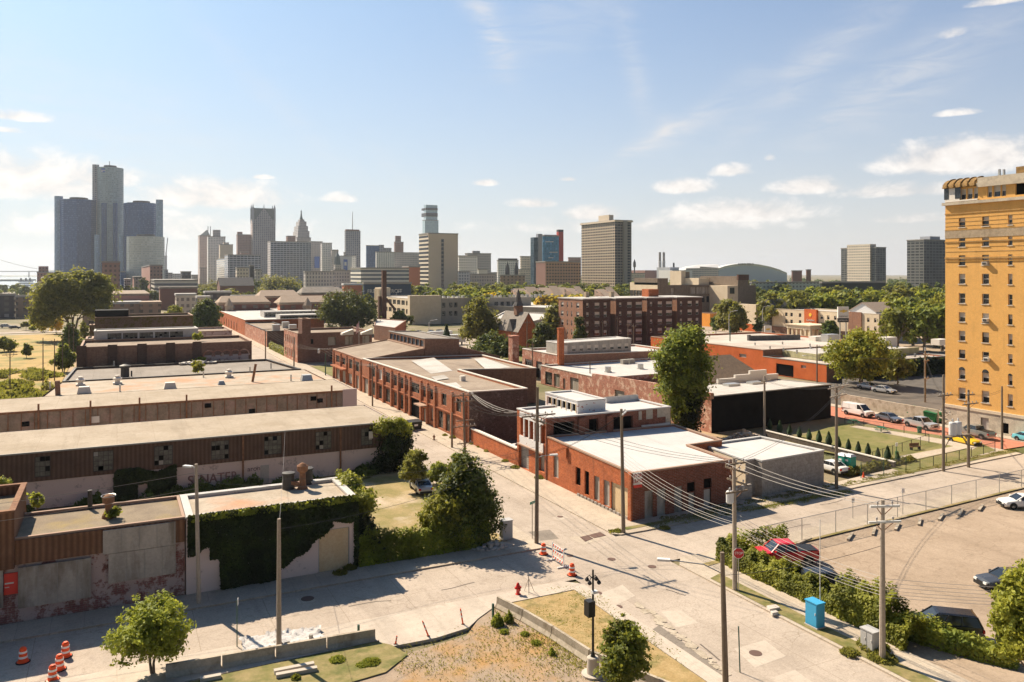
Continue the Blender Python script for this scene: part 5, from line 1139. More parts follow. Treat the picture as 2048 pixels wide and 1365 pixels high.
# ---- riverside cylinder group (octagonal glass office towers round a taller hotel cylinder)
def ngon(cx, cy, r, n=24, a0=0.): return [(cx+r*math.cos(a0+2*math.pi*k/n), cy+r*math.sin(a0+2*math.pi*k/n)) for k in range(n)]
def zt(v, D): return CH-(v-VH)*D/FPX
pxm = lambda D: D/FPX
def riverside(label, u0, u1, vt, D, shafts, mat, n=8):
    uc = (u0+u1)/2; r_ = (u1-u0)/2*pxm(D); x, y = GD(uc, D+r_)
    r = root('office_tower', label, 'building', (x, y, 0))
    MB().prism(ngon(x, y, r_*1.04, n, TH*-1+math.pi/n), 0, zt(vt, D)).build('glass_drum', [mat], r)
    MB().prism(ngon(x, y, r_*.5, n), zt(vt, D), zt(vt-5, D)).build('penthouse', 't_dark', r)
    for a, b, v, dd, m in shafts:
        D2 = D+dd; xx_, yy_ = GD((a+b)/2, D2); w_ = (b-a)*pxm(D2)/2
        MB().prism(ngon(xx_, yy_, w_, 8, math.pi/8), 0, zt(v, D2)).build('lift_shaft', m, r)
    return r
riverside('westernmost dark blue glass tower beside the tall round hotel tower', 124, 191, 398, 1420, [(109.5, 125.5, 393, 20, 'tm_blue_lit')], 'tm_blue')
rh = riverside('tallest round grey green glass hotel tower of the riverside group', 197, 244, 334, 1450, [(185, 198, 330, 10, 'tm_grey2'), (189, 199, 470, -40, 'tm_blue_lit'), (238, 249, 470, -40, 'tm_blue_lit')], 'tm_hotel', 32)
for a, b in ((203, 213.5), (226, 235)):
    xx_, yy_ = GD((a+b)/2, 1449); w_ = (b-a)*pxm(1449)/2; MB().prism(ngon(xx_, yy_, w_, 8, math.pi/8), 0, zt(407, 1449)).build('lift_shaft', 'tm_blue', rh)
xx_, yy_ = GD(206.5, 1448); text('emblem', 'gm', 6, (xx_-S_*0, yy_, zt(341, 1448)), -TH, 'frame_white', rh, .2)
MB().bar((*GD(203, 1449), zt(341, 1449)), (*GD(210, 1449), zt(341, 1449)), 1.5, 7.).build('emblem_panel', 't_bluepanel', rh)
xx_, yy_ = GD(219, 1470); MB().tube([(xx_, yy_, zt(334, 1470)), (xx_, yy_, zt(323, 1470))], .6, 6).build('mast', 't_dark', rh)
riverside('eastern dark blue glass tower with a pale slim lift shaft', 251, 315, 405, 1400, [(312, 326, 400, 5, 'tm_blue_lit'), (248, 256, 414, 10, 'tm_blue')], 'tm_blue')
riverside('lower pale green glass block in front of the eastern dark tower', 257, 326, 473, 1250, [], 'tm_pale_glass', 16)
r, *_ = tower('apartment_tower', 'brown brick apartment tower at the foot of the round hotel tower', 204, 216, 238, 534, 1000, 'tm_brown')
tower('apartment_tower', 'small brown brick tower with a narrow top near the river', 74, 78, 97, 546, 900, 'tm_brown'); r = bpy.data.objects['apartment_tower.001']
sub(r, 'upper_block', 77, 78, 97, 533, 905, 'tm_brown'); sub(r, 'wing', 97, 98, 150, 545, 915, 'tm_brown')
tower('brick_building', 'square reddish office block with pink brick below the pale green glass block', 283, 300, 325, 532, 800, 'tm_brown', mat3='t_pinkbrick')
tower('brick_building', 'bright salmon brick block with white bands left of a round tree', 265, 268, 284, 556, 760, 'tm_pink', mat3='t_pinkbrick')
tower('office_tower', 'slim pale block with tower crane behind the glass group', 326, 329, 334, 513, 1500, 'tm_white')
cr = root('tower_crane', 'thin tower crane with raised jib above the slim pale block', 'crane', (*GD(332, 1495), 0))
a = GD(332, 1495); b_ = GD(335.5, 1495); MB().bar((*a, 30), (*a, zt(505, 1495)), 2, 2).build('mast', 'steel_light', cr); MB().bar((*a, zt(507, 1495)), (*b_, zt(476, 1495)), 1.2, 1.2).build('jib', 'steel_light', cr)
tower('office_building', 'dark squat rooftop block left of the pale towers', 361, 364, 382, 545, 900, 'tm_dark')
# ---- pale group
r, x, y, xr, yl, h = tower('office_tower', 'pink grey tower with a pyramid roof at the left of downtown', 396, 399, 421, 472, 1750, 'tm_pink')
mb = MB(); hh = zt(459, 1760); mb.add([(x, y, h), (xr, y, h), (xr, yl, h), (x, yl, h), ((x+xr)/2+6, (y+yl)/2, hh)], [(0, 1, 4), (1, 2, 4), (2, 3, 4), (3, 0, 4)]); mb.build('pyramid_roof', 't_copper', r)
for u in (416, 421): xx_, yy_ = GD(u, 1760); MB().tube([(xx_, yy_, h), (xx_, yy_, zt(453, 1760))], .7, 5).build('mast', 't_dark', r)
r, *_ = tower('office_tower', 'white grey banded tower with a square crown beside the pyramid roof', 414, 416, 451, 474, 1650, 'tm_white'); sub(r, 'crown', 425, 426, 441, 460, 1660, 'tm_grey')
r, *_ = tower('office_tower', 'plain pale concrete tower in front of the banded tower', 438, 440, 466, 490, 1500, 'tm_concrete'); sub(r, 'crown', 446, 447, 458, 485, 1510, 'tm_concrete')
tower('office_building', 'low pale banded office wing at the foot of the plain pale tower', 433, 451, 452, 517, 1350, 'tm_parking', depth=30)
tower('office_tower', 'low pink block at the foot of the pyramid roof tower', 398, 400, 414, 537, 1500, 'tm_pink')
tower('apartment_building', 'dark banded apartment slab in front of the brown downtown tower', 449, 456, 521, 511, 1150, 'tm_slab')
r, *_ = tower('office_tower', 'red brown brick tower left of the spired tower', 472.5, 475, 502, 470, 1700, 'tm_brown'); sub(r, 'crown', 474, 475, 485, 464, 1701, 'tm_brown')
tower('office_building', 'small brown block at the foot of the red brown tower', 480, 481, 497, 505, 1600, 'tm_brown')
# spired tower with big gables
D = 1700; r, x, y, xr, yl, h = tower('office_tower', 'tall grey tower with four spires and a steep copper gable roof', 501, 505, 551, 440, D, 'tm_grey2', mat3='tm_pink')
W = xr-x; hh = zt(415, D); mb = MB(); xm = (x+xr)/2; ym = (y+yl)/2
for pts in ([(x, y, h), (x+W*.06, y, hh), (x+W*.34, y, hh)], ):
    pass
mb.box(x+2, y+3, h, xr-2, yl-3, hh-1, 1)
mb.add([(x+W*.12, y-.5, h), (xr-W*.12, y-.5, h), (xm, y-.5, hh), (xm, y+20, hh)], [(0, 1, 2), (0, 2, 3), (1, 3, 2)]); mb.add([(x+W*.2, y-1, h-30), (xr-W*.2, y-1, h-30), (xr-W*.14, y-1, h), (x+W*.14, y-1, h)], [(0, 1, 2, 3)])
mb.build('gable', ['tm_grey2', 't_copper'], r)
for (xx_, yy_) in ((x+1.5, y+1.5), (xr-1.5, y+1.5), (x+1.5, yl-1.5), (xr-1.5, yl-1.5)): MB().lathe(xx_, yy_, [(2.2, h-6), (2.2, hh-2), (1.2, hh+2), (.2, hh+8)], 6).build('spire', 't_greyslab', r)
MB().lathe(xm, y+1, [(1.4, hh-4), (.2, hh+8)], 6).build('spire', 't_greyslab', r)
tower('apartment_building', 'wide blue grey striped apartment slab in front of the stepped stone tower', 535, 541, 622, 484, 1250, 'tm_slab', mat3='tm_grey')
r, *_ = tower('office_tower', 'stepped stone art deco tower with a thin beacon spire', 584, 594, 622, 476, 1800, 'tm_stone')
for a, b, v, dd in ((586, 619, 462, 6), (588, 616, 452, 10), (592, 613, 443, 14), (596, 609, 439, 18)): sub(r, 'setback', a, a+(b-a)*.3, b, v, 1800+dd, 'tm_stone')
xx_, yy_ = GD(602.5, 1830); MB().lathe(xx_, yy_, [(4, zt(439, 1830)), (2.4, zt(434, 1830)), (1.2, zt(426, 1830)), (1.6, zt(424, 1830)), (.3, zt(420, 1830))], 8).build('beacon', 't_copper', r)
tower('office_tower', 'small brown penthouse block behind the striped slab', 572, 575, 591, 473, 1600, 'tm_brown')
r, *_ = tower('office_tower', 'broad grey stone office block right of the striped slab', 618, 622, 645, 484, 1550, 'tm_grey'); 
xx_, yy_ = GD(634, 1545); MB().bar((*GD(629, 1545), zt(525, 1545)), (*GD(639, 1545), zt(525, 1545)), 1, 22).build('banner', 't_bluepanel', r)
tower('office_tower', 'curved grey white office block with a small roof box', 641, 644, 664, 487, 1500, 'tm_white'); tower('office_building', 'grey office step right of the curved block', 662, 664, 677, 501, 1480, 'tm_grey')
r = root('church', 'dark copper church spire beside the white poster wall', 'church', (*GD(675, 1300), 0)); xx_, yy_ = GD(675, 1300)
MB().box(xx_-5, yy_-5, 0, xx_+5, yy_+5, zt(530, 1300)).build('tower', 'tm_stone', r); MB().lathe(xx_, yy_, [(5.5, zt(530, 1300)), (4.5, zt(520, 1300)), (4., zt(514, 1300)), (1., zt(506, 1300)), (.1, zt(499, 1300))], 8).build('spire', 't_copper', r)
r, x, y, xr, yl, h = tower('office_building', 'white wall with a large blue poster', 678, 679, 704, 513, 1350, 't_whitewall'); a = GD(687, 1340); MB().bar((*GD(687, 1345), zt(531, 1345)), (*GD(695, 1345), zt(531, 1345)), 1, 20).build('poster', 't_bluepanel', r); MB().bar((*GD(689, 1343), zt(528, 1343)), (*GD(693, 1343), zt(528, 1343)), 1, 6).build('emblem', 't_whitewall', r)
r, x, y, xr, yl, h = tower('office_tower', 'tall square grey tower with one long thin mast', 689, 691, 721, 463, 1600, 'tm_grey2'); sub(r, 'crown', 690, 692, 719, 459, 1602, 't_brick')
xx_, yy_ = GD(705, 1610); MB().tube([(xx_, yy_, h), (xx_, yy_, zt(424, 1610))], [1., .5], 6).build('mast', 'steel_light', r)
tower('office_building', 'grey block at the left foot of the masted tower', 687, 688, 692, 506, 1500, 'tm_grey'); tower('office_building', 'pale block at the right foot of the masted tower', 703, 704, 712, 513, 1380, 'tm_white')
r, *_ = tower('office_tower', 'dark blue glass block between the masted tower and the pale ranges', 732, 733, 758, 492, 1500, 'tm_blue'); sub(r, 'upper_block', 757, 758, 768, 490, 1530, 'tm_grey2'); sub(r, 'step', 766, 767, 783, 496, 1540, 'tm_grey2')
tower('office_building', 'pale stone range with a regular window grid', 751, 753, 789, 505, 1350, 'tm_white'); tower('office_building', 'long pale grey office range behind the pale apartment tower', 779, 781, 838, 506, 1400, 'tm_grey')
r, *_ = tower('office_tower', 'slim red brown tower rising behind the pale ranges', 788, 790, 807, 485, 1600, 'tm_brown'); sub(r, 'crown', 790, 791, 802, 472, 1603, 'tm_brown')
r, *_ = tower('glass_tower', 'slender pale blue glass skyscraper with dark bands', 845, 850, 877, 441, 1900, 'tm_glass_light'); sub(r, 'upper_block', 847.5, 852, 875, 410, 1905, 'tm_glass_light')
for va, vb in ((416, 420), (426, 433)): a, b_ = GD(853, 1903), GD(874, 1903); MB().box(GD(852, 1904)[0]-.5, GD(852, 1904)[1]-.5, zt(vb, 1904), XY(875, GD(852, 1904)[1])+.5, GD(852, 1904)[1]+30, zt(va, 1904)).build('plant_band', 't_dark', r)
# pale concrete apartment tower
D = 900; r, x, y, xr, yl, h = tower('apartment_tower', 'wide blank concrete tower with one dark window strip and striped balconies', 838, 857, 916, 468, D, 'tm_concrete', mat3='tm_balcony')
MB().box(XY(882.5, y), y-.3, 8, XY(887.5, y), y-.05, zt(478, D)).build('window_strip', 'tm_window_strip', r); MB().box(x-.6, y-.6, zt(476, D), x+16, y-.0, h).build('crown', 'tm_concrete', r)
tower('hospital', 'grey hospital block with a stepped penthouse', 930, 935, 982, 508, 1250, 'tm_grey'); r = bpy.data.objects['hospital']; sub(r, 'penthouse', 944, 946, 960, 502, 1260, 'tm_grey')
tower('office_building', 'low grey block with a white rippled screen front', 916, 918, 955, 513, 1050, 'tm_white'); tower('office_building', 'low white block right of the rippled screen', 955, 957, 975, 540, 1000, 't_whitewall')
r, *_ = tower('hotel', 'white boxy hotel with a dark mansard top', 994, 996, 1037, 522, 1150, 'tm_white'); sub(r, 'mansard', 996, 998, 1035, 517, 1152, 't_dark')
tower('office_building', 'stepped cream tower left of the blue hotel', 1040, 1042, 1061, 514, 1300, 'tm_cream')
for u in (1015, 1033): 
    xx_, yy_ = GD(u, 1000); r = root('church', 'dark pointed twin spire of a church before the white hotel' , 'church', (xx_, yy_, 0), group='twin spires before the white hotel'); MB().lathe(xx_, yy_, [(3, 0), (3, zt(538, 1000)), (.1, zt(523, 1000))], 6).build('spire', 't_dark', r)
# blue hotel
D = 1000; r, *_ = tower('hotel', 'bright blue glass hotel with a red side slab', 1084, 1086, 1118, 473, D, 'tm_bluehotel'); sub(r, 'dark_wing', 1061, 1068, 1076, 475, 980, 'tm_bluehotel_dark'); sub(r, 'grey_slab', 1072, 1076, 1085, 468, 985, 't_greyslab'); sub(r, 'red_slab', 1113, 1117, 1127, 464, 1010, 't_red'); sub(r, 'cap', 1113, 1117, 1127, 459.5, 1011, 't_dark'); sub(r, 'top', 1086, 1088, 1118, 469.5, 1004, 't_whitewall')
for v, a, b in ((484, 1091, 1107), (505, 1099, 1115), (516, 1097, 1107)): MB().bar((*GD(a, 994), zt(v, 994)), (*GD(b, 994), zt(v, 994)), .6, 1.).build('light_fin', 't_whitewall', r)
tower('apartment_building', 'long tan brick apartment range below the blue hotel', 1072, 1091, 1161, 525, 860, 'tm_brick_band', mat3='t_brick')
tower('office_building', 'small brown block between the blue hotel and the tall flats', 1136, 1138, 1162, 516, 1500, 'tm_brown')
D = 850; r, x, y, xr, yl, h = tower('apartment_tower', 'tall tan tower of flats with dark gridded windows and a rooftop house', 1163, 1230, 1263, 442, D, 'tm_flats_shaded', mat3='tm_flats'); sub(r, 'rooftop_house', 1197, 1218, 1227, 430, D+14, 'tm_concrete')
MB().box(x-1.2, y-1.2, h-1, xr+1.2, yl+1.2, h+.8).build('cornice', 'tm_concrete', r); MB().box(XY(1245, y), y-3, 0, XY(1252, y), y, h).build('stair_shaft', 't_roof', r)
# power plant, stadium
pp = root('power_station', 'low brown brick power station with pale sheds', 'power station', (*GD(1316, 1500), 0)); x, y = GD(1290, 1500); MB().box(x, y, 0, XY(1343, y), y+60, zt(541, 1500)).build('hall', 't_brick', pp)
x, y = GD(1340, 1450); MB().box(x, y, 0, XY(1358, y), y+40, zt(535, 1450)).build('shed', 't_greyslab', pp); x, y = GD(1345, 1400); MB().box(x, y, 0, XY(1385, y), y+40, zt(541, 1400)).build('shed', 't_whitewall', pp)
for u, lab in ((1319.8, 'left of the two tall grey smokestacks'), (1327.6, 'right of the two tall grey smokestacks')):
    xx_, yy_ = GD(u, 1520); s_t = root('smokestack', lab, 'smokestack', (xx_, yy_, 0)); MB().cyl(xx_, yy_, zt(522, 1520), zt(505, 1520), 2.3, 14).build('upper_stack', 't_roof', s_t); MB().cyl(xx_, yy_, 0, zt(522, 1520), 2.9, 14).build('lower_stack', 'steel_light', s_t)
xx_, yy_ = GD(1347.5, 1500); on('smokestack', 'short dark smokestack before the stadium', 'smokestack', MB().cyl(xx_, yy_, 0, zt(526, 1500), 1.7, 10), 't_dark')
xx_, yy_ = GD(1269, 1300); on('water_tower', 'thin dark mast tower right of the tan flats', 'tower', MB().lathe(xx_, yy_, [(1, 0), (1, zt(536, 1300)), (2.4, zt(533, 1300)), (2.2, zt(526, 1300)), (.3, zt(519, 1300))], 8), 't_dark')
st = root('stadium', 'long low domed stadium with a blue grey curved gable', 'stadium', (*GD(1465, 1500), 0)); D = 1500
def arc(u0, u1, v0, vm, v1, n=16):
    return [(u0+(u1-u0)*i/n, v0+(v1-v0)*i/n-(min(v0, v1)-vm)*4*(i/n)*(1-i/n) if True else 0) for i in range(n+1)]
pr = [(1437, 537), (1450, 532.5), (1465, 529.5), (1480, 527.7), (1500, 527.2), (1520, 529.5), (1540, 533.5), (1558, 539), (1574, 546)]
mb = MB()
for (a, va), (b, vb) in zip(pr, pr[1:]):
    for m, da, db, q in ((1, 3.5, 3.5, 0), ):
        mb.add([(*GD(a, D), zt(va, D)), (*GD(b, D), zt(vb, D)), (*GD(b, D+3), zt(min(vb+q+4, 552), D)), (*GD(a, D+3), zt(va+4, D))], [(3, 2, 1, 0)], 1)
        mb.add([(*GD(a, D+3), zt(va+4, D)), (*GD(b, D+3), zt(min(vb+4, 552), D)), (*GD(b, D+3), 0), (*GD(a, D+3), 0)], [(3, 2, 1, 0)], 0)
mb.build('end_wall', ['t_stadium', 't_stadium_rim'], st)
mb = MB(); q = [(1350, 541), (1372, 533), (1400, 529.5), (1437, 529)]
for (a, va), (b, vb) in zip(q, q[1:]): mb.add([(*GD(a, D+20), zt(va, D)), (*GD(b, D+20), zt(vb, D)), (*GD(b, D), zt(vb+7, D)), (*GD(a, D), zt(va+4, D))], [(3, 2, 1, 0)], 0); mb.add([(*GD(a, D), zt(va+4, D)), (*GD(b, D), zt(vb+7, D)), (*GD(b, D), 0), (*GD(a, D), 0)], [(3, 2, 1, 0)], 1)
for (a, va), (b, vb) in zip(pr, pr[1:]): mb.add([(*GD(a, D), zt(va, D)), (*GD(b, D), zt(vb, D)), (*GD(b-14, D+120), zt(vb, D+60)), (*GD(a-14, D+120), zt(va, D+60))], [(0, 1, 2, 3)], 0)
mb.build('roof', ['t_stadium_roof', 'tm_cream'], st)
text('lettering', 'FORD FIELD', 5.5, (*GD(1492, D-1), zt(529, D-1)), -TH, 't_dark', st, .2)
# two dark slabs on the right
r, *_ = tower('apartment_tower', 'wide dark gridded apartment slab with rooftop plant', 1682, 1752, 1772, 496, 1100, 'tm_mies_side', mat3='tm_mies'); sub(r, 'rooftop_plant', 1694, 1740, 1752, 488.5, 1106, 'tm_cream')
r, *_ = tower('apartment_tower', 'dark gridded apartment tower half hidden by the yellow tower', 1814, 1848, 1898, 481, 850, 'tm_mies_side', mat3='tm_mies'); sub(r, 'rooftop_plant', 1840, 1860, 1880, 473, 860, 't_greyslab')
# ---- mid-ground civic blocks
tower('parking_structure', 'long white striped parking structure behind the rusty chimney', 701, 722, 818, 538, 720, 'tm_parking', mat3='tm_parking')
tower('brick_building', 'orange brick block with pale base between the parking structure and the blank tower', 805, 818, 840, 535, 800, 't_orangebrick', mat3='t_orangebrick')
tower('office_building', 'long stone building with small windows left of the parking structure', 607, 611, 668, 545, 820, 'tm_stone'); tower('office_building', 'grey stone building behind the small windowed one', 662, 666, 702, 543, 900, 'tm_grey')
tower('office_building', 'pale green panelled block among the left downtown roofs', 471, 474, 508, 537, 850, 'tm_cream'); tower('office_building', 'narrow dark block in front of the pale green panels', 498, 500, 508, 533, 830, 't_dark'); tower('office_building', 'small turquoise capped block', 508, 511, 524, 541, 820, 'tm_stone')
x, y = GD(440, 640); gable('church', 'broad dark slate church roof on a brown brick wall', x, XY(508, y), y, y+22, zt(572, 640), zt(556, 640), 't_brick', 'slate_dark', 'x', cat='church')
tower('office_building', 'white banded office building with dark window strips', 302, 309, 395, 563, 620, 'tm_parking')
r, x, y, xr, yl, h = tower('office_building', 'dark blue sign fronted store with pale lettering', 726, 728, 822, 569, 500, 't_navy')
text('lettering', 'FRESH DETROIT', 3.2, ((x+xr)/2-2, y-.3, h-4.5), 0, 't_whitewall', r, .05)
tower('shop', 'orange brick shop with a white fascia left of the dark blue store', 684, 688, 724, 571, 520, 't_orangebrick', roof='t_whitewall')
tower('shop', 'long grey brown low block behind the round dark tree', 610, 614, 668, 578, 520, 'tm_shop')
# ---- townhouses and condos, left middle
k = 0
def hs_row(specs):
    for nm, lab, u0, uc, u1, v, D, m, m3, rf in specs:
        r, x, y, xr, yl, h = tower(nm, lab, u0, uc, u1, v, D, m, mat3=m3, roof=rf)
        if nm == 'townhouse': yl = y+16; ym = y+8; MB().add([(x-.5, y-.6, h+.6), (xr+.5, y-.6, h+.6), (xr+.5, yl, h+.6), (x-.5, yl, h+.6), (x+2, ym, h+4.2), (xr-2, ym, h+4.2)], [(0, 1, 5, 4), (1, 2, 5), (2, 3, 4, 5), (3, 0, 4)]).build('gable_roof', rf, r)
hs_row([('condominium', 'dark condominium block at the far left edge', -30, -28, 31, 592, 440, 'tm_condo_dark', None, 'roof_light_grey'),
 ('condominium', 'tan condominium range beside the dark block', 31, 32, 84, 595, 445, 'tm_condo', None, 'roof_white'),
 ('condominium', 'brown townhouse with tall white bay left of the big tree', 60, 62, 88, 606, 385, 'tm_condo', 't_brick', 'roof_brown'),
 ('condominium', 'brown townhouse with white bay right of the big tree', 165, 167, 192, 606, 385, 'tm_condo', 't_brick', 'roof_brown'),
 ('brick_building', 'pinkish brick hall with a plain parapet', 217, 220, 288, 585, 520, 't_pinkbrick', None, 'roof_brown'),
 ('brick_building', 'brown brick block right of the white banded offices', 318, 320, 395, 578, 540, 't_brick', None, 'roof_grey'),
 ('condominium', 'row of flats with white roofs and chimney pots', 185, 187, 280, 607, 430, 'tm_shop', None, 'roof_white'),
 ('condominium', 'tan roofed house row behind the mossy building', 279, 281, 322, 609, 420, 'tm_shop', None, 'shingle_tan'),
 ('condominium', 'cream modern flats with a dark corner', 350, 353, 392, 592, 470, 'tm_cream', None, 'roof_white'),
 ('condominium', 'stepped pale modern flats beside the leafy tree', 392, 395, 420, 597, 450, 'tm_cream', 't_dark', 'roof_white'),
 ('condominium', 'dark fronted modern flats with white roof', 408, 411, 462, 587, 480, 'tm_condo_dark', None, 'roof_white'),
 ('condominium', 'long brick flats with a white speckled roof', 462, 464, 532, 595, 470, 'tm_shop', None, 'roof_white'),
 ('townhouse', 'dark red townhouse row with tan roof left of the orange gable', 434, 438, 540, 610, 400, 'tm_townhouse', 't_orangebrick', 'shingle_tan'),
 ('townhouse', 'dark red townhouse row between the two orange gables', 515, 519, 600, 597, 430, 'tm_townhouse', 't_orangebrick', 'shingle_tan'),
 ('townhouse', 'dark red townhouse row with pale bay windows behind the round tree', 555, 560, 660, 610, 400, 'tm_townhouse', 't_orangebrick', 'shingle_tan'),
 ('townhouse', 'dark red flats behind the orange gables', 600, 604, 690, 590, 455, 'tm_townhouse', None, 'roof_grey'),
 ('brick_building', 'pale roofed low block left of the big round tree', 620, 624, 700, 583, 560, 'tm_shop', None, 'roof_light_grey')])
for u, v, lab in ((458, 604, 'pointed pale turret roof on the dark red townhouses, left'), (615, 603, 'pointed pale turret roof on the dark red townhouses, right'), (100, 590, 'dark pointed turret above the left condominiums')):
    x, y = GD(u, 398 if u > 200 else 440); z = zt(v, 400); on('turret', lab, 'turret', MB().prism(ngon(x, y, 2., 6), z-9, z-2).lathe(x, y, [(2.3, z-2), (.1, z+2)], 6), 'shingle_tan' if u > 200 else 'slate_dark')
# shed roofed brown townhouses, right middle
for k, (ua, ub, D, v, lab) in enumerate(((1040, 1085, 470, 576, 'leftmost brown shed roofed house row among the trees'), (1092, 1148, 460, 574, 'middle and longest brown shed roofed house row'), (1150, 1176, 455, 575, 'short brown shed roofed house row'), (1212, 1242, 440, 577, 'brown shed roofed house right of the row by the pale theatre'))):
    x, y = GD(ua, D); xr = XY(ub, y); n = max(2, int((xr-x)/6)); r = root('townhouse', lab, 'house', (x, y, 0)); w_ = (xr-x)/n; zt_ = zt(v, D); mb = MB(); rb = MB()
    for i in range(n):
        a, b = x+i*w_, x+(i+1)*w_; mb.prism([(a, y), (b, y), (b, y+12), (a, y+12)], 0, [zt_-5, zt_-5, zt_-1, zt_-1])
        rb.add([(a-.3, y-1, zt_-5.2), (b-.5, y-1, zt_-5.2), (b-.5, y+9, zt_+(.4 if i % 2 else -.6)), (a-.3, y+9, zt_+(.4 if i % 2 else -.6))], [(0, 1, 2, 3)])
    mb.build('wall', 'tm_shop', r); rb.build('roof', 'shingle_tan', r)
# right, beyond the avenue
tower('apartment_building', 'pale green grey apartments behind the theatre', 1500, 1504, 1640, 567, 640, 'tm_pale_flats')
tower('warehouse', 'long dark green low building among the trees', 1640, 1644, 1770, 567, 560, 't_darkgreen')
tower('office_building', 'small brown house roofs on the skyline right of the stadium', 1583, 1585, 1604, 543, 1000, 't_brick')
x, y = GD(1752, 300); hw = gable('white_house', 'white clapboard house with brown roof and green door', x, XY(1806, y), y, y+12, zt(624, 300), zt(607, 300), 't_whitewall', 'shingle_tan', 'x', holes={0: [(2, 3.4, 6, 8, 'dhd'), (7.5, 8.7, 1, 3.2, 'dhd'), (2.4, 3.6, 2, 4, 'dhd')]})
tower('church', 'small brown hut roof by the river trees', 1612, 1614, 1622, 541, 1000, 't_brick')
# suspension bridge on the far left horizon
D = 4800; sbr = root('suspension_bridge', 'distant suspension bridge deck and cable above the river', 'bridge', (*GD(-100, D), 0))
MB().bar((*GD(-700, D), zt(542.5, D)), (*GD(112, D), zt(543.5, D)), 9, 5.5).build('deck', 't_roof', sbr)
pts = [(*GD(u, D), zt(542-.0058*(u-112)**2*(-1) if False else 542-22.*((112-u)/112.)**1.6, D)) for u in range(112, -120, -12)]
MB().tube(pts, 1.6, 5).build('cable', 't_roof', sbr)
for u in (58, -40): MB().box(GD(u, D)[0]-3, GD(u, D)[1]-3, 0, GD(u, D)[0]+3, GD(u, D)[1]+3, zt(543, D)).build('pier', 't_roof', sbr)
# river steamer
D = 1500; x, y = GD(36, D); bo = root('river_boat', 'white tiered river boat moored by the bank', 'boat', (x, y, 0))
for k in range(3): MB().bar((*GD(37+k, D), 2+k*3.6), (*GD(68-k*2, D), 2+k*3.6), 9-k, 2.8).build('deck', 't_whitewall', bo)
for u in (42, 52, 60): xx_, yy_ = GD(u, D); MB().cyl(xx_, yy_, 10, 16, 1.4, 8).build('funnel', 't_dark', bo)
# more downtown fabric so the horizon is not bare
for k, (u0, u1, v, D, m) in enumerate([(334, 345, 547, 1400, 'tm_grey'), (326, 336, 541, 1300, 'tm_slab'), (345, 362, 549, 1500, 'tm_white'), (382, 396, 551, 1500, 'tm_grey'), (248, 262, 560, 1000, 'tm_slab'), (520, 540, 548, 1500, 'tm_grey'), (976, 996, 546, 1500, 'tm_grey'), (1230, 1290, 549, 1400, 'tm_pink'), (1037, 1062, 540, 1250, 'tm_cream'), (1062, 1070, 545, 1300, 'tm_white'), (721, 734, 540, 1300, 'tm_white'), (668, 690, 541, 1100, 'tm_stone'), (915, 940, 545, 900, 'tm_white'), (940, 990, 550, 880, 'tm_grey'), (240, 250, 545, 1150, 'tm_blue'), (1000, 1050, 552, 820, 'tm_shop'), (1262, 1290, 548, 1250, 'tm_cream')]):
    tower('office_building', ['grey low block right of the glass group', 'small dark block by the pale green glass', 'white low block behind the dark squat block', 'grey low block before the pyramid roof tower', 'small dark block at the foot of the green glass', 'grey block between the dark slab and the striped slab', 'grey hospital annexe left of the white hotel', 'pinkish low block under the smokestacks', 'cream block under the stepped cream tower', 'tiny white block left of the blue hotel', 'white block left of the parking structure', 'stone block below the blue poster', 'pale low block right of the blank concrete tower', 'grey low range before the hospital', 'dark blue base block right of the hotel cylinder', 'brown low hall below the twin spires', 'cream low block right of the tan flats'][k], u0, u0+1, u1, v, D, m)
# ================================================================== VEGETATION
leaf('leaf_green', (.09, .115, .02), (.16, .18, .033)); leaf('leaf_dark', (.04, .065, .014), (.075, .105, .022), tr=.22)
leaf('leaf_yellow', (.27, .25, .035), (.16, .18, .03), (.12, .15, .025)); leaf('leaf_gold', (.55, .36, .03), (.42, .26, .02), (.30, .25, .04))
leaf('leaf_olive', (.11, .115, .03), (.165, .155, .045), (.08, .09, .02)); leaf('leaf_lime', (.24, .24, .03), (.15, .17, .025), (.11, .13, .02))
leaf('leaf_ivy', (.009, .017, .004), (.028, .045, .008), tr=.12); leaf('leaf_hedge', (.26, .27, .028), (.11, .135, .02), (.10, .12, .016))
leaf('leaf_spruce', (.03, .055, .022), (.05, .08, .03), tr=.1); leaf('leaf_rust', (.35, .14, .03), (.28, .17, .04)); leaf('weed_dry', (.18, .15, .045), (.10, .11, .03))
noisy('bark', (.13, .10, .075), (.19, .155, .12), 2., fine=6)
rng = np.random.default_rng(5)
def quads(name, P, N, size, mat, parent=None, loc=(0, 0, 0), asp=1.5):
    n = len(P); N = N/(np.linalg.norm(N, axis=1, keepdims=True)+1e-9)
    t = rng.normal(size=(n, 3)); a = np.cross(N, t); a /= (np.linalg.norm(a, axis=1, keepdims=True)+1e-9); b = np.cross(N, a)
    s = (size*rng.uniform(.6, 1.35, n))[:, None]; a = a*s*.5; b = b*s*.5*asp
    V = np.stack([P-b, P+a*.9-b*.1, P+b, P-a*.9-b*.1], 1).reshape(-1, 3)-np.array(loc)
    me = bpy.data.meshes.new(name); me.vertices.add(4*n); me.vertices.foreach_set('co', V.astype(np.float32).ravel())
    me.loops.add(4*n); me.loops.foreach_set('vertex_index', np.arange(4*n, dtype=np.int32))
    me.polygons.add(n); me.polygons.foreach_set('loop_start', np.arange(0, 4*n, 4, dtype=np.int32))
    me.materials.append(M(mat)); me.update(calc_edges=True)
    return me
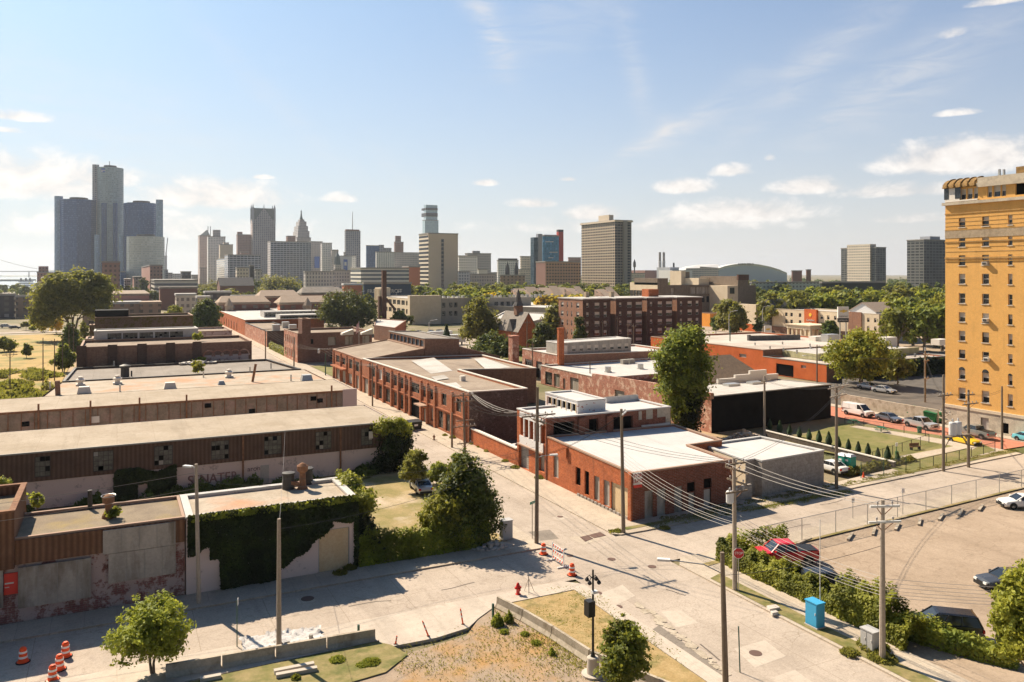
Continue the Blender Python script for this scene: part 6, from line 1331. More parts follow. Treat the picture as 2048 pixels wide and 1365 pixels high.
def crown_pts(blobs, n, clump=.22, fill=.35, droop=0.):
    """leaves gathered in clumps spread through the volume of a few lobes, thicker towards the outside"""
    B = np.array(blobs, float); wgt = B[:, 3]*B[:, 4]+B[:, 4]*B[:, 5]; wgt /= wgt.sum()
    nc = max(14, n//28); ci = rng.choice(len(B), nc, p=wgt)
    d = rng.normal(size=(nc, 3)); d /= np.linalg.norm(d, axis=1, keepdims=True)
    r = rng.uniform(fill, 1., nc)**.5; r *= rng.uniform(.55, 1.3, nc)
    Cc = B[ci, :3]+d*B[ci, 3:]*r[:, None]
    k = rng.integers(0, nc, n); cr = (B[ci, 3:].mean(1)*clump*rng.uniform(.5, 1.25, nc))[k]
    P = Cc[k]+rng.normal(size=(n, 3))*cr[:, None]*np.array((1, 1, .75))
    P[:, 2] -= droop*np.abs(rng.normal(size=n))*cr*2
    N = d[k]*1.0+rng.normal(size=(n, 3))*.75+np.array((0, 0, .45))
    return P, N
def limb_mesh(x, y, blobs, h0, r0, stems=1, z0=0.):
    mb = MB()
    for s in range(stems):
        ox = (s-(stems-1)/2)*r0*2.5
        zt2 = max(h0, .6)
        mb.tube([(x+ox*.5, y, z0-.1), (x+ox*.8+R.uniform(-.1, .1), y+R.uniform(-.1, .1), z0+(zt2-z0)*.5), (x+ox*1.6, y, zt2)], [r0*1.15, r0*.9, r0*.7], 8)
        for i, b in enumerate(blobs):
            if stems > 1 and i % stems != s: continue
            c = np.array(b[:3]); st = np.array((x+ox*1.6, y, zt2*R.uniform(.75, 1)))
            mid = (st+c)/2+np.array((R.uniform(-.3, .3), R.uniform(-.3, .3), 0))*b[3]*.4
            mb.tube([st, mid, c+(c-st)*.25], [r0*.55, r0*.35, r0*.1], 6)
            for q in range(3):
                e = c+np.array((R.uniform(-1, 1)*b[3], R.uniform(-1, 1)*b[4], R.uniform(-.2, .9)*b[5]))*.75
                mb.tube([mid, (mid+e)/2+np.array((0, 0, .1*b[5])), e], [r0*.28, r0*.18, r0*.05], 5)
    return mb
def auto_blobs(x, y, zb, zt_, rx, n=7, top=.8, seed=None):
    rr = random.Random(seed); out = []; H_ = zt_-zb
    for i in range(n):
        t = (i+.5)/n; z = zb+H_*(.18+.64*t); w_ = math.sin(math.pi*(.18+.74*t))**.8
        a = i*2.4+rr.random(); d = rx*.58*w_*rr.uniform(.55, 1.25)
        s = rx*rr.uniform(.32, .54)*(.75+.35*w_)
        out.append((x+d*math.cos(a), y+d*math.sin(a), z, s, s, min(s, H_*.3)*rr.uniform(.85, 1.15)))
    out.append((x, y, zt_-rx*.42*top, rx*.45, rx*.45, rx*.42)); out.append((x, y, (zb+zt_)/2, rx*.6, rx*.6, H_*.36))
    return out
def tree(label, u, v, vtop, wpx, mat='leaf_green', vb=None, n=8000, leafs=.25, stems=1, blobs=None, cat='tree', name='tree', nb=7, droop=0., group=None, x=None, y=None, clump=.22, fill=.35, trunk=True, z0=0.):
    if x is None: x, y = G(u, v, z0)
    D = DD(x, y); h = Z(vtop, x, y); rx = wpx*D/FPX/2; zb = Z(vb, x, y) if vb else z0+(h-z0)*.22
    bl = blobs or auto_blobs(x, y, zb, h-rx*.05, rx, nb, seed=hash(label) % 997 if False else len(label))
    r = root(name, label, cat, (x, y, z0), 0, group)
    if trunk: limb_mesh(x, y, bl, zb+(h-zb)*.12, max(.07, h*.018), stems, z0).build('trunk', 'bark', r)
    P, N = crown_pts(bl, n, clump, fill, droop)
    P[:, 2] = np.maximum(P[:, 2], z0+.08)
    link('crown' if trunk else 'foliage', quads('crown', P, N, leafs, mat, loc=(x, y, z0)), r)
    return r
t = tree('small two stemmed honey locust standing in the bottom left corner', 306, 1350, 1200, 165, 'leaf_lime', n=15000, leafs=.15, stems=2, nb=9, clump=.15)
tree('young leafy tree beside the black lamp post at the bottom', 1250, 1393, 1236, 118, 'leaf_green', n=11000, leafs=.15, nb=8, clump=.15, vb=1372)
tree('large leafy tree cut off by the right edge of the car park', 2062, 1420, 1126, 175, 'leaf_lime', n=22000, leafs=.17, nb=10, clump=.15)
x, y = G(935, 1092)
tree('tall dark bushy tree behind the ivy fence corner', 935, 1092, 906, 150, 'leaf_dark', n=26000, leafs=.22, blobs=[(x-.2, y+.3, 7.0, 1.3, 1.3, 1.5), (x+.5, y+.2, 5.4, 1.8, 1.7, 1.5), (x-1., y+.6, 5.0, 1.5, 1.5, 1.5), (x+1.3, y, 3.5, 1.7, 1.5, 1.5), (x-.9, y+.3, 2.4, 2.2, 1.7, 1.7), (x+1., y+.3, 1.7, 2.2, 1.6, 1.6), (x+.1, y+.5, 3.6, 2.1, 1.7, 1.6)], clump=.2)
x, y = G(893, 1094)
tree('bright green bush leaning out in front of the dark bushy tree', 893, 1094, 975, 110, 'leaf_lime', n=14000, leafs=.2, blobs=[(x, y-.4, 3.9, 1.6, 1.4, 1.4), (x-1.2, y, 2.8, 1.3, 1.3, 1.2), (x+1., y-.5, 3.3, 1.2, 1.2, 1.2), (x+.2, y-.4, 1.9, 2.1, 1.3, 1.5)])
tree('pointed grey green shrub on the vacant lot by the side street', 830, 984, 897, 62, 'leaf_olive', n=7000, leafs=.2, nb=6, vb=975)
tree('low bright shrub between the pointed shrub and the dark tree', 880, 972, 925, 60, 'leaf_lime', n=4000, leafs=.2, nb=5, vb=968)
tree('green shrub at the kerb behind the dark bushy tree', 915, 960, 905, 40, 'leaf_green', n=3000, leafs=.2, nb=4, vb=955)
x, y = G(716, 1060)
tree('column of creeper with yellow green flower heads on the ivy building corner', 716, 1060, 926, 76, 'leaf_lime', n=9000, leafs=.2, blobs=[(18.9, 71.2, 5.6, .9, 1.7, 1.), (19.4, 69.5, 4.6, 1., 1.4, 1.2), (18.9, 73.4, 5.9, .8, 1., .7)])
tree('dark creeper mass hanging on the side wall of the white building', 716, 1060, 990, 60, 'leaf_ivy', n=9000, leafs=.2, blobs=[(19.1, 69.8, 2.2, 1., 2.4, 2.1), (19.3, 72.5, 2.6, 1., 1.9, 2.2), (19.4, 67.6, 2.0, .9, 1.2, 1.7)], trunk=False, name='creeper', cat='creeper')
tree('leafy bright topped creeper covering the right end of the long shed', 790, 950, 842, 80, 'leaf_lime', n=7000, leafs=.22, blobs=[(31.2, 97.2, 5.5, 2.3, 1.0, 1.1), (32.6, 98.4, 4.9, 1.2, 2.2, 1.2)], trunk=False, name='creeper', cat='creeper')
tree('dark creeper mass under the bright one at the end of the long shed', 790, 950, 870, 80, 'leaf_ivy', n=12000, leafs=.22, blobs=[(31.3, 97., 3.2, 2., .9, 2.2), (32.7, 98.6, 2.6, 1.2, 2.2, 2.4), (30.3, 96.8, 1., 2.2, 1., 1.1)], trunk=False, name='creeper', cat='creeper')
x, y = G(1368, 872)
tree('towering green tree growing between the brick ruin and the black building', 1368, 872, 650, 112, 'leaf_green', n=30000, leafs=.32, blobs=[(x, y, 13.6, 3.2, 3., 3.), (x+1.4, y, 10.8, 3.2, 3., 3.), (x-2., y+.5, 11.4, 2.8, 2.8, 2.6), (x-.6, y, 8.2, 3.2, 2.8, 2.8), (x+1.8, y, 7.6, 2.4, 2.4, 2.4), (x-1.2, y, 5.2, 2., 2., 2.4), (x+1., y, 15, 1.8, 1.8, 1.6)], clump=.2, stems=2)
tree('dark ivy clad stump under the towering tree', 1372, 868, 760, 56, 'leaf_ivy', n=7000, leafs=.3, blobs=[(x+.2, y-.5, 3.6, 1.8, 1.6, 3.2), (x+1.9, y-.4, 5.8, 1.1, 1.1, 1.6)], trunk=False, name='creeper', cat='creeper')
tree('broad yellow green tree behind the orange wall, beside the parking ramp', 1722, 782, 664, 125, 'leaf_yellow', n=22000, leafs=.42, nb=11, clump=.2, stems=2)
tree('thin lighter tree between the yellow green tree and the yellow tower', 1795, 778, 700, 66, 'leaf_olive', n=6000, leafs=.4, nb=6)
tree('tall pale willow in front of the cream industrial block', 955, 697, 595, 78, 'leaf_olive', n=16000, leafs=.55, nb=9, vb=685, droop=.8, clump=.2)
tree('low dark rounded tree behind the factory roofs', 985, 722, 668, 92, 'leaf_dark', n=9000, leafs=.5, nb=7, vb=716)
tree('dense green tree between the low dark tree and the ivy chimney', 1020, 725, 680, 50, 'leaf_dark', n=5000, leafs=.5, nb=5, vb=716)
x, y = G(893, 696); r = root('spruce', 'dark conical spruce on the grass near the white garage', 'tree', (x, y, 0)); D = DD(x, y); h = Z(650, x, y)
MB().tube([(x, y, -.1), (x, y, h)], [.25, .04], 7).build('trunk', 'bark', r)
n = 5000; tt = rng.uniform(0, 1, n)**.7; ang = rng.uniform(0, 6.283, n); lay = .75+.25*np.abs(np.sin(tt*26)); rr_ = (1.05-tt)*2.5*lay*rng.uniform(.5, 1, n)**.5
P = np.stack([x+rr_*np.cos(ang), y+rr_*np.sin(ang), .5+tt*(h-.5)-rr_*.25], 1); link('crown', quads('crown', P, np.stack([np.cos(ang), np.sin(ang), ang*0+.8], 1)+rng.normal(size=(n, 3))*.3, .45, 'leaf_spruce', loc=(x, y, 0)), r)
tree('small round green street tree before the cream pylon block', 800, 664, 623, 42, 'leaf_dark', n=4000, leafs=.6, nb=5)
tree('very small lime green tree on the pavement left of the spruce', 826, 680, 660, 30, 'leaf_lime', n=2200, leafs=.45, nb=4)
tree('big round dark green tree in front of the brick townhouses', 690, 668, 585, 112, 'leaf_dark', n=22000, leafs=.6, nb=11, stems=3, clump=.2, vb=655)
tree('dark tree behind the right shoulder of the big round tree', 738, 645, 590, 40, 'leaf_dark', n=5000, leafs=.7, nb=5)
tree('dense dark green tree beside the mossy brick building', 412, 672, 600, 66, 'leaf_dark', n=12000, leafs=.6, nb=8, vb=662)
x, y = GD(145, 300)
tree('huge spreading two trunked tree at the left towering over the houses', 145, 0, 540, 135, 'leaf_olive', n=32000, leafs=.72, x=x, y=y, stems=3, clump=.2, blobs=[(x-7, y, 16, 6, 6, 6.5), (x+2, y, 20, 6, 6, 5.6), (x+9, y, 18, 5, 5.5, 6.), (x-9, y-1, 10, 4.4, 5, 5.), (x-1, y, 14, 6, 6, 5), (x+8, y, 12, 4.6, 5, 4.), (x-4, y, 20.5, 5, 5, 4.4), (x+6, y, 22, 4.4, 4, 3.6)])
for a in (('golden yellow tree under the huge left tree', 112, 668, 628, 42, 'leaf_gold', 3000), ('yellow flowering bush right of the huge trunk', 168, 690, 642, 24, 'leaf_yellow', 2000), ('dark bush row beside the dirt path by the field', 140, 712, 650, 44, 'leaf_dark', 6000), ('green scrub at the field corner near the thin poles', 128, 745, 690, 40, 'leaf_green', 5000),
          ('lone round shrub standing in the golden field', 53, 717, 688, 24, 'leaf_green', 2500), ('lime leaved sapling by the black flat shed', 168, 706, 678, 30, 'leaf_yellow', 2000), ('green hedge bush cut by the left edge of the field', 8, 704, 676, 54, 'leaf_green', 6000),
          ('small garden tree before the condominiums', 52, 660, 643, 20, 'leaf_olive', 1200), ('gold topped garden bush by the tan townhouse', 82, 664, 650, 22, 'leaf_gold', 1200), ('olive street tree left of the bay fronted townhouse', 66, 664, 652, 16, 'leaf_green', 1000)):
    tree(a[0], a[1], a[2], a[3], a[4], a[5], n=a[6], leafs=.5, nb=5, vb=a[2]-4)
for a in (('dark leaning tree left of the chapel apartments gap', 1087, 712, 648, 50, 'leaf_dark', 8000, .55), ('light leafy tree rising behind the dark leaning one', 1112, 690, 610, 60, 'leaf_olive', 8000, .65), ('slim dark tree standing against the tan apartment side wall', 1158, 706, 636, 32, 'leaf_dark', 4500, .5), ('big olive street tree in front of the theatre', 1462, 672, 600, 74, 'leaf_olive', 12000, .7),
          ('rounded dark tree before the motel canopy', 1660, 684, 642, 38, 'leaf_dark', 4500, .55), ('thin green tree before the motel stair', 1516, 672, 636, 24, 'leaf_dark', 2000, .5), ('small green tree left of the theatre street tree', 1432, 668, 632, 30, 'leaf_dark', 3000, .5), ('yellow green tree at the foot of the yellow tower, far side', 1874, 695, 636, 60, 'leaf_yellow', 6000, .6), ('grey green tree in front of the white banded offices', 288, 600, 556, 22, 'leaf_dark', 3000, .9),
          ('lime leafy tree among the modern flats', 350, 645, 612, 44, 'leaf_lime', 5000, .6), ('wide olive tree clump before the slate roofed church', 560, 602, 553, 100, 'leaf_olive', 12000, 1.), ('green tree left of the olive clump', 512, 598, 560, 40, 'leaf_dark', 3500, .9), ('orange leaved small tree before the red townhouses', 487, 642, 620, 18, 'leaf_rust', 1500, .5), ('second orange leaved small tree by the pale bay', 524, 642, 622, 12, 'leaf_rust', 900, .5), ('green tree before the slate church roof', 425, 590, 565, 60, 'leaf_olive', 4000, 1.), ('scrubby tree by the grass lot of the brown works', 460, 590, 572, 50, 'leaf_olive', 3000, 1.)):
    tree(a[0], a[1], a[2], a[3], a[4], a[5], n=a[6], leafs=a[7], nb=7, vb=a[2]-6)
# ---- belts of trees, each a thing with its own place; five grown shapes shared between them
protos = []
for k in range(6):
    bl = auto_blobs(0, 0, 1.6, 9.9, 4.6+.3*(k % 3), 8, seed=40+k); P, N = crown_pts(bl, 1500, .24, .35)
    protos.append((quads('crown', P, N, .8, ['leaf_dark', 'leaf_green', 'leaf_olive', 'leaf_yellow', 'leaf_green', 'leaf_dark'][k]), limb_mesh(0, 0, bl, 2.6, .3).mesh('trunk', 'bark')))
gold = protos[3][0].copy(); gold.materials.clear(); gold.materials.append(M('leaf_gold'))
ORD = ['first', 'second', 'third', 'fourth', 'fifth', 'sixth', 'seventh', 'eighth', 'ninth', 'tenth']
def ordinal(i):
    if i < 10: return ORD[i]
    n = i+1; return f"{n}{'th' if 10 < n % 100 < 14 else {1: 'st', 2: 'nd', 3: 'rd'}.get(n % 10, 'th')}"
KN = ['dark green', 'green', 'olive', 'yellow green', 'light green', 'deep green', 'golden']
def belt(place, u0, u1, D0, D1, vt0, vt1, n, seed, kinds=(0, 1, 2, 3, 4, 5), group=None, hmin=7, hmax=17):
    rr = random.Random(seed); items = []
    for i in range(n):
        u = u0+(u1-u0)*(i+rr.uniform(.1, .9))/n; D = rr.uniform(D0, D1); v = vt0+(vt1-vt0)*(D-D0)/(D1-D0+1e-6)*1.+rr.uniform(-6, 4)
        x, y = GD(u, D); h = max(hmin, min(hmax, Z(v, x, y))); items.append((u, x, y, h, rr.choice(kinds), rr.random()*6.28, rr.uniform(.85, 1.25)))
    items.sort()
    for i, (u, x, y, h, k, a, ws) in enumerate(items):
        r = root('tree', f'{KN[k]} tree, {ordinal(i)} from the left {place}', 'tree', (x, y, 0), 0, group or 'trees '+place)
        s = h/10.2; cm_, tm_ = protos[k % 6] if k < 6 else (gold, protos[3][1])
        link('trunk', tm_, r, rz=a, sc_=(s, s, s)); link('crown', cm_, r, rz=a, sc_=(s*ws, s*ws, s))
belt('between the apartments and the blue hotel', 905, 1270, 430, 520, 588, 566, 26, 1)
belt('behind the cream industrial roof', 840, 1010, 400, 440, 582, 578, 9, 2, (0, 1, 4))
belt('under the tall tan flats', 900, 1300, 540, 700, 566, 557, 30, 3, (0, 1, 2, 5))
for i, (u, v) in enumerate(((985, 583), (1005, 585), (1092, 588), (1112, 590), (1150, 589))):
    x, y = GD(u, 425); r = root('tree', f'bright golden tree, {ordinal(i)} from the left by the brown shed roofed houses', 'tree', (x, y, 0), 0, 'golden trees'); s = Z(v, x, y)/10.2; link('trunk', protos[3][1], r, sc_=(s, s, s)); link('crown', gold, r, sc_=(s*1.3, s*1.3, s))
belt('in the front row behind the motel', 1530, 1900, 330, 400, 592, 576, 17, 4, (1, 2, 3, 3, 4, 0))
belt('in the second row behind the motel', 1500, 1900, 410, 520, 578, 570, 20, 5, (0, 1, 2, 3, 5))
belt('in the far row before the dark gridded slabs', 1480, 1900, 640, 900, 562, 552, 24, 6, (0, 1, 2, 5))
belt('in the row beside the yellow tower', 1790, 1890, 250, 310, 610, 590, 6, 7, (1, 4, 0))
belt('in the belt before the stadium', 1255, 1580, 620, 900, 560, 550, 22, 8, (0, 1, 2, 5))
belt('among the left downtown roofs', 180, 640, 560, 760, 572, 560, 18, 9, (2, 2, 1, 0), hmax=13)
belt('between the parking structure and the dark blue store', 700, 850, 520, 640, 572, 562, 10, 10, (1, 2, 3))
belt('along the river bank at the far left', -20, 74, 800, 1050, 574, 566, 7, 11, (0, 2), hmax=12)
belt('along the avenue left of the motel', 1380, 1500, 380, 460, 600, 590, 6, 12, (0, 2, 1))
# far woods that read as one mass
P_, N_ = [], []
for i in range(420):
    u = rng.uniform(880, 2040); D = rng.uniform(900, 2300); x, y = GD(u, D); s = rng.uniform(7, 13)
    p, n_ = crown_pts([(x, y, s*.6, s*.7, s*.7, s*.42)], 90, .3); P_.append(p); N_.append(n_)
for i in range(160):
    u = rng.uniform(-40, 900); D = rng.uniform(820, 1500); x, y = GD(u, D)
    if u < 80 and D > 1100: continue
    s = rng.uniform(6, 10); p, n_ = crown_pts([(x, y, s*.55, s*.7, s*.7, s*.42)], 90, .3); P_.append(p); N_.append(n_)
o = link('woodland', quads('woodland', np.concatenate(P_), np.concatenate(N_), 2.6, 'leaf_dark')); tag(o, 'far dark green woods stretching along the horizon', 'woodland', kind='stuff')
# ---- ivy, hedges, weeds
def sheet_leaves(name, label, cat, P0, P1, z0, z1, n, size, mat, keep=lambda s, z: True, thick=.25, kind='stuff', parent=None):
    L = math.hypot(P1[0]-P0[0], P1[1]-P0[1]); dx, dy = (P1[0]-P0[0])/L, (P1[1]-P0[1])/L
    s = rng.uniform(0, L, n*2); z = rng.uniform(z0, z1, n*2); m = np.array([keep(a, b) for a, b in zip(s, z)]); s, z = s[m][:n], z[m][:n]
    q = np.abs(rng.normal(size=len(s)))*thick*(.5+.5*np.sin(s*1.7)*np.sin(z*2.1+s))
    P = np.stack([P0[0]+dx*s+dy*q, P0[1]+dy*s-dx*q, z], 1); N = np.stack([np.full(len(s), dy), np.full(len(s), -dx), np.full(len(s), .5)], 1)+rng.normal(size=(len(s), 3))*.45
    loc = parent.location if parent else ((P0[0]+P1[0])/2, (P0[1]+P1[1])/2, z0)
    o = link(name, quads(name, P, N, size, mat, loc=loc), parent, (0, 0, 0) if parent else loc)
    return o if parent else tag(o, label, cat, kind=kind)
def ivk(s, z):
    lump = .35*math.sin(s*1.3)+.2*math.sin(s*3.1+z)
    if s < 2.3+lump*.4: return z > 3.1+lump or (s > 1.6 and z > 2.6)
    if s < 6.9: return z > .15
    edge = 1.0+ (s-6.9)*.62+lump*.5 if s < 11.2 else 4.15+lump*.4
    return z > edge or s > 13.05
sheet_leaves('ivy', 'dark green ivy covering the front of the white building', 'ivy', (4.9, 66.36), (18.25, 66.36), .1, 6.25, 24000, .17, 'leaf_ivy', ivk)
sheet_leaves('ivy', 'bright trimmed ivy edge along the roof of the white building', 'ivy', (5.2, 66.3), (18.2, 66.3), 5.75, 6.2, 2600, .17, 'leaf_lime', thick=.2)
sheet_leaves('ivy', 'ivy patch on the pink lower wall of the long shed', 'ivy', (XY(228, 97.7), 97.7), (XY(352, 97.7), 97.7), .1, 3.4, 7000, .22, 'leaf_ivy', lambda s, z: z < 3.2+.4*math.sin(s*1.1) and not (2.3 < s < 3.4 and z < 1.6) and abs(s-4.2)+z*.5 < 5.6)
def hedge(name, label, path, width, hfun, n, size, mat, mat2=None, wall=False):
    segs = list(zip(path, path[1:])); Ls = [math.hypot(b[0]-a[0], b[1]-a[1]) for a, b in segs]; T_ = sum(Ls)
    s = rng.uniform(0, T_, n); P = np.zeros((n, 3)); N = np.zeros((n, 3)); acc = 0
    side = rng.uniform(0, 1, n); 
    for (a, b), L in zip(segs, Ls):
        m = (s >= acc) & (s < acc+L); k = (s[m]-acc)/L; dx, dy = (b[0]-a[0])/L, (b[1]-a[1])/L
        H_ = np.array([hfun(q) for q in s[m]]); th = rng.uniform(-.15, math.pi+.15, m.sum()); rad = rng.uniform(.72, 1.08, m.sum())+.1*np.sin(s[m]*2.3+th*3)+.07*np.sin(s[m]*5.1-th*5)
        w_ = width/2*np.cos(th)*rad; z = np.where(np.sin(th)*rad > 0, H_*np.abs(np.sin(th))**.55*rad, 0.05)+rng.uniform(-.1, .1, m.sum())
        low = rng.uniform(size=m.sum()) < .35; z = np.where(low, rng.uniform(.05, 1, m.sum())*H_*.85, z); w_ = np.where(low, np.sign(w_)*width/2*rng.uniform(.8, 1.05, m.sum()), w_)
        P[m] = np.stack([a[0]+(b[0]-a[0])*k-dy*w_, a[1]+(b[1]-a[1])*k+dx*w_, np.maximum(z, .05)], 1); N[m] = np.stack([-dy*w_, dx*w_, z*.5+.3], 1)+rng.normal(size=(m.sum(), 3))*.5; acc += L
    c = P.mean(0); c[2] = 0
    return tag(link(name, quads(name, P, N, size, mat, loc=c), None, c), label, 'hedge' if name == 'hedge' else name, kind=None)
hedge('hedge', 'long ivy grown fence between the white building and the dark tree', [(18.4, 66.7), (30.5, 66.5)], 1.1, lambda s: 2.5+.25*math.sin(s*.9)+.12*math.sin(s*2.7), 15000, .19, 'leaf_hedge')
hedge('hedge', 'bushy ivy hedge along the car park side of the street', [(47.6, 54.0), (47.7, 48), (47.8, 42), (47.6, 35.5)], 2.3, lambda s: 1.75+.22*math.sin(s*.8+1)+.15*math.sin(s*2.1)+(1.1 if 12.3 < s < 17 else 0)-(.3 if 8 < s < 12 else 0), 42000, .17, 'leaf_hedge')
hedge('hedge', 'yellow green creeper spilling over the low fence at the bottom right', [(48.6, 37), (49.6, 34), (51.2, 31)], 1.2, lambda s: 1.9-.16*s, 5000, .16, 'leaf_yellow')
hedge('creeper', 'vine trailing along the top of the car park fence', [(48.2, 54.2), (51.5, 54.35), (55.2, 54.5)], .5, lambda s: 2.1-.05*s, 2600, .17, 'leaf_hedge')
hedge('hedge', 'green creeper spilling down the side wall by the low white workshop', [(86.5, 133.6), (92, 133.4)], 2.4, lambda s: 3.2-.25*s, 4500, .32, 'leaf_green')
hedge('hedge', 'dark ivy wall at the back of the parking ramp', [(150, 130.4), (190, 130.4)], 1.4, lambda s: 3.8+.3*math.sin(s*.5), 14000, .45, 'leaf_ivy')
hedge('hedge', 'clipped green hedge behind the ivy chimney', [(82, 178), (92, 182)], 2.4, lambda s: 2.2, 2500, .4, 'leaf_lime')
P_, N_ = [], []
hedge('hedge', 'boxy clipped hedge beside the low dark rounded tree', [GD(968, 220), GD(985, 216)], 2.8, lambda s: 3.4, 2600, .4, 'leaf_dark')
hedge('hedge', 'ivy covered fence beside the brown works', [(45.4, 240), (45.4, 272)], 1., lambda s: 2.2, 3500, .35, 'leaf_olive')
def tufts(name, label, pts, n, size, mat, r=.6, h=.25, kind='stuff'):
    P = []; 
    for (x, y, rr_, hh) in pts:
        k = max(20, int(n*rr_*rr_/sum(q[2]**2 for q in pts))); a = rng.uniform(0, 6.28, k); d = rng.uniform(0, 1, k)**.6*rr_
        P.append(np.stack([x+d*np.cos(a), y+d*np.sin(a), rng.uniform(.04, 1, k)*hh*(1.1-d/rr_*.8)+.1], 1))
    P = np.concatenate(P); N = rng.normal(size=(len(P), 3)); N[:, 2] *= .4
    return tag(link(name, quads(name, P, N, size, mat, asp=2.4)), label, name if name != 'tufts' else 'weeds', kind=kind)
W = []
def g3(u, v, r_, h): x, y = G(u, v); return (x, y, r_, h)
tufts('weeds', 'weeds and grass tufts along the kerbs of the junction', [g3(1236, 1066, .45, .3), g3(1225, 1066, .4, .08), g3(905, 878, .5, .5), g3(890, 873, .4, .3), g3(960, 896, .5, .3), g3(1030, 938, .6, .4), g3(1080, 958, .7, .3), g3(1010, 925, .5, .3), g3(945, 890, .5, .25),
    g3(680, 1150, .6, .25), g3(1747, 1300, 1., .8), g3(1765, 1322, .9, .4), g3(1700, 1310, .6, .3), g3(1130, 930+40, .5, .3), g3(975, 905, .5, .3), g3(1330, 1058, .5, .06), g3(700, 1140, .6, .4)], 5200, .13, 'leaf_olive')
tufts('shrubs', 'low green shrubs round the end of the concrete barriers', [g3(995, 1253, .45, .9), g3(1018, 1247, .35, .8), g3(1008, 1268, .3, .2), g3(1050, 1272, .3, .15), g3(1072, 1290, .3, .2), g3(1104, 1312, .22, .45), g3(675, 1325, .5, .25), g3(742, 1330, .6, .2), g3(725, 1335, .4, .15), g3(592, 1362, .3, .3)], 5000, .1, 'leaf_green')
tufts('undergrowth', 'dark undergrowth at the foot of the long shed wall', [(x_, 96.4+R.uniform(-.8, .5), R.uniform(.8, 1.8), R.uniform(.5, 1.8)) for x_ in [R.uniform(-28, 28) for _ in range(34)]]+[(x_, R.uniform(75, 92), R.uniform(1, 2.5), R.uniform(.4, 1.2)) for x_ in [R.uniform(-28, 16) for _ in range(26)]], 22000, .24, 'leaf_dark')
tufts('meadow_scrub', 'green scrub patches growing in the golden field', [(R.uniform(-34, -12.5), R.uniform(152, 235), R.uniform(1.5, 4), R.uniform(.6, 1.8)) for _ in range(70)]+[(R.uniform(-60, -13), R.uniform(150, 190), R.uniform(2, 4.5), R.uniform(.5, 1.4)) for _ in range(60)], 34000, .5, 'leaf_olive')
tufts('weeds', 'dark grass strip at the foot of the corner shop side wall', [(47+i*.4, 64.3+R.uniform(-.4, .5), .7, .05) for i in range(70)], 6000, .07, 'leaf_olive')
tufts('weeds', 'tall weeds at the fence corner by the green portable toilets', [(*G(1700+i*12, 950-i*2.6), .8, R.uniform(.5, 1.1)) for i in range(11)], 5000, .2, 'leaf_olive')
tufts('weeds', 'grass creeping along the verge of the park street', [(50+i*1.1, 64.5+RB(50+i*1.1)+R.uniform(0, 1.), R.uniform(.4, .9), .09) for i in range(58)], 6000, .09, 'leaf_olive')
tufts('weeds', 'patchy grass tufts on the triangle by the junction', [(R.uniform(26, 32), R.uniform(42, 53.5), R.uniform(.8, 2.2), .07) for _ in range(70)], 7000, .07, 'weed_dry')
tufts('weeds', 'dry weeds scattered on the gravel yard', [(R.uniform(16, 26), R.uniform(38, 50.5), R.uniform(.8, 2.4), .05) for _ in range(60)], 4500, .06, 'weed_dry')
for u, v, h, r_, m, lab in ((395, 745, 2.2, 1.3, 'leaf_yellow', 'yellow green bush growing out of the grey felt roof'), (400, 722, .7, 1.2, 'leaf_yellow', 'low weeds by the white rubble on the grey felt roof'), (225, 1035, .8, .7, 'leaf_lime', 'small plant growing beside the rusty turbine fan'), (75, 1018, 1.3, .6, 'leaf_yellow', 'yellow plant on the gravel roof by the rusty metal box'), (395, 680, 1.8, 1.2, 'leaf_yellow', 'yellow sapling on the roof of the arched warehouse'), (5, 945, 2.0, 1.2, 'leaf_yellow', 'yellow green treetop at the left edge behind the front warehouse')):
    z = 5.95 if v > 690 else 9.6
    if v == 945: x, y = G(u, 1000, 3.); z = 3.2
    else: x, y = G(u, v, z)
    bl = [(x, y, z+h*.55, r_*.7, r_*.7, h*.45), (x+r_*.4, y, z+h*.4, r_*.5, r_*.5, h*.3), (x-r_*.4, y, z+h*.35, r_*.5, r_*.5, h*.3)]; P, N = crown_pts(bl, 900 if r_ > 1 else 500, .25); P[:, 2] = np.maximum(P[:, 2], z+.02)
    r = root('bush', lab, 'plant', (x, y, z)); link('foliage', quads('foliage', P, N, .2 if v > 900 else .35, m, loc=(x, y, z)), r); MB().tube([(x, y, z-.1 if v != 945 else 0), (x, y, z+h*.7)], [.08, .03], 5).build('stem', 'bark', r)
# ================================================================== STREET FURNITURE
plain('tar', (.13, .105, .085), .7)
noisy('pole_wood', (.17, .13, .095), (.25, .20, .15), 1.2, st=(3, 3, .25), fine=7); noisy('pole_pale', (.36, .30, .24), (.44, .37, .30), 1.2, st=(3, 3, .25), fine=7)
plain('metal_white', (.72, .72, .70), .4); plain('pole_green', (.04, .10, .07), .6); plain('insulator', (.45, .42, .40), .3); plain('transformer_grey', (.62, .63, .64), .4)
noisy('flag_cloth', (.75, .7, .7), (.6, .2, .2), 2.)
plain('wire_black', (.03, .03, .03), .6); plain('wire_pale', (.36, .33, .30), .5); plain('safety_orange', (.90, .10, .015), .5); plain('reflect_white', (.85, .83, .80), .4); plain('hydrant_red', (.60, .02, .015), .35)
plain('rubber', (.02, .02, .02), .9); plain('cab_blue', (.05, .36, .62), .5); plain('cab_grey', (.46, .45, .44), .6); plain('portable_green', (.01, .26, .19), .5); plain('dumpster_green', (.01, .16, .05), .5); plain('black_metal', (.02, .02, .02), .5)
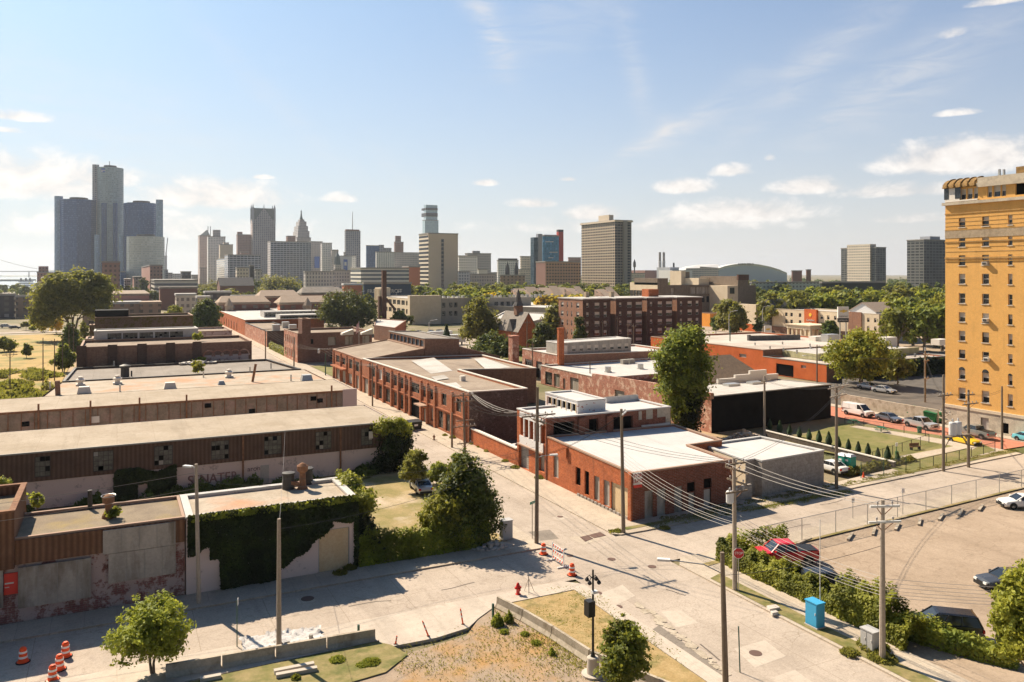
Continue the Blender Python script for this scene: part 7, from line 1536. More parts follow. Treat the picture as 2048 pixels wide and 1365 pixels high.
plain('sign_red', (.50, .015, .02), .4); plain('sign_green', (.0, .30, .16), .4); noisy('rubble_stone', (.50, .44, .38), (.62, .56, .50), 2.); noisy('rubble_brick', (.42, .30, .22), (.55, .44, .34), 3.); plain('park_green', (.01, .12, .05), .5); noisy('tarp_white', (.46, .44, .42), (.58, .56, .54), 3.)
def chain(n):
    t = NT(n); p = t.pos(); s = t.n('ShaderNodeSeparateXYZ', {0: p}); a = t.math('ADD', s.outputs[0], s.outputs[1])
    l1 = t.math('LESS_THAN', t.math('FRACT', t.math('MULTIPLY', t.math('ADD', a, s.outputs[2]), 14.)), .09); l2 = t.math('LESS_THAN', t.math('FRACT', t.math('MULTIPLY', t.math('SUBTRACT', a, s.outputs[2]), 14.)), .09)
    t.done((.35, .34, .32), .5); tr = t.n('ShaderNodeBsdfTransparent'); mx = t.n('ShaderNodeMixShader', {0: t.math('MAXIMUM', l1, l2), 1: tr.outputs[0], 2: t.b.outputs[0]}); t.t.links.new(mx.outputs[0], t.out.inputs[0]); return t.mat
DEFS['chain_link'] = chain
POLES = {}
def pole(key, label, u, v, vtop, arms=(), mat='pole_wood', r0=.17, lean=(0, 0), trans=(), lamp=None, x=None, y=None, z=0.1, name='utility_pole', cat='utility pole', h=None):
    if x is None: x, y = G(u, v)
    h = h or Z(vtop, x, y); r = root(name, label, cat, (x, y, 0)); POLES[key] = (x, y, h, lean)
    P = lambda t: (x+lean[0]*t/h, y+lean[1]*t/h, t)
    MB().tube([P(0), P(h*.5), P(h)], [r0, r0*.85, r0*.66], 9).build('pole', mat, r, smooth=False)
    for k, (za, L, ang, m, nin) in enumerate(arms):
        c = np.array(P(za)); d = np.array((math.cos(math.radians(ang)), math.sin(math.radians(ang)), 0)); o = np.array((d[1], -d[0], 0))*(r0+.06)
        ar = MB().bar(c-d*L/2+o, c+d*L/2+o, .11, .13, 0).build('crossarm', m, r)
        if nin:
            mb = MB()
            for i in range(nin):
                q = c+o-d*L/2+d*L*(i+.5)/nin*1.0; mb.lathe(q[0], q[1], [(.03, q[2]+.05), (.03, q[2]+.16), (.075, q[2]+.18), (.06, q[2]+.3), (.02, q[2]+.33)], 6)
            mb.build('insulator_row', 'insulator', ar)['kind'] = 'stuff' if False else 'thing'
        if L > 1.8: MB().bar(c-d*L*.3+o, c+np.array((0, 0, -.7)), .04, .04).bar(c+d*L*.3+o, c+np.array((0, 0, -.7)), .04, .04).build('brace', 'rust', r)
    for za, dx, dy in trans:
        c = P(za); MB().lathe(c[0]+dx, c[1]+dy, [(.26, c[2]), (.3, c[2]+.08), (.3, c[2]+.85), (.24, c[2]+.95), (.06, c[2]+1.0), (.06, c[2]+1.2)], 12).build('transformer', 'transformer_grey', r)
    if lamp:
        za, dx, dy, rise = lamp; c = np.array(P(za)); e = c+np.array((dx, dy, rise))
        MB().tube([c, c+np.array((dx*.35, dy*.35, rise*.8)), e], .035, 6).build('lamp_arm', 'galvanised', r)
        n_ = np.array((dx, dy, 0)); n_ /= np.linalg.norm(n_); MB().bar(e-n_*.1, e+n_*.65, .3, .13).build('lamp_head', 'metal_white', r)
    return r
A_, B_ = 90, 0
pole('p1', 'tall dark wooden pole with a long crossarm and street lamp at the junction', 1073, 1089, 775, [(11.9, 3.6, B_+3, 'pole_wood', 5), (11.3, 2.6, 90, 'pole_wood', 4)], r0=.2, lean=(.15, .1), lamp=(7.9, 1.3, -.3, .25))
pole('p2', 'wooden pole with a pale metal bracket in front of the orange corner shop', 1247, 1068, 818, [(11.6, 1.9, 45, 'metal_white', 2)], r0=.2, lean=(-.25, 0))
pole('p3', 'grey wooden pole crowded with crossarms and a transformer beside the hedge', 1470, 1183, 916, [(10.1, 2.2, B_, 'pole_wood', 3), (9.5, 2.6, B_+90, 'pole_wood', 4), (8.6, 2.2, B_+90, 'pole_wood', 3), (7.9, 2.2, B_, 'pole_wood', 3)], 'pole_pale', r0=.2, trans=[(7.0, -.45, 0)], lean=(-.1, 0))
pole('p4', 'wooden pole with two white metal arms beside the grey cabinet', 1765, 1325, 1000, [(10.1, 2., -20, 'metal_white', 2), (9.1, 2.2, -20, 'metal_white', 2)], 'pole_pale', r0=.2)
x, y = G(1452, 1396); pole('p5', 'dark wooden pole at the bottom with a long armed street lamp', 1452, 1396, 1105, r0=.19, x=x, y=y, lamp=(7.3, -2.5, 1.9, .6), lean=(-.2, .1))
pole('p6', 'bare brown pole with a white cap in front of the ivy', 558, 1308, 1038, [], 'pole_pale', r0=.18)
pole('p7', 'brown pole standing before the boarded warehouse', 398, 1210, 928, [], 'pole_pale', r0=.17, lean=(-.2, 0), lamp=(10.2, -.35, .35, .2))
pole('p8', 'dark pole with two long crossarms at the cinder block building', 1673, 980, 768, [(11.9, 5., 15, 'pole_pale', 6), (10.9, 4., 15, 'pole_pale', 4)], r0=.2)
pole('p9', 'left pole of the pair carrying the transformer platform', 1887, 943, 750, [(9.6, 3., 3, 'pole_wood', 4), (7.4, 2.6, 70, 'pole_pale', 3), (6.6, 2.4, 70, 'pole_pale', 0)], r0=.2)
pole('p10', 'right pole of the pair carrying the transformer platform', 1937, 935, 780, [(9.4, 1.8, 3, 'pole_wood', 2), (8.2, 3.4, 3, 'pole_wood', 4)], r0=.2)
pole('p11', 'pole at the corner of the brick street beside the yellow tower', 2004, 900, 773, r0=.17)
pole('p12', 'weathered pole rising behind the cinder block roof', 1529, 888, 752, [(9.3, 2.6, 15, 'pole_pale', 3)], 'pole_pale', r0=.2)
pole('p13', 'pole with a ladder of crossarms by the yard wall', 930, 914, 786, [(8.4, 3.4, 0, 'pole_wood', 4), (7.6, 3., 0, 'pole_wood', 4), (5.0, 2.6, 0, 'pole_wood', 0), (4.2, 3.4, 0, 'pole_wood', 6), (1.9, 2.4, 0, 'pole_wood', 3)], r0=.18, lean=(-.25, 0))
pole('p14', 'second laddered pole just left of the laddered one', 904, 897, 826, [], r0=.16)
pole('p15', 'thin pole at the kerb before the long factory front', 745, 814, 727, [(7.6, 2.2, 0, 'pole_wood', 3)], r0=.16)
pole('p16', 'green steel pole on the grass past the factory', 651, 752, 707, [(6.4, 4.4, 20, 'pole_wood', 6)], 'pole_green', r0=.16, trans=[(5.6, -1.6, 0)])
pole('p17', 'brown pole beside the brown works stair tower', 588, 742, 676, r0=.2); pole('p18', 'brown pole in front of the ivy fence by the brown works', 531, 718, 661, [(8.6, 3.6, 20, 'pole_wood', 4)], r0=.2)
pole('p19', 'tall pole on the ramp left of the yellow tower', 1850, 818, 702, [(10.0, 2.2, 8, 'pole_wood', 3), (8.9, 2., 8, 'pole_wood', 2), (5.6, 2., 8, 'pole_wood', 2)], r0=.2)
pole('p20', 'grey pole with transformers beside the towering green tree', 1340, 868, 722, [(10.4, 2.4, 10, 'pole_pale', 3), (8.8, 2.4, 10, 'pole_pale', 3)], 'pole_pale', r0=.18, trans=[(7.2, -1.1, 0), (7.2, .9, .2)])
pole('p21', 'thin pole in front of the low white workshop', 1180, 784, 722, r0=.15); pole('p22', 'pole in front of the brown garage doors', 1065, 764, 684, [(7.6, 2., 10, 'pole_wood', 2)], r0=.17)
pole('p23', 'dark pole standing on the side of the chapel', 1054, 712, 637, [(10., 2.6, 10, 'pole_wood', 3)], r0=.18); pole('p24', 'crossarmed pole before the dark rounded tree', 1024, 735, 662, [(8.6, 3, 10, 'pole_wood', 4), (7.4, 3, 10, 'pole_wood', 4)], r0=.18)
pole('p25', 'dark pole in front of the orange wall', 1634, 772, 690, [(8.7, 1.6, 10, 'pole_wood', 2)], r0=.18, lamp=(6.4, -2.4, 1.0, .3)); pole('p26', 'green pole with a signal box beside the orange block', 1460, 720, 652, r0=.2, mat='pole_green')
for k, (u, v, vt, L, lab) in enumerate(((20, 795, 704, 2.6, 'leftmost crossarmed pole in the golden field'), (86, 780, 676, 0, 'bare thin pole second from the left in the field'), (109, 762, 678, 2.6, 'crossarmed pole third from the left in the field'), (125, 748, 668, 0, 'bare thin pole fourth from the left in the field'), (138, 732, 650, 0, 'pole beside the dark bush row'), (147, 715, 650, 2.2, 'pole nearest the huge left tree'), (336, 745, 676, 0, 'thin pole in front of the arched warehouse'))):
    pole('f%d' % k, lab, u, v, vt, [(Z(vt, *G(u, v))-.6, L, 0, 'pole_wood', 2)] if L else [], r0=.13)
for u, v, vt, lab in ((1205, 700, 640, 'pole before the apartment block, leftmost of four'), (1256, 705, 645, 'pole before the apartment block, second of four'), (1267, 712, 648, 'pole before the apartment block, third of four'), (1235, 700, 633, 'pole before the apartment block, slim one')):
    pole(lab, lab, u, v, vt, [(Z(vt, *G(u, v))-.8, 2.4, 10, 'pole_wood', 2)], r0=.18)
# davit street lamps along the avenue and motorway
for i, (u, v, vt, s) in enumerate(((1458, 686, 622, 1), (1525, 668, 612, 1), (1642, 668, 627, 1), (1716, 672, 620, -1), (1762, 665, 640, -1), (1494, 662, 630, 1), (1550, 660, 618, 1), (718, 640, 583, 1), (792, 640, 583, 1), (846, 640, 585, 1), (870, 640, 584, -1), (893, 640, 585, 1), (934, 636, 586, 1), (955, 636, 585, -1), (868-10, 683, 640, 1))):
    x, y = G(u, v); h = Z(vt, x, y); r = root('street_lamp', ['grey davit street lamp at the left of the avenue', 'grey davit street lamp before the motel stair', 'pale street lamp left of the tall dealer sign', 'pale street lamp right of the tall dealer sign', 'small street lamp at the right end of the motel', 'thin street lamp left of the motel', 'thin street lamp between the small sign and the canopy', 'street lamp nearest the rusty chimney, left side', 'street lamp behind the cream pylon block', 'street lamp above the middle of the cream block roof', 'street lamp with left facing arm over the cream block', 'street lamp above the roof ducts of the cream block', 'street lamp left of the willow top', 'street lamp just behind the willow top', 'street lamp on the pale parking area by the spruce'][i], 'street lamp', (x, y, 0))
    MB().tube([(x, y, 0), (x, y, h*.86), (x+s*.5*C_, y-s*.5*S_, h*.96), (x+s*2.2*C_, y-s*2.2*S_, h)], [.16, .12, .1, .07], 7).build('post', 'steel_light', r); MB().bar((x+s*2.1*C_, y-s*2.1*S_, h), (x+s*3.1*C_, y-s*3.1*S_, h+.05), .4, .16).build('lamp_head', 'metal_white', r)
# wires
def PT(k, z, dx=0, dy=0): x, y, h, l = POLES[k]; return (x+l[0]*z/h+dx, y+l[1]*z/h+dy, z)
def wire(label, a, b, sag=.5, m='wire_black', r_=.018, group='overhead wires'):
    a, b = np.array(a, float), np.array(b, float); pts = [a+(b-a)*t-np.array((0, 0, sag*4*t*(1-t))) for t in np.linspace(0, 1, 11)]
    o = MB().tube(pts, r_, 3, cap=False).build('overhead_wire', m); tag(o, label, 'wire', group)
for k, (dz, dx) in enumerate(((0, 0), (-.35, .1), (-.7, -.1), (-1.0, .1), (.4, 0), (-1.3, 0))):
    wire('wire of the sagging bundle from the shop corner pole to the hedge pole', PT('p2', 7.6+dz), PT('p3', 6.0+dz*.8, dx), .7, 'wire_pale', .016)
    wire('wire of the bundle running from the hedge pole over the parked cars', PT('p3', 5.9+dz*.8, dx), PT('p4', 5.2+dz*.7), .5, 'wire_pale', .015); wire('wire of the bundle leaving the cabinet pole toward the bottom right', PT('p4', 5.1+dz*.7), (74, 22, 4+dz*.6), .6, 'wire_pale', .015)
for dx in (-1, 0, 1): wire('high wire between the tall junction pole and the hedge pole', PT('p1', 12, dx), PT('p3', 10.2, dx*.9), .8); wire('high wire from the hedge pole to the white armed pole', PT('p3', 10.2, dx*.9), PT('p4', 10.2, dx*.7), .4, 'wire_pale', .02)
for dx in (-1.4, -.5, .5, 1.4): wire('wire along the side street from the tall junction pole to the laddered pole', PT('p1', 12, dx*.8), PT('p13', 8.5, dx), 1., r_=.02); wire('wire along the factory front between the laddered pole and the kerb pole', PT('p13', 8.5, dx), PT('p15', 7.7, dx*.6), .8, 'wire_pale', .02); wire('wire from the kerb pole to the green steel pole', PT('p15', 7.7, dx*.6), PT('p16', 6.5, dx*1.2), .8, 'wire_pale', .016); wire('wire from the green steel pole to the brown works pole', PT('p16', 6.5, dx*1.2), PT('p18', 8.6, dx), 1.6, 'wire_pale', .02)
for dz in (0, .25, .5): wire('thick service cable from the factory corner to the renovated building', (46.2, 107.2, 7.5+dz*.5), (46.5, 91.8, 7.1), 1.1-dz, 'wire_pale', .02)
for a, b, za, zb, s, lab in (('p8', 'p12', 11.9, 9.3, .6, 'wire from the cinder block pole to the weathered pole'), ('p8', 'p9', 11.9, 9.7, .8, 'wire between the cinder block pole and the platform pair'), ('p9', 'p10', 9.7, 9.4, .05, 'short wire joining the platform pair'), ('p10', 'p11', 9.4, 8.4, .4, 'wire from the platform pair to the brick street corner pole'), ('p9', 'p19', 9.5, 9.9, 1., 'wire from the platform pair to the tall ramp pole'), ('p12', 'p20', 9.3, 10.3, .8, 'wire from the weathered pole to the transformer pole'), ('p19', 'p25', 10., 8.7, 1.6, 'wire from the tall ramp pole to the orange wall pole'), ('p3', 'p8', 10.1, 11., .9, 'long wire from the hedge pole to the cinder block pole'), ('f0', 'f2', 5., 5., .3, 'wire between crossarmed poles in the field'), ('p2', 'p1', 11.5, 8, .5, 'wire between the two tall junction poles')):
    for d in (-.6, .6): wire(lab, PT(a, za, d*.6, d*.6), PT(b, zb, d*.6, d*.6), s, r_=.018)
for dz in (0, .6): wire('wire running left from the warehouse pole', PT('p7', 10-dz*2), (-30, 66, 9.3-dz*2), .7, 'wire_pale', .016); wire('wire between the warehouse pole and the junction pole', PT('p7', 9.9-dz), PT('p1', 9-dz), 1.4, r_=.014)
wire('guy wire from the bottom pole running down left', PT('p5', 7.2), PT('p4', 7.5), .3); wire('long wire crossing the ivy building to the capped pole', PT('p6', 8.2), PT('p1', 8.5), .9, r_=.014); wire('thin wire from the capped pole to the long shed', PT('p6', 8.4), (18, 97.7, 6.), .8, 'wire_pale', .014)
# platform with transformers
a, b = np.array(PT('p9', 4.3)), np.array(PT('p10', 4.3)); pf = root('transformer_platform', 'wooden platform slung between two poles with two white transformers', 'platform', tuple((a+b)/2-np.array((0, 0, 0)))); pf.location.z = 0
MB().bar(a, b, .9, .14).build('deck', 'pole_wood', pf); MB().bar(a-np.array((0, 0, 1.6)), a+(b-a)*.3, .08, .1).bar(b-np.array((0, 0, 1.6)), b-(b-a)*.3, .08, .1).build('brace', 'pole_wood', pf)
for t in (.36, .58): c = a+(b-a)*t; MB().lathe(c[0], c[1], [(.42, 4.4), (.45, 4.5), (.45, 5.9), (.38, 6.05), (.1, 6.1), (.08, 6.5)], 12).build('transformer', 'transformer_grey', pf)
# black lamp post
x, y = G(1186, 1352); h = Z(1140, x, y); lp = root('lamp_post', 'black lamp post with four globe arms and a hanging box on a concrete base', 'lamp post', (x, y, 0)); MB().lathe(x, y, [(.72, 0), (.72, .18), (.4, .2), (.36, 1.15), (.3, 1.2)], 18).build('base', 'concrete_plain', lp)
MB().lathe(x, y, [(.16, 1.2), (.08, 1.5), (.06, h)], 10).build('post', 'black_metal', lp)
for k in range(4): t = k*math.pi/2+.5; ex, ey = x+.42*math.cos(t), y+.42*math.sin(t); am = MB().tube([(x, y, h-.55), (x+.25*math.cos(t), y+.25*math.sin(t), h-.4), (ex, ey, h-.55)], .03, 6).build('arm', 'black_metal', lp); MB().lathe(ex, ey, [(.05, h-.55), (.13, h-.66), (.14, h-.74), (.05, h-.82)], 8).build('lamp', 'black_metal', am)
zb = Z(1230, x, y); MB().box(x-.5, y-.3, zb, x-.02, y+.25, zb+.95).build('box', 'black_metal', lp); MB().box(x-.1, y-.2, zb+1.35, x+.25, y+.1, zb+1.5).build('camera', 'metal_white', lp)
# cones, drums, barricade
def drum(u, v, lab, s=1.):
    x, y = G(u, v); r = root('traffic_drum', lab, 'traffic drum', (x, y, 0)); prof = [(.36, 0), (.36, .08), (.27, .1), (.265, .26), (.25, .28), (.245, .44), (.235, .46), (.225, .64), (.215, .66), (.205, .88), (.12, .98)]
    MB().lathe(x, y, [(a*s, b*s) for a, b in prof], 16).build('body', 'safety_orange', r); MB().lathe(x, y, [(.42*s, 0), (.42*s, .05), (.3*s, .07)], 16).build('base', 'rubber', r)
    for a, b, q in ((.3, .43, .26), (.62, .74, .24)): MB().lathe(x, y, [(q*s+.005, a*s), (q*s-.005, b*s)], 16).build('stripe', 'reflect_white', r)
for u, v, lab in ((105, 1362, 'lowest of the three striped drums at the bottom left'), (119, 1340, 'middle of the three striped drums at the bottom left'), (131, 1314, 'topmost of the three striped drums at the bottom left'), (46, 1325, 'lone drum standing in the shaded road at the far left'), (1087, 1109, 'orange drum left of the striped barricade'), (1144, 1151, 'orange drum right of the striped barricade'), (1411, 890, 'left of two orange drums behind the corner shop roof'), (1424, 893, 'right of two orange drums behind the corner shop roof')): drum(u, v, lab)
def tube_marker(u, v, lean, lab, h=1.15):
    x, y = G(u, v); r = root('traffic_post', lab, 'traffic post', (x, y, 0)); MB().lathe(x, y, [(.24, 0), (.22, .1), (.1, .13)], 8).build('base', 'rubber', r); d = np.array((lean*.35, 0, 1.)); p = np.array((x, y, .1)); MB().tube([p, p+d*h], [.06, .045], 9).build('post', 'safety_orange', r)
    for q in (.45, .75): MB().tube([p+d*h*q, p+d*h*(q+.12)], .064, 9, cap=False).build('stripe', 'reflect_white', r)
tube_marker(791, 1292, .5, 'short squashed orange post nearest the concrete barrier', .55); tube_marker(857, 1276, -1.1, 'leaning orange post in the middle of the pale slab'); tube_marker(926, 1252, -.5, 'upright orange post at the right of the pale slab'); tube_marker(1369, 884, .3, 'orange post on the dirt behind the corner shop')
x, y = G(1118, 1122); bq = root('barricade', 'red and white striped road barricade standing in the junction', 'barricade', (x, y, 0), 0)
p0, p1 = np.array((*G(1105, 1121), 0)), np.array((*G(1127, 1136), 0)); dd = (p1-p0)/np.linalg.norm(p1-p0); nn = np.array((-dd[1], dd[0], 0))
for p in (p0, p1): MB().bar(p+np.array((0, 0, .05)), p+np.array((0, 0, 1.6)), .08, .08).build('upright', 'reflect_white', bq); MB().bar(p-nn*.6+np.array((0, 0, .07)), p+nn*.6+np.array((0, 0, .07)), .1, .1).build('foot', 'reflect_white', bq)
for z in (.4, .9, 1.4):
    rl = MB().bar(p0+np.array((0, 0, z)), p1+np.array((0, 0, z)), .05, .22).build('rail', 'reflect_white', bq); L = np.linalg.norm(p1-p0); mb = MB()
    for k in range(5):
        for sgn in (-.032, .032): q = p0+dd*(L*(k+.25)/5)+nn*sgn+np.array((0, 0, z)); mb.poly([q+np.array((0, 0, -.11)), q+dd*.14+np.array((0, 0, -.11)), q+dd*.26+np.array((0, 0, .11)), q+dd*.12+np.array((0, 0, .11))])
    mb.build('stripes', 'safety_orange', rl)
def hydrant(u, v, lab, m='hydrant_red', s=1.):
    x, y = G(u, v); r = root('hydrant', lab, 'hydrant', (x, y, 0)); MB().lathe(x, y, [(a*s, b*s+.1) for a, b in [(.19, 0), (.19, .06), (.13, .08), (.12, .5), (.17, .53), (.17, .58), (.14, .62), (.1, .76), (.04, .84)]], 12).build('body', m, r); MB().bar((x-.24*s, y, .48*s+.1), (x+.24*s, y, .48*s+.1), .13*s, .13*s).bar((x, y-.26*s, .4*s+.1), (x, y, .4*s+.1), .16*s, .16*s).build('nozzle', m, r)
hydrant(1036, 1192, 'bright red fire hydrant on the pale corner pavement', s=1.1); hydrant(868, 881, 'faded red hydrant before the long factory', 'rust', .9)
# concrete barriers
def jersey(P0, P1, lab, h=.82, wb=.3, wt=.1, group='concrete road barriers'):
    a, b = np.array((*P0, 0)), np.array((*P1, 0)); d = (b-a)/np.linalg.norm(b-a); n_ = np.array((-d[1], d[0], 0)); pr = [(-wb, .0), (-wb, .1), (-wt-.04, .35), (-wt, h), (wt, h), (wt+.04, .35), (wb, .1), (wb, 0)]
    v = [a+d*.04+n_*q+np.array((0, 0, z+.05)) for q, z in pr]+[b-d*.04+n_*q+np.array((0, 0, z+.05)) for q, z in pr]; k = len(pr)
    tag(MB().add(v, [(i, (i+1) % k, k+(i+1) % k, k+i)[::-1] for i in range(k)]+[tuple(range(k)), tuple(range(k, 2*k))[::-1]]).build('barrier', 'old_concrete'), lab, 'barrier', group)
a, b = G(751, 1283), G(330, 1358); nb = 4
for k in range(nb): jersey([a[i]+(b[i]-a[i])*k/nb for i in (0, 1)], [a[i]+(b[i]-a[i])*(k+1)/nb for i in (0, 1)], 'concrete barrier, %s from the right in the row behind the bare pole' % ORD[k])
pts = [G(995, 1216), G(1047, 1243), G(1106, 1278), G(1180, 1327), (28.2, 40.6), (29.4, 37.4)]
for k in range(5): jersey(pts[k], pts[k+1], 'pale concrete barrier, %s from the top in the slanting row' % ORD[k])
for k, (u0, v0, u1, v1) in enumerate(((548, 1352, 628, 1336), (552, 1360, 596, 1352), (596, 1352, 634, 1345), (400, 1368, 442, 1360))): a, b = G(u0, v0), G(u1, v1); tag(MB().bar((*a, .25), (*b, .25), .34, .22).build('concrete_beam', 'concrete_plain'), ['longest pale beam lying behind the barriers', 'short pale beam in the lower left of the pile', 'short pale beam in the lower right of the pile', 'pale beam lying at the bottom edge'][k], 'beam')
for k, (u, v) in enumerate(((1576, 1082), (1594, 1087))): pass
WS = [(1594, 1091, 1622, 1080), (1696, 1083, 1705, 1070), (1746, 1073, 1750, 1059), (1791, 1063, 1798, 1050), (1838, 1053, 1841, 1040), (1878, 1043, 1886, 1031), (1918, 1034, 1926, 1022), (1958, 1024, 1966, 1013)]
for k, (u0, v0, u1, v1) in enumerate(WS): a, b = G(u0, v0), G(u1, v1); tag(MB().bar((*a, .13), (*b, .13), .24, .2).build('wheel_stop', 'old_concrete'), 'concrete wheel stop, %s from the left along the car park fence' % ORD[k], 'wheel stop', 'wheel stops')
# white sheeting heap and rubble
def heap(name, label, cx, cy, w, d, h, n, mat, smin, smax, ang=0., mats=None):
    mb = MB(); 
    for i in range(n):
        a = R.uniform(0, 6.283); q = R.random()**.6; px, py = math.cos(a)*q*w, math.sin(a)*q*d; x, y = cx+px*math.cos(ang)-py*math.sin(ang), cy+px*math.sin(ang)+py*math.cos(ang); z = h*(1-q)*R.uniform(.3, 1)+.05; s = R.uniform(smin, smax)
        v = [(x+s*R.uniform(.6, 1)*i1, y+s*R.uniform(.6, 1)*i2, max(.02, z+s*.6*R.uniform(.5, 1)*i3)) for i3 in (-1, 1) for i1, i2 in ((-1, -1), (1, -1), (1, 1), (-1, 1))]; mb.add(v, [(3,2,1,0),(4,5,6,7),(0,1,5,4),(1,2,6,5),(2,3,7,6),(3,0,4,7)], R.randrange(len(mats)) if mats else 0)
    o = mb.build(name, mats or mat); return tag(o, label, name.replace('_', ' '), kind='stuff')
x, y = G(985, 1098); heap('rubble', 'heap of broken pale concrete under the dark bushy tree', x, y, 1.9, 1., .7, 120, None, .07, .25, -.3, ['rubble_stone', 'concrete_plain'])
x, y = G(1488, 880); heap('rubble', 'heap of brick rubble and timber beside the black building', x, y, 3.6, 2., 1.5, 220, None, .1, .35, 0, ['rubble_brick', 'rubble_stone', 'roof_brown'])
x, y = G(395, 727, 5.9); heap('rubble', 'white broken sheeting on the grey felt roof', x, y, 3.4, 1.6, .5, 70, None, .15, .5, 0, ['tarp_white', 'coping_pale']).location.z += 5.9
def cloth(label, pts, z, amp, name='plastic_sheet', mat='tarp_white', n=16):
    a, b, c, d = [np.array(G(*p)) for p in pts]; mb = MB(); V = []
    for i in range(n+1):
        for j in range(n//2+1):
            s, t = i/n, j/(n//2); p = (a*(1-s)+b*s)*(1-t)+(d*(1-s)+c*s)*t+np.array((R.uniform(-.12, .12), R.uniform(-.12, .12))); e = .25+.75*(abs(s-.5)*2)**3+.6*(abs(t-.5)*2)**2; V.append((*p, z+amp*R.random()*e))
    k = n//2+1; mb.add(V, [(i*k+j, (i+1)*k+j, (i+1)*k+j+1, i*k+j+1) for i in range(n) for j in range(n//2)]); tag(mb.build(name, mat, None, True), label, 'plastic sheet')
cloth('crumpled white plastic sheet round the base of the bare pole, right part', [(560, 1296), (650, 1288), (640, 1262), (556, 1270)], .16, .3); cloth('crumpled white plastic sheet round the bare pole, left part', [(488, 1318), (560, 1297), (556, 1272), (478, 1283)], .16, .3)
x, y = G(622, 1284); tag(MB().lathe(x, y, [(.13, .15), (.15, .5), (.14, .5)], 12).build('bucket', 'frame_grey'), 'grey bucket on the plastic sheet', 'bucket')
for u, v, lab in ((717, 1281, 'short green bollard at the end of the barrier row'), (986, 1237, 'short grey green post at the head of the slanting barriers')): x, y = G(u, v); tag(MB().box(x-.07, y-.07, 0, x+.07, y+.07, 1.05).build('bollard', 'pole_green'), lab, 'bollard')
for k, (u, v, s) in enumerate(((1545, 1222, .5), (1548, 1232, .3))): x, y = G(u, v); tag(MB().prism([(x-s, y-s*.5), (x+s*.8, y-s*.7), (x+s, y+s*.4), (x-s*.6, y+s*.6)], .1, .32).build('stone_slab', 'rubble_stone'), ['large loose pale slab on the verge', 'small loose slab below the large one'][k], 'slab')
# cabinets
def cabinet(u, v, w_, d_, h_, m, lab, doors=1, rz=0.):
    x, y = G(u, v); r = root('cabinet', lab, 'cabinet', (x, y, .1), rz); f = lambda nm, bx, mm, pr=None: link(nm, MB().box(*bx).mesh(nm, mm), pr or r)
    f('body', (-w_/2, -d_/2, .12, w_/2, d_/2, h_), m); f('base', (-w_/2-.06, -d_/2-.06, 0, w_/2+.06, d_/2+.06, .12), 'concrete_plain'); f('lid', (-w_/2-.05, -d_/2-.05, h_, w_/2+.05, d_/2+.05, h_+.07), m)
    for k in range(doors): dr = f('door', (-w_/2-.02, -d_/2+.06+k*(d_-.06)/doors, .2, -w_/2-.002, -d_/2+(k+1)*(d_-.06)/doors, h_-.08), m); f('handle', (-w_/2-.05, -d_/2+.12+k*d_/doors, h_*.55, -w_/2-.02, -d_/2+.16+k*d_/doors, h_*.65), 'frame_white', dr)
    return r
cabinet(1630, 1256, .75, 1.05, 1.75, 'cab_blue', 'bright blue utility cabinet before the hedge'); cabinet(1741, 1304, .7, 1.0, 1.35, 'cab_grey', 'grey metal twin door cabinet beside the white armed pole', 2); cabinet(1012, 1080, 1., .8, 1.75, 'cab_grey', 'pale cabinet with dark graffiti by the dark bushy tree')
# signs
def sign(u, v, h, lab, face_, m, txt=None, rz=0., w_=.6, hh=.6, shape='rect', pm='galvanised', ts=.2, tm_='reflect_white', x=None, y=None, z0=.1):
    if x is None: x, y = G(u, v)
    r = root('sign', lab, 'sign', (x, y, z0), rz); link('post', MB().tube([(0, .03, 0), (0, .03, h+.1)], .035, 6).mesh('post', pm), r)
    if shape == 'oct': k = [(w_/2/math.cos(math.pi/8)*math.cos(math.pi/8+i*math.pi/4), w_/2/math.cos(math.pi/8)*math.sin(math.pi/8+i*math.pi/4)) for i in range(8)]
    else: k = [(-w_/2, -hh/2), (w_/2, -hh/2), (w_/2, hh/2), (-w_/2, hh/2)]
    if m: 
        if shape == 'oct': link('rim', MB().add([(a*1.08, -.02, h+b*1.08) for a, b in k]+[(a*1.08, -.005, h+b*1.08) for a, b in k], [tuple(range(8)), tuple(range(8, 16))[::-1]]+[(i, i+8, (i+1) % 8+8, (i+1) % 8) for i in range(8)]).mesh('rim', 'reflect_white'), r)
        n_ = len(k); link('plate', MB().add([(a, -.035, h+b) for a, b in k]+[(a, -.022, h+b) for a, b in k], [tuple(range(n_)), tuple(range(n_, 2*n_))[::-1]]+[(i, i+n_, (i+1) % n_+n_, (i+1) % n_) for i in range(n_)]).mesh('plate', m), r)
    if txt:
        o = text('lettering', txt, ts, (0, 0, 0), 0, tm_, None, .003); o.parent = r; o.location = (0, -.045, h)
x, y = G(1470, 1183); sign(0, 0, 3.0, 'red octagonal STOP sign fixed beside the hedge pole', 1, 'sign_red', 'STOP', -.46, .76, .76, 'oct', ts=.27, x=x+.05, y=y-.35)
sign(1065, 1080, 3.4, 'green street name blade beside the tall junction pole', 1, 'sign_green', 'DUBOIS', .5, .95, .24, ts=.17, pm='pole_wood'); sign(475, 1297, 3.0, 'thin green post with a narrow sign at the sheet covered kerb', 1, 'reflect_white', None, 1.25, .3, .45, pm='pole_green'); sign(1806, 1032, 2.5, 'small pink sign on the far side of the car park fence', 1, 'reflect_white', None, -.4, .32, .45); sign(1706, 1040, 1.9, 'small grey notice at the car park fence', 1, 'cab_grey', None, -.4, .3, .5)
sign(2042, 876, 3.0, 'green street name blade near the yellow tower', 1, 'sign_green', None, -.4, 1.2, .3, pm='pole_green')
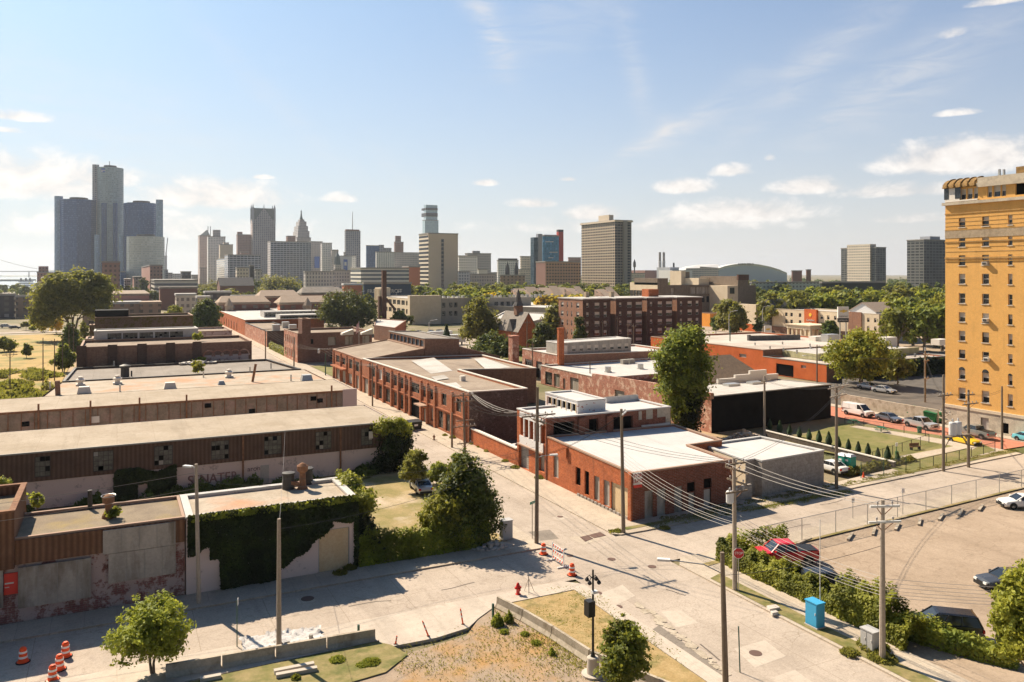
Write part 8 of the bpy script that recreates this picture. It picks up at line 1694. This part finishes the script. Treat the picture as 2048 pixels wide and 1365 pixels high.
for u, v, h, lab in ((1480, 1345, 2.9, 'thin leaning green stake at the gutter'), (1640, 1255, 7.6, 'very tall thin white rod behind the blue cabinet')): x, y = G(u, v); tag(MB().tube([(x, y, 0), (x-.12 if h < 5 else x, y, h)], .04 if h < 5 else .03, 6).build('stake', 'pole_green' if h < 5 else 'metal_white'), lab, 'stake')
x, y = G(1058, 1188); mb = MB(); mb.tube([(x, y, .1), (x-.05, y, 1.5)], .03, 5); [mb.tube([(x-.02, y, 1.2), (x+.45*math.cos(t), y+.45*math.sin(t), .1)], .02, 4) for t in (0., 2.1, 4.2)]; tag(mb.build('planting_stake', 'pole_pale'), 'bare staked sapling frame at the tip of the grass triangle', 'stake')
# ---- fences
def fence(label, pts, h, sp, rail=True, m='galvanised', name='fence'):
    r = root(name, label, 'fence', (*pts[0], 0)); z0 = .1
    for (a, b) in zip(pts, pts[1:]):
        L = math.hypot(b[0]-a[0], b[1]-a[1]); n_ = max(1, round(L/sp))
        for i in range(n_+1):
            if i == n_ and (a, b) != (pts[-2], pts[-1]): continue
            p = (a[0]+(b[0]-a[0])*i/n_, a[1]+(b[1]-a[1])*i/n_); MB().tube([(*p, 0), (*p, z0+h)], .045, 6).build('post', m, r)
        MB().tube([(*a, z0+h-.03), (*b, z0+h-.03)], .028, 5).build('rail', m, r)
        MB().poly([(*a, z0), (*b, z0), (*b, z0+h), (*a, z0+h)]).build('mesh_panel', 'chain_link', r)
F = lambda x: 53.95+(x-46.)*.055
fence('tall chain link fence along the car park beside the street', [(52.5, F(52.5)), (76, F(76)), (112, F(112))], 2.1, 4.4)
fence('chain link fence between the park and the street', [G(1812, 947), G(1990, 905)], 1.3, 3.0, m='black_metal'); fence('chain link fence across the back of the park by the parked cars', [G(1690, 850), G(1990, 897)], 1.2, 3.2, m='black_metal'); fence('chain link fence dividing the park lawn', [G(1745, 925), G(1858, 888)], 1.3, 3.0, m='black_metal')
fence('chain link fence round the portable toilets', [G(1722, 958), G(1812, 947)], 1.9, 3.0, m='pole_green')
a, b = G(1529, 872), G(1790, 938); tag(MB().bar((*a, .35), (*b, .35), .3, .9).build('block_wall', 'block_dark'), 'low dark block retaining wall beside the park shrubs', 'wall'); tag(MB().bar((a[0], a[1], .87), (b[0], b[1], .87), .42, .12).build('wall_coping', 'coping_pale'), 'pale coping along the dark block retaining wall', 'coping')
# ---- park things
for k in range(14):
    t = k/13; u, v = 1530+t*(1785-1530)+6, 868+t*(936-868)-3; x, y = G(u+4, v-4); r = root('shrub', 'little dark conical shrub, %s from the left in the park row' % ordinal(k), 'shrub', (x, y, .1), 0, 'conical shrubs in the park row')
    if k == 0:
        n = 420; tt = rng.uniform(0, 1, n); an = rng.uniform(0, 6.28, n); q = .42*np.sin(np.clip(tt*2.6+.5, 0, 3.14))*(1.05-tt*.5); P = np.stack([q*np.cos(an), q*np.sin(an), .1+tt*1.5], 1); CQ = quads('foliage', P, np.stack([np.cos(an), np.sin(an), an*0+.4], 1), .2, 'leaf_spruce')
        QS = MB().tube([(0, 0, 0), (0, 0, 1.2)], .06, 5).mesh('stem', 'bark')
    s = R.uniform(.85, 1.2); link('foliage', CQ, r, sc_=(s, s, s)); link('stem', QS, r)
def picnic(u, v, lab):
    x, y = G(u, v); r = root('picnic_table', lab, 'picnic table', (x, y, .14)); link('tabletop', MB().cyl(0, 0, .72, .78, .65, 12).mesh('tabletop', 'park_green'), r); link('post', MB().cyl(0, 0, 0, .72, .08, 8).mesh('post', 'park_green'), r)
    for k in range(4): t = k*math.pi/2; link('seat', MB().cyl(1.05*math.cos(t), 1.05*math.sin(t), .42, .47, .24, 10).tube([(0, 0, .25), (1.05*math.cos(t), 1.05*math.sin(t), .42)], .03, 5).mesh('seat', 'park_green'), r)
picnic(1762, 866, 'round green picnic table on the park path'); picnic(1707, 851, 'round green picnic table nearer the black building')
x, y = G(1831, 902); bn = root('park_bench', 'brown park bench on the lawn near the dividing fence', 'bench', (x, y, .14), -.2)
for nm, bx in (('seat', (-.8, -.2, .42, .8, .25, .48)), ('backrest', (-.8, .25, .5, .8, .3, .9)), ('leg', (-.7, -.2, 0, -.62, .3, .42)), ('leg', (.62, -.2, 0, .7, .3, .42))): link(nm, MB().box(*bx).mesh(nm, 'rust' if nm != 'leg' else 'black_metal'), bn)
x, y = G(1839, 868); tag(MB().lathe(x, y, [(.3, .14), (.33, 1.0), (.36, 1.02), (.36, 1.1), (.1, 1.12)], 12).build('litter_bin', 'park_green'), 'green litter bin beside the silver pickup', 'litter bin')
x, y = G(1793, 915); dg = root('waste_station', 'slim green dog waste post with a white sign', 'waste post', (x, y, .14)); MB().tube([(x, y, .1), (x, y, 1.5)], .05, 6).build('post', 'park_green', dg); MB().box(x-.2, y-.05, 1.5, x+.2, y, 2.0).build('plate', 'reflect_white', dg); MB().lathe(x+.1, y, [(.22, .14), (.22, .8), (.1, .82)], 10).build('bin', 'park_green', dg)
for k, (u, v) in enumerate(((1686, 944), (1699, 946))):
    x, y = G(u, v); r = root('portable_toilet', ['green portable toilet left of the pair', 'green portable toilet right of the pair'][k], 'portable toilet', (x, y, 0), .1)
    for nm, bx, m in (('body', (-.55, -.55, .1, .55, .55, 2.1), 'portable_green'), ('base', (-.58, -.58, 0, .58, .58, .1), 'black_metal'), ('door', (-.57, -.4, .15, -.552, .4, 1.9), 'portable_green'), ('door_sign', (-.585, -.2, 1.5, -.572, .2, 1.75), 'reflect_white')): link(nm, MB().box(*bx).mesh(nm, m), r)
    link('roof', MB().add([(-.6, -.6, 2.1), (.6, -.6, 2.1), (.6, .6, 2.1), (-.6, .6, 2.1), (-.35, -.4, 2.35), (.35, -.4, 2.35), (.35, .4, 2.35), (-.35, .4, 2.35)], [(0,1,5,4),(1,2,6,5),(2,3,7,6),(3,0,4,7),(4,5,6,7)]).mesh('roof', 'transformer_grey'), r)
x, y = G(1727, 957); tag(MB().lathe(x, y, [(.22, .1), (.2, .14), (.17, .16), (.03, .8)], 10).build('traffic_cone', 'safety_orange'), 'orange cone inside the toilet fence', 'cone'); x, y = G(2026, 868); tag(MB().lathe(x, y, [(.22, 0), (.2, .04), (.17, .06), (.03, .8)], 10).build('traffic_cone', 'safety_orange'), 'orange cone against the yellow tower base', 'cone')
def dumpster(u, v, m, lab, rz=0., s=1.):
    x, y = G(u, v); r = root('dumpster', lab, 'dumpster', (x, y, 0), rz); w_, d_, h_ = 1.1*s, .8*s, 1.35*s
    link('bin', MB().add([(-w_*.9, -d_*.8, .15), (w_*.9, -d_*.8, .15), (w_*.9, d_*.8, .15), (-w_*.9, d_*.8, .15), (-w_, -d_, h_), (w_, -d_, h_), (w_, d_, h_*1.1), (-w_, d_, h_*1.1)], [(3,2,1,0),(4,5,6,7),(0,1,5,4),(1,2,6,5),(2,3,7,6),(3,0,4,7)]).mesh('bin', m), r)
    link('lid', MB().add([(-w_*1.03, -d_*1.05, h_+.03), (w_*1.03, -d_*1.05, h_+.03), (w_*1.03, d_, h_*1.1+.06), (-w_*1.03, d_, h_*1.1+.06)], [(0, 1, 2, 3)]).mesh('lid', 'black_metal' if 'green' not in m else m), r)
    link('notice', MB().box(-.3*s, -d_-.03, .7*s, .3*s, -d_+.0, 1.0*s).mesh('notice', 'reflect_white'), r)
    for sx_ in (-1, 1): link('side_rail', MB().box(sx_*w_*1.04-.05, -d_*.7, .75*s, sx_*w_*1.04+.05, d_*.7, .87*s).mesh('side_rail', m), r)
dumpster(828, 860, 'black_metal', 'black dumpster on the side street below the loading door', .1); dumpster(1830, 836, 'dumpster_green', 'dark green dumpster by the retaining wall, left one', .2, 1.25); dumpster(1866, 845, 'dumpster_green', 'bright green dumpster by the retaining wall, right one', .2, 1.25)
# chainlink-shaped flag pole with flag
x, y = G(720, 741); h = 9.; fl = root('flagpole', 'thin pole with a faded red and white flag beside the brown works', 'flag', (46+10, 206, 0)); x, y = 56, 206; x = XY(718, 206); fl.location.x = x; MB().tube([(x, y, 0), (x, y, 12.4)], .06, 6).build('pole', 'steel_light', fl); MB().poly([(x, y, 12.2), (x, y, 9.6), (x-.9, y-.3, 9.0), (x-.7, y, 11.4)]).build('flag', 'flag_cloth', fl)


mb = MB()
for k in range(46):
    t = k/45; u, v = 1275+t*(1450-1275)+R.uniform(-6, 6), 1208+t*(1345-1208)+R.uniform(-3, 3); x, y = G(u, v); q = R.uniform(.16, .4); n_ = R.randint(4, 6); a0 = R.uniform(0, 6)
    mb.prism([(x+q*R.uniform(.6, 1)*math.cos(a0+i*6.283/n_), y+q*1.4*R.uniform(.6, 1)*math.sin(a0+i*6.283/n_)) for i in range(n_)], .004, R.uniform(.02, .05))
tag(mb.build('broken_kerb', 'old_concrete'), 'line of broken pale kerb fragments down the gutter of the side street', 'rubble', kind='stuff')
for k, (u, v, du, dv) in enumerate(((1330, 1180, 40, 12), (1480, 1115, 60, -10), (880, 1180, 70, -14), (1560, 1060, 60, -13), (1120, 1010, -22, -16), (700, 1215, 80, -15), (1400, 1290, 40, 30), (1640, 1010, 50, -10))):
    pts = [G(u+du*t+R.uniform(-3, 3), v+dv*t+R.uniform(-2, 2)) for t in (0, .35, .7, 1.)]; mb = MB()
    for a, b in zip(pts, pts[1:]): d = np.array(b)-np.array(a); d /= np.linalg.norm(d); n_ = np.array((-d[1], d[0]))*.06; mb.poly([(*(np.array(a)-n_), .009), (*(np.array(b)-n_), .009), (*(np.array(b)+n_), .009), (*(np.array(a)+n_), .009)])
    mb.build('tar_seam', 'tar')['kind'] = 'structure'
# ================================================================== VEHICLES
plain('car_glass', (.02, .025, .03), .06, spec=.8); plain('tyre', (.015, .015, .015), .9); plain('alloy', (.35, .35, .35), .35, .7); plain('lamp_clear', (.75, .75, .72), .15); plain('lamp_red', (.45, .01, .01), .25); plain('trim_black', (.015, .015, .015), .5); plain('chrome', (.6, .6, .6), .2, .9)
for nm, c in (('red', (.55, .015, .02)), ('black', (.012, .013, .016)), ('white', (.78, .77, .75)), ('silver', (.50, .50, .50)), ('slate', (.16, .18, .22)), ('grey', (.30, .31, .29)), ('yellow', (.80, .52, .02)), ('navy', (.02, .03, .06)), ('dark', (.05, .055, .065)), ('teal', (.15, .48, .55)), ('brown', (.10, .075, .055))):
    plain('car_'+nm, c, .22, .35 if nm in ('silver', 'slate', 'grey') else 0., spec=.7)
# length, half width, belt stations (x, z_top), glasshouse (x0,x1 at belt ; x2,x3 at roof), roof z, wheel x, wheel r
ST = {'sedan': (4.7, .92, [(-2.35, .62), (-2.25, .88), (-1.5, .95), (-1.2, .94), (.9, .92), (1.2, .9), (2.1, .76), (2.35, .58)], (-1.75, 1.05), (-1.05, .3), 1.43, (-1.4, 1.42), .33),
      'suv': (4.85, .97, [(-2.42, .75), (-2.38, 1.08), (-1.5, 1.12), (1.0, 1.1), (1.3, 1.08), (2.2, .95), (2.42, .68)], (-2.3, 1.2), (-2.0, .45), 1.78, (-1.45, 1.5), .38),
      'pickup': (5.8, 1.0, [(-2.9, .8), (-2.88, 1.2), (-.95, 1.22), (1.0, 1.2), (1.25, 1.18), (2.7, 1.08), (2.9, .8)], (-.95, 1.35), (-.75, .65), 1.88, (-1.85, 1.85), .41),
      'van': (5.7, 1.02, [(-2.85, .9), (-2.82, 1.3), (1.2, 1.3), (1.6, 1.22), (2.6, 1.05), (2.85, .7)], (-2.8, 1.9), (-2.72, 1.0), 2.15, (-1.75, 1.85), .37)}
WH = {}
def wheel_mesh(r_):
    if r_ not in WH:
        a = MB(); ring = lambda q, z: [(q*math.cos(t*math.pi/9), z, q*math.sin(t*math.pi/9)) for t in range(18)]
        v = ring(r_, 0)+ring(r_, .22)+ring(r_*.62, -.005)+ring(r_*.62, .2)
        a.add(v, [(i, (i+1) % 18, 18+(i+1) % 18, 18+i)[::-1] for i in range(18)]+[(i, (i+1) % 18, 36+(i+1) % 18, 36+i) for i in range(18)]+[tuple(range(18, 36))])
        b = MB(); b.add(ring(r_*.62, .03)+[(0, -.0, 0)], [(i, (i+1) % 18, 18) for i in range(18)]); WH[r_] = (a.mesh('tyre', 'tyre', smooth=False), b.mesh('rim', 'alloy'))
    return WH[r_]
CARS = {}
def car_parts(st, color, cap=None):
    k = (st, color)
    if k in CARS: return CARS[k]
    L, hw, prof, gb, gt, zr, wx, wr = ST[st]; mb = MB(); zb = .24 if st in ('sedan',) else .32; rings = []
    for x, zt_ in prof:
        e = min(1., (L/2-abs(x))/.45+.72); w_ = hw*min(1, e); rings.append([(x, -w_*.86, zb), (x, -w_, zb+.16), (x, -w_*1.0, (zb+zt_)/2+.05), (x, -w_*.95, zt_-.03), (x, -w_*.86, zt_+.01), (x, 0, zt_+.045), (x, w_*.86, zt_+.01), (x, w_*.95, zt_-.03), (x, w_, (zb+zt_)/2+.05), (x, w_, zb+.16), (x, w_*.86, zb)])
    n = 11; mb.add([p for r_ in rings for p in r_], [(i*n+j, i*n+(j+1) % n, (i+1)*n+(j+1) % n, (i+1)*n+j)[::-1] for i in range(len(rings)-1) for j in range(n)]+[tuple(range(n))[::-1] if False else tuple(range(n)), tuple(range((len(rings)-1)*n, len(rings)*n))[::-1]])
    body = mb.mesh('body', 'car_'+color, smooth=False)
    zl = prof[3][1] if len(prof) > 5 else 1.1; wb, wt = hw*.88, hw*.72; g = MB(); x0, x1 = gb; x2, x3 = gt
    bt = [(x0, -wb, zl-.02), (x1, -wb, zl-.02), (x1, wb, zl-.02), (x0, wb, zl-.02)]; tp = [(x2, -wt, zr-.06), (x3, -wt, zr-.06), (x3, wt, zr-.06), (x2, wt, zr-.06)]
    g.add(bt+tp, [(0,1,5,4),(1,2,6,5),(2,3,7,6),(3,0,4,7)]); glass = g.mesh('windows', 'car_glass')
    r2 = MB(); r2.add([(x2-.05, -wt-.02, zr-.07), (x3+.03, -wt-.02, zr-.07), (x3+.03, wt+.02, zr-.07), (x2-.05, wt+.02, zr-.07), (x2+.12, -wt+.14, zr), (x3-.15, -wt+.14, zr), (x3-.15, wt-.14, zr), (x2+.12, wt-.14, zr)], [(0,1,5,4),(1,2,6,5),(2,3,7,6),(3,0,4,7),(4,5,6,7)])
    pil = [(0, 4), (1, 5), (2, 6), (3, 7)]; V = bt+tp
    for a, b in pil: r2.bar(V[a], V[b], .09, .09)
    ms = [.5] if st in ('pickup',) else [.38, .72]
    for q in ms:
        for s in (-1, 1): xa = x0+(x1-x0)*q*.95; xb = x2+(x3-x2)*q; r2.bar((xa, s*(wb+.004), zl), (xb, s*(wt+.004), zr-.06), .08, .03)
    if st == 'van':
        for s in (-1, 1): r2.add([(x0, s*(wb+.012), zl-.02), (.55, s*(wb+.012), zl-.02), (.4, s*(wt+.02), zr-.07), (x2-.03, s*(wt+.02), zr-.07)], [(0, 1, 2, 3) if s < 0 else (3, 2, 1, 0)])
    roof = r2.mesh('roof', 'car_'+(cap or color)); parts = [('body', body), ('windows', glass), ('roof', roof)]
    if st == 'pickup': b3 = MB(); b3.add([(-2.78, -hw*.8, 1.27), (-1.02, -hw*.8, 1.27), (-1.02, hw*.8, 1.27), (-2.78, hw*.8, 1.27)], [(0, 1, 2, 3)]); parts.append(('bed', b3.mesh('bed', 'trim_black')))
    fx, fz = prof[-1]; bx_, bz = prof[0]
    for s in (-1, 1):
        parts.append(('headlight', MB().box(fx-.22, s*hw*.62-.17, fz-.05, fx+.015, s*hw*.62+.17, fz+.1).mesh('headlight', 'lamp_clear'))); parts.append(('tail_light', MB().box(bx_-.015, s*hw*.76-.13, bz-.02, bx_+.12, s*hw*.76+.13, bz+.2).mesh('tail_light', 'lamp_red')))
        parts.append(('mirror', MB().box(x1-.35, s*hw*1.0-.02 if s > 0 else -hw*1.0-.2, zl-.02, x1-.2, s*hw*1.0+.2 if s > 0 else -hw+.02, zl+.14).mesh('mirror', 'car_'+color)))
    parts.append(('bumper', MB().box(fx-.1, -hw*.78, zb+.02, fx+.05, hw*.78, zb+.26).mesh('bumper', 'trim_black' if st != 'pickup' else 'chrome'))); parts.append(('bumper', MB().box(bx_-.06, -hw*.78, zb+.02, bx_+.1, hw*.78, zb+.24).mesh('bumper', 'trim_black' if st != 'pickup' else 'chrome')))
    parts.append(('grille', MB().box(fx-.05, -hw*.38, fz-.16, fx+.03, hw*.38, fz+.06).mesh('grille', 'trim_black')))
    arch = MB()
    for x in wx:
        for s in (-1, 1): arch.add([(x+(wr+.07)*math.cos(t*math.pi/8), s*(hw+.006), wr+(wr+.07)*math.sin(t*math.pi/8)) for t in range(9)], [tuple(range(9))[::s]])
    mb.m += [1]*len(arch.f); b_ = len(mb.v); mb.v += arch.v; mb.f += [[i+b_ for i in f] for f in arch.f]; parts[0] = ('body', mb.mesh('body', ['car_'+color, 'trim_black']))
    CARS[k] = parts; return parts
def car(st, color, label, p, heading, cap=None, z=0., name=None):
    r = root(name or {'sedan': 'parked_car', 'suv': 'parked_car', 'pickup': 'pickup_truck', 'van': 'van'}[st], label, {'sedan': 'car', 'suv': 'car', 'pickup': 'pickup truck', 'van': 'van'}[st], (p[0], p[1], z), heading)
    for nm, me in car_parts(st, color, cap): link(nm, me, r)
    L, hw, _, _, _, _, wx, wr = ST[st]; t, m = wheel_mesh(wr)
    for x in wx:
        for s in (-1, 1): w_ = link('tyre', t, r, (x, s*(hw+.015), wr), 0 if s < 0 else math.pi); link('rim', m, w_)
    return r
PI = math.pi
car('pickup', 'red', 'red pickup truck with a grey truck bed box beside the hedge', G(1566, 1126), 2.75, z=.03)
car('suv', 'black', 'black estate car parked second along the hedge', G(1655, 1186), -.42, z=.03)
car('sedan', 'slate', 'grey blue car mostly hidden behind the hedge', G(1706, 1218), 2.2, z=.03)
car('suv', 'black', 'glossy black SUV parked alone in the lower car park', G(1884, 1272), 2.42, z=.03)
car('sedan', 'dark', 'dark car half hidden by the large right tree', G(2016, 1176), 2.75, z=.03)
car('sedan', 'white', 'white car at the right edge of the car park', G(2046, 1016), 2.6, z=.03)
dA = -PI/2-.12
car('van', 'white', 'white delivery van parked by the black building', G(1716, 832), dA+.1, z=.02)
car('sedan', 'slate', 'blue grey sedan between the white van and the silver pickup', G(1778, 843), dA, z=.02)
car('pickup', 'silver', 'silver crew cab pickup parked beside the park', G(1842, 857), dA, z=.02)
car('pickup', 'navy', 'dark blue pickup on the far side of the brick street', G(1790, 827), dA+PI, z=.02)
car('sedan', 'yellow', 'bright yellow sports car parked behind the platform pair', G(1928, 888), dA, z=.02)
car('pickup', 'grey', 'grey pickup parked against the yellow tower', G(1950, 874), dA+PI, z=.02)
car('sedan', 'teal', 'light blue car just entering at the right edge', G(2060, 885), dA, z=.02)
x, y = G(1768, 792); car('sedan', 'silver', 'silver coupe parked up on the ramp', G(1768, 786, 1.2), dA+.2, z=1.2)
car('sedan', 'silver', 'second silver car behind the coupe on the ramp', G(1738, 779, 1.2), dA+.1, z=1.2)
car('pickup', 'white', 'white pickup in the walled yard by the laddered poles', (48.6+1.6, 97.2), PI/2+.2, z=.05)
car('sedan', 'white', 'white car parked beside the cinder block building', G(1660, 944), PI/2, z=.1)
car('sedan', 'silver', 'small silver car half hidden by the pointed shrub', (31.2, 86.5), PI/2-.1, z=.1)
for k, (u, v, st, c, lab) in enumerate(((30, 658, 'sedan', 'dark', 'dark car on the street before the condominiums'), (12, 656, 'suv', 'white', 'white car left of the dark one by the condominiums'), (1785, 650, 'sedan', 'slate', 'dark blue car in the lot by the white house'), (1812, 660, 'pickup', 'brown', 'brown pickup in the lot right of the motel'), (1836, 664, 'van', 'white', 'white minibus in the lot right of the motel'), (1472, 664, 'suv', 'black', 'black car behind the small dealer sign'), (1545, 672, 'pickup', 'black', 'black pickup displayed by the small sign'), (1648, 672, 'suv', 'white', 'white car under the motel canopy trees'), (880, 668, 'suv', 'black', 'black van below the cream block, right'), (862, 667, 'sedan', 'black', 'black car below the cream block, middle'), (838, 668, 'sedan', 'dark', 'dark car below the cream block, left'), (1400, 664, 'sedan', 'white', 'white car near the small orange shop'))):
    car(st, c, lab, G(u, v), .1*k, z=.03)
x, y = G(885, 678); 
for k, (u, v, L) in enumerate(((880, 682, 9), (1030-120, 690, 7))): x, y = G(u, v); r = root('box_trailer', ['long white box trailer on the lot left of the spruce', 'short white trailer near the spruce'][k], 'trailer', (x, y, 0)); MB().box(x-L/2, y-1.2, 1., x+L/2, y+1.2, 3.6).build('box', 'metal_white', r); [MB().cyl(x+s*L*.3, y-1.1, 0, 1., .3, 8).build('support', 'trim_black', r) for s in (-1, 1)]
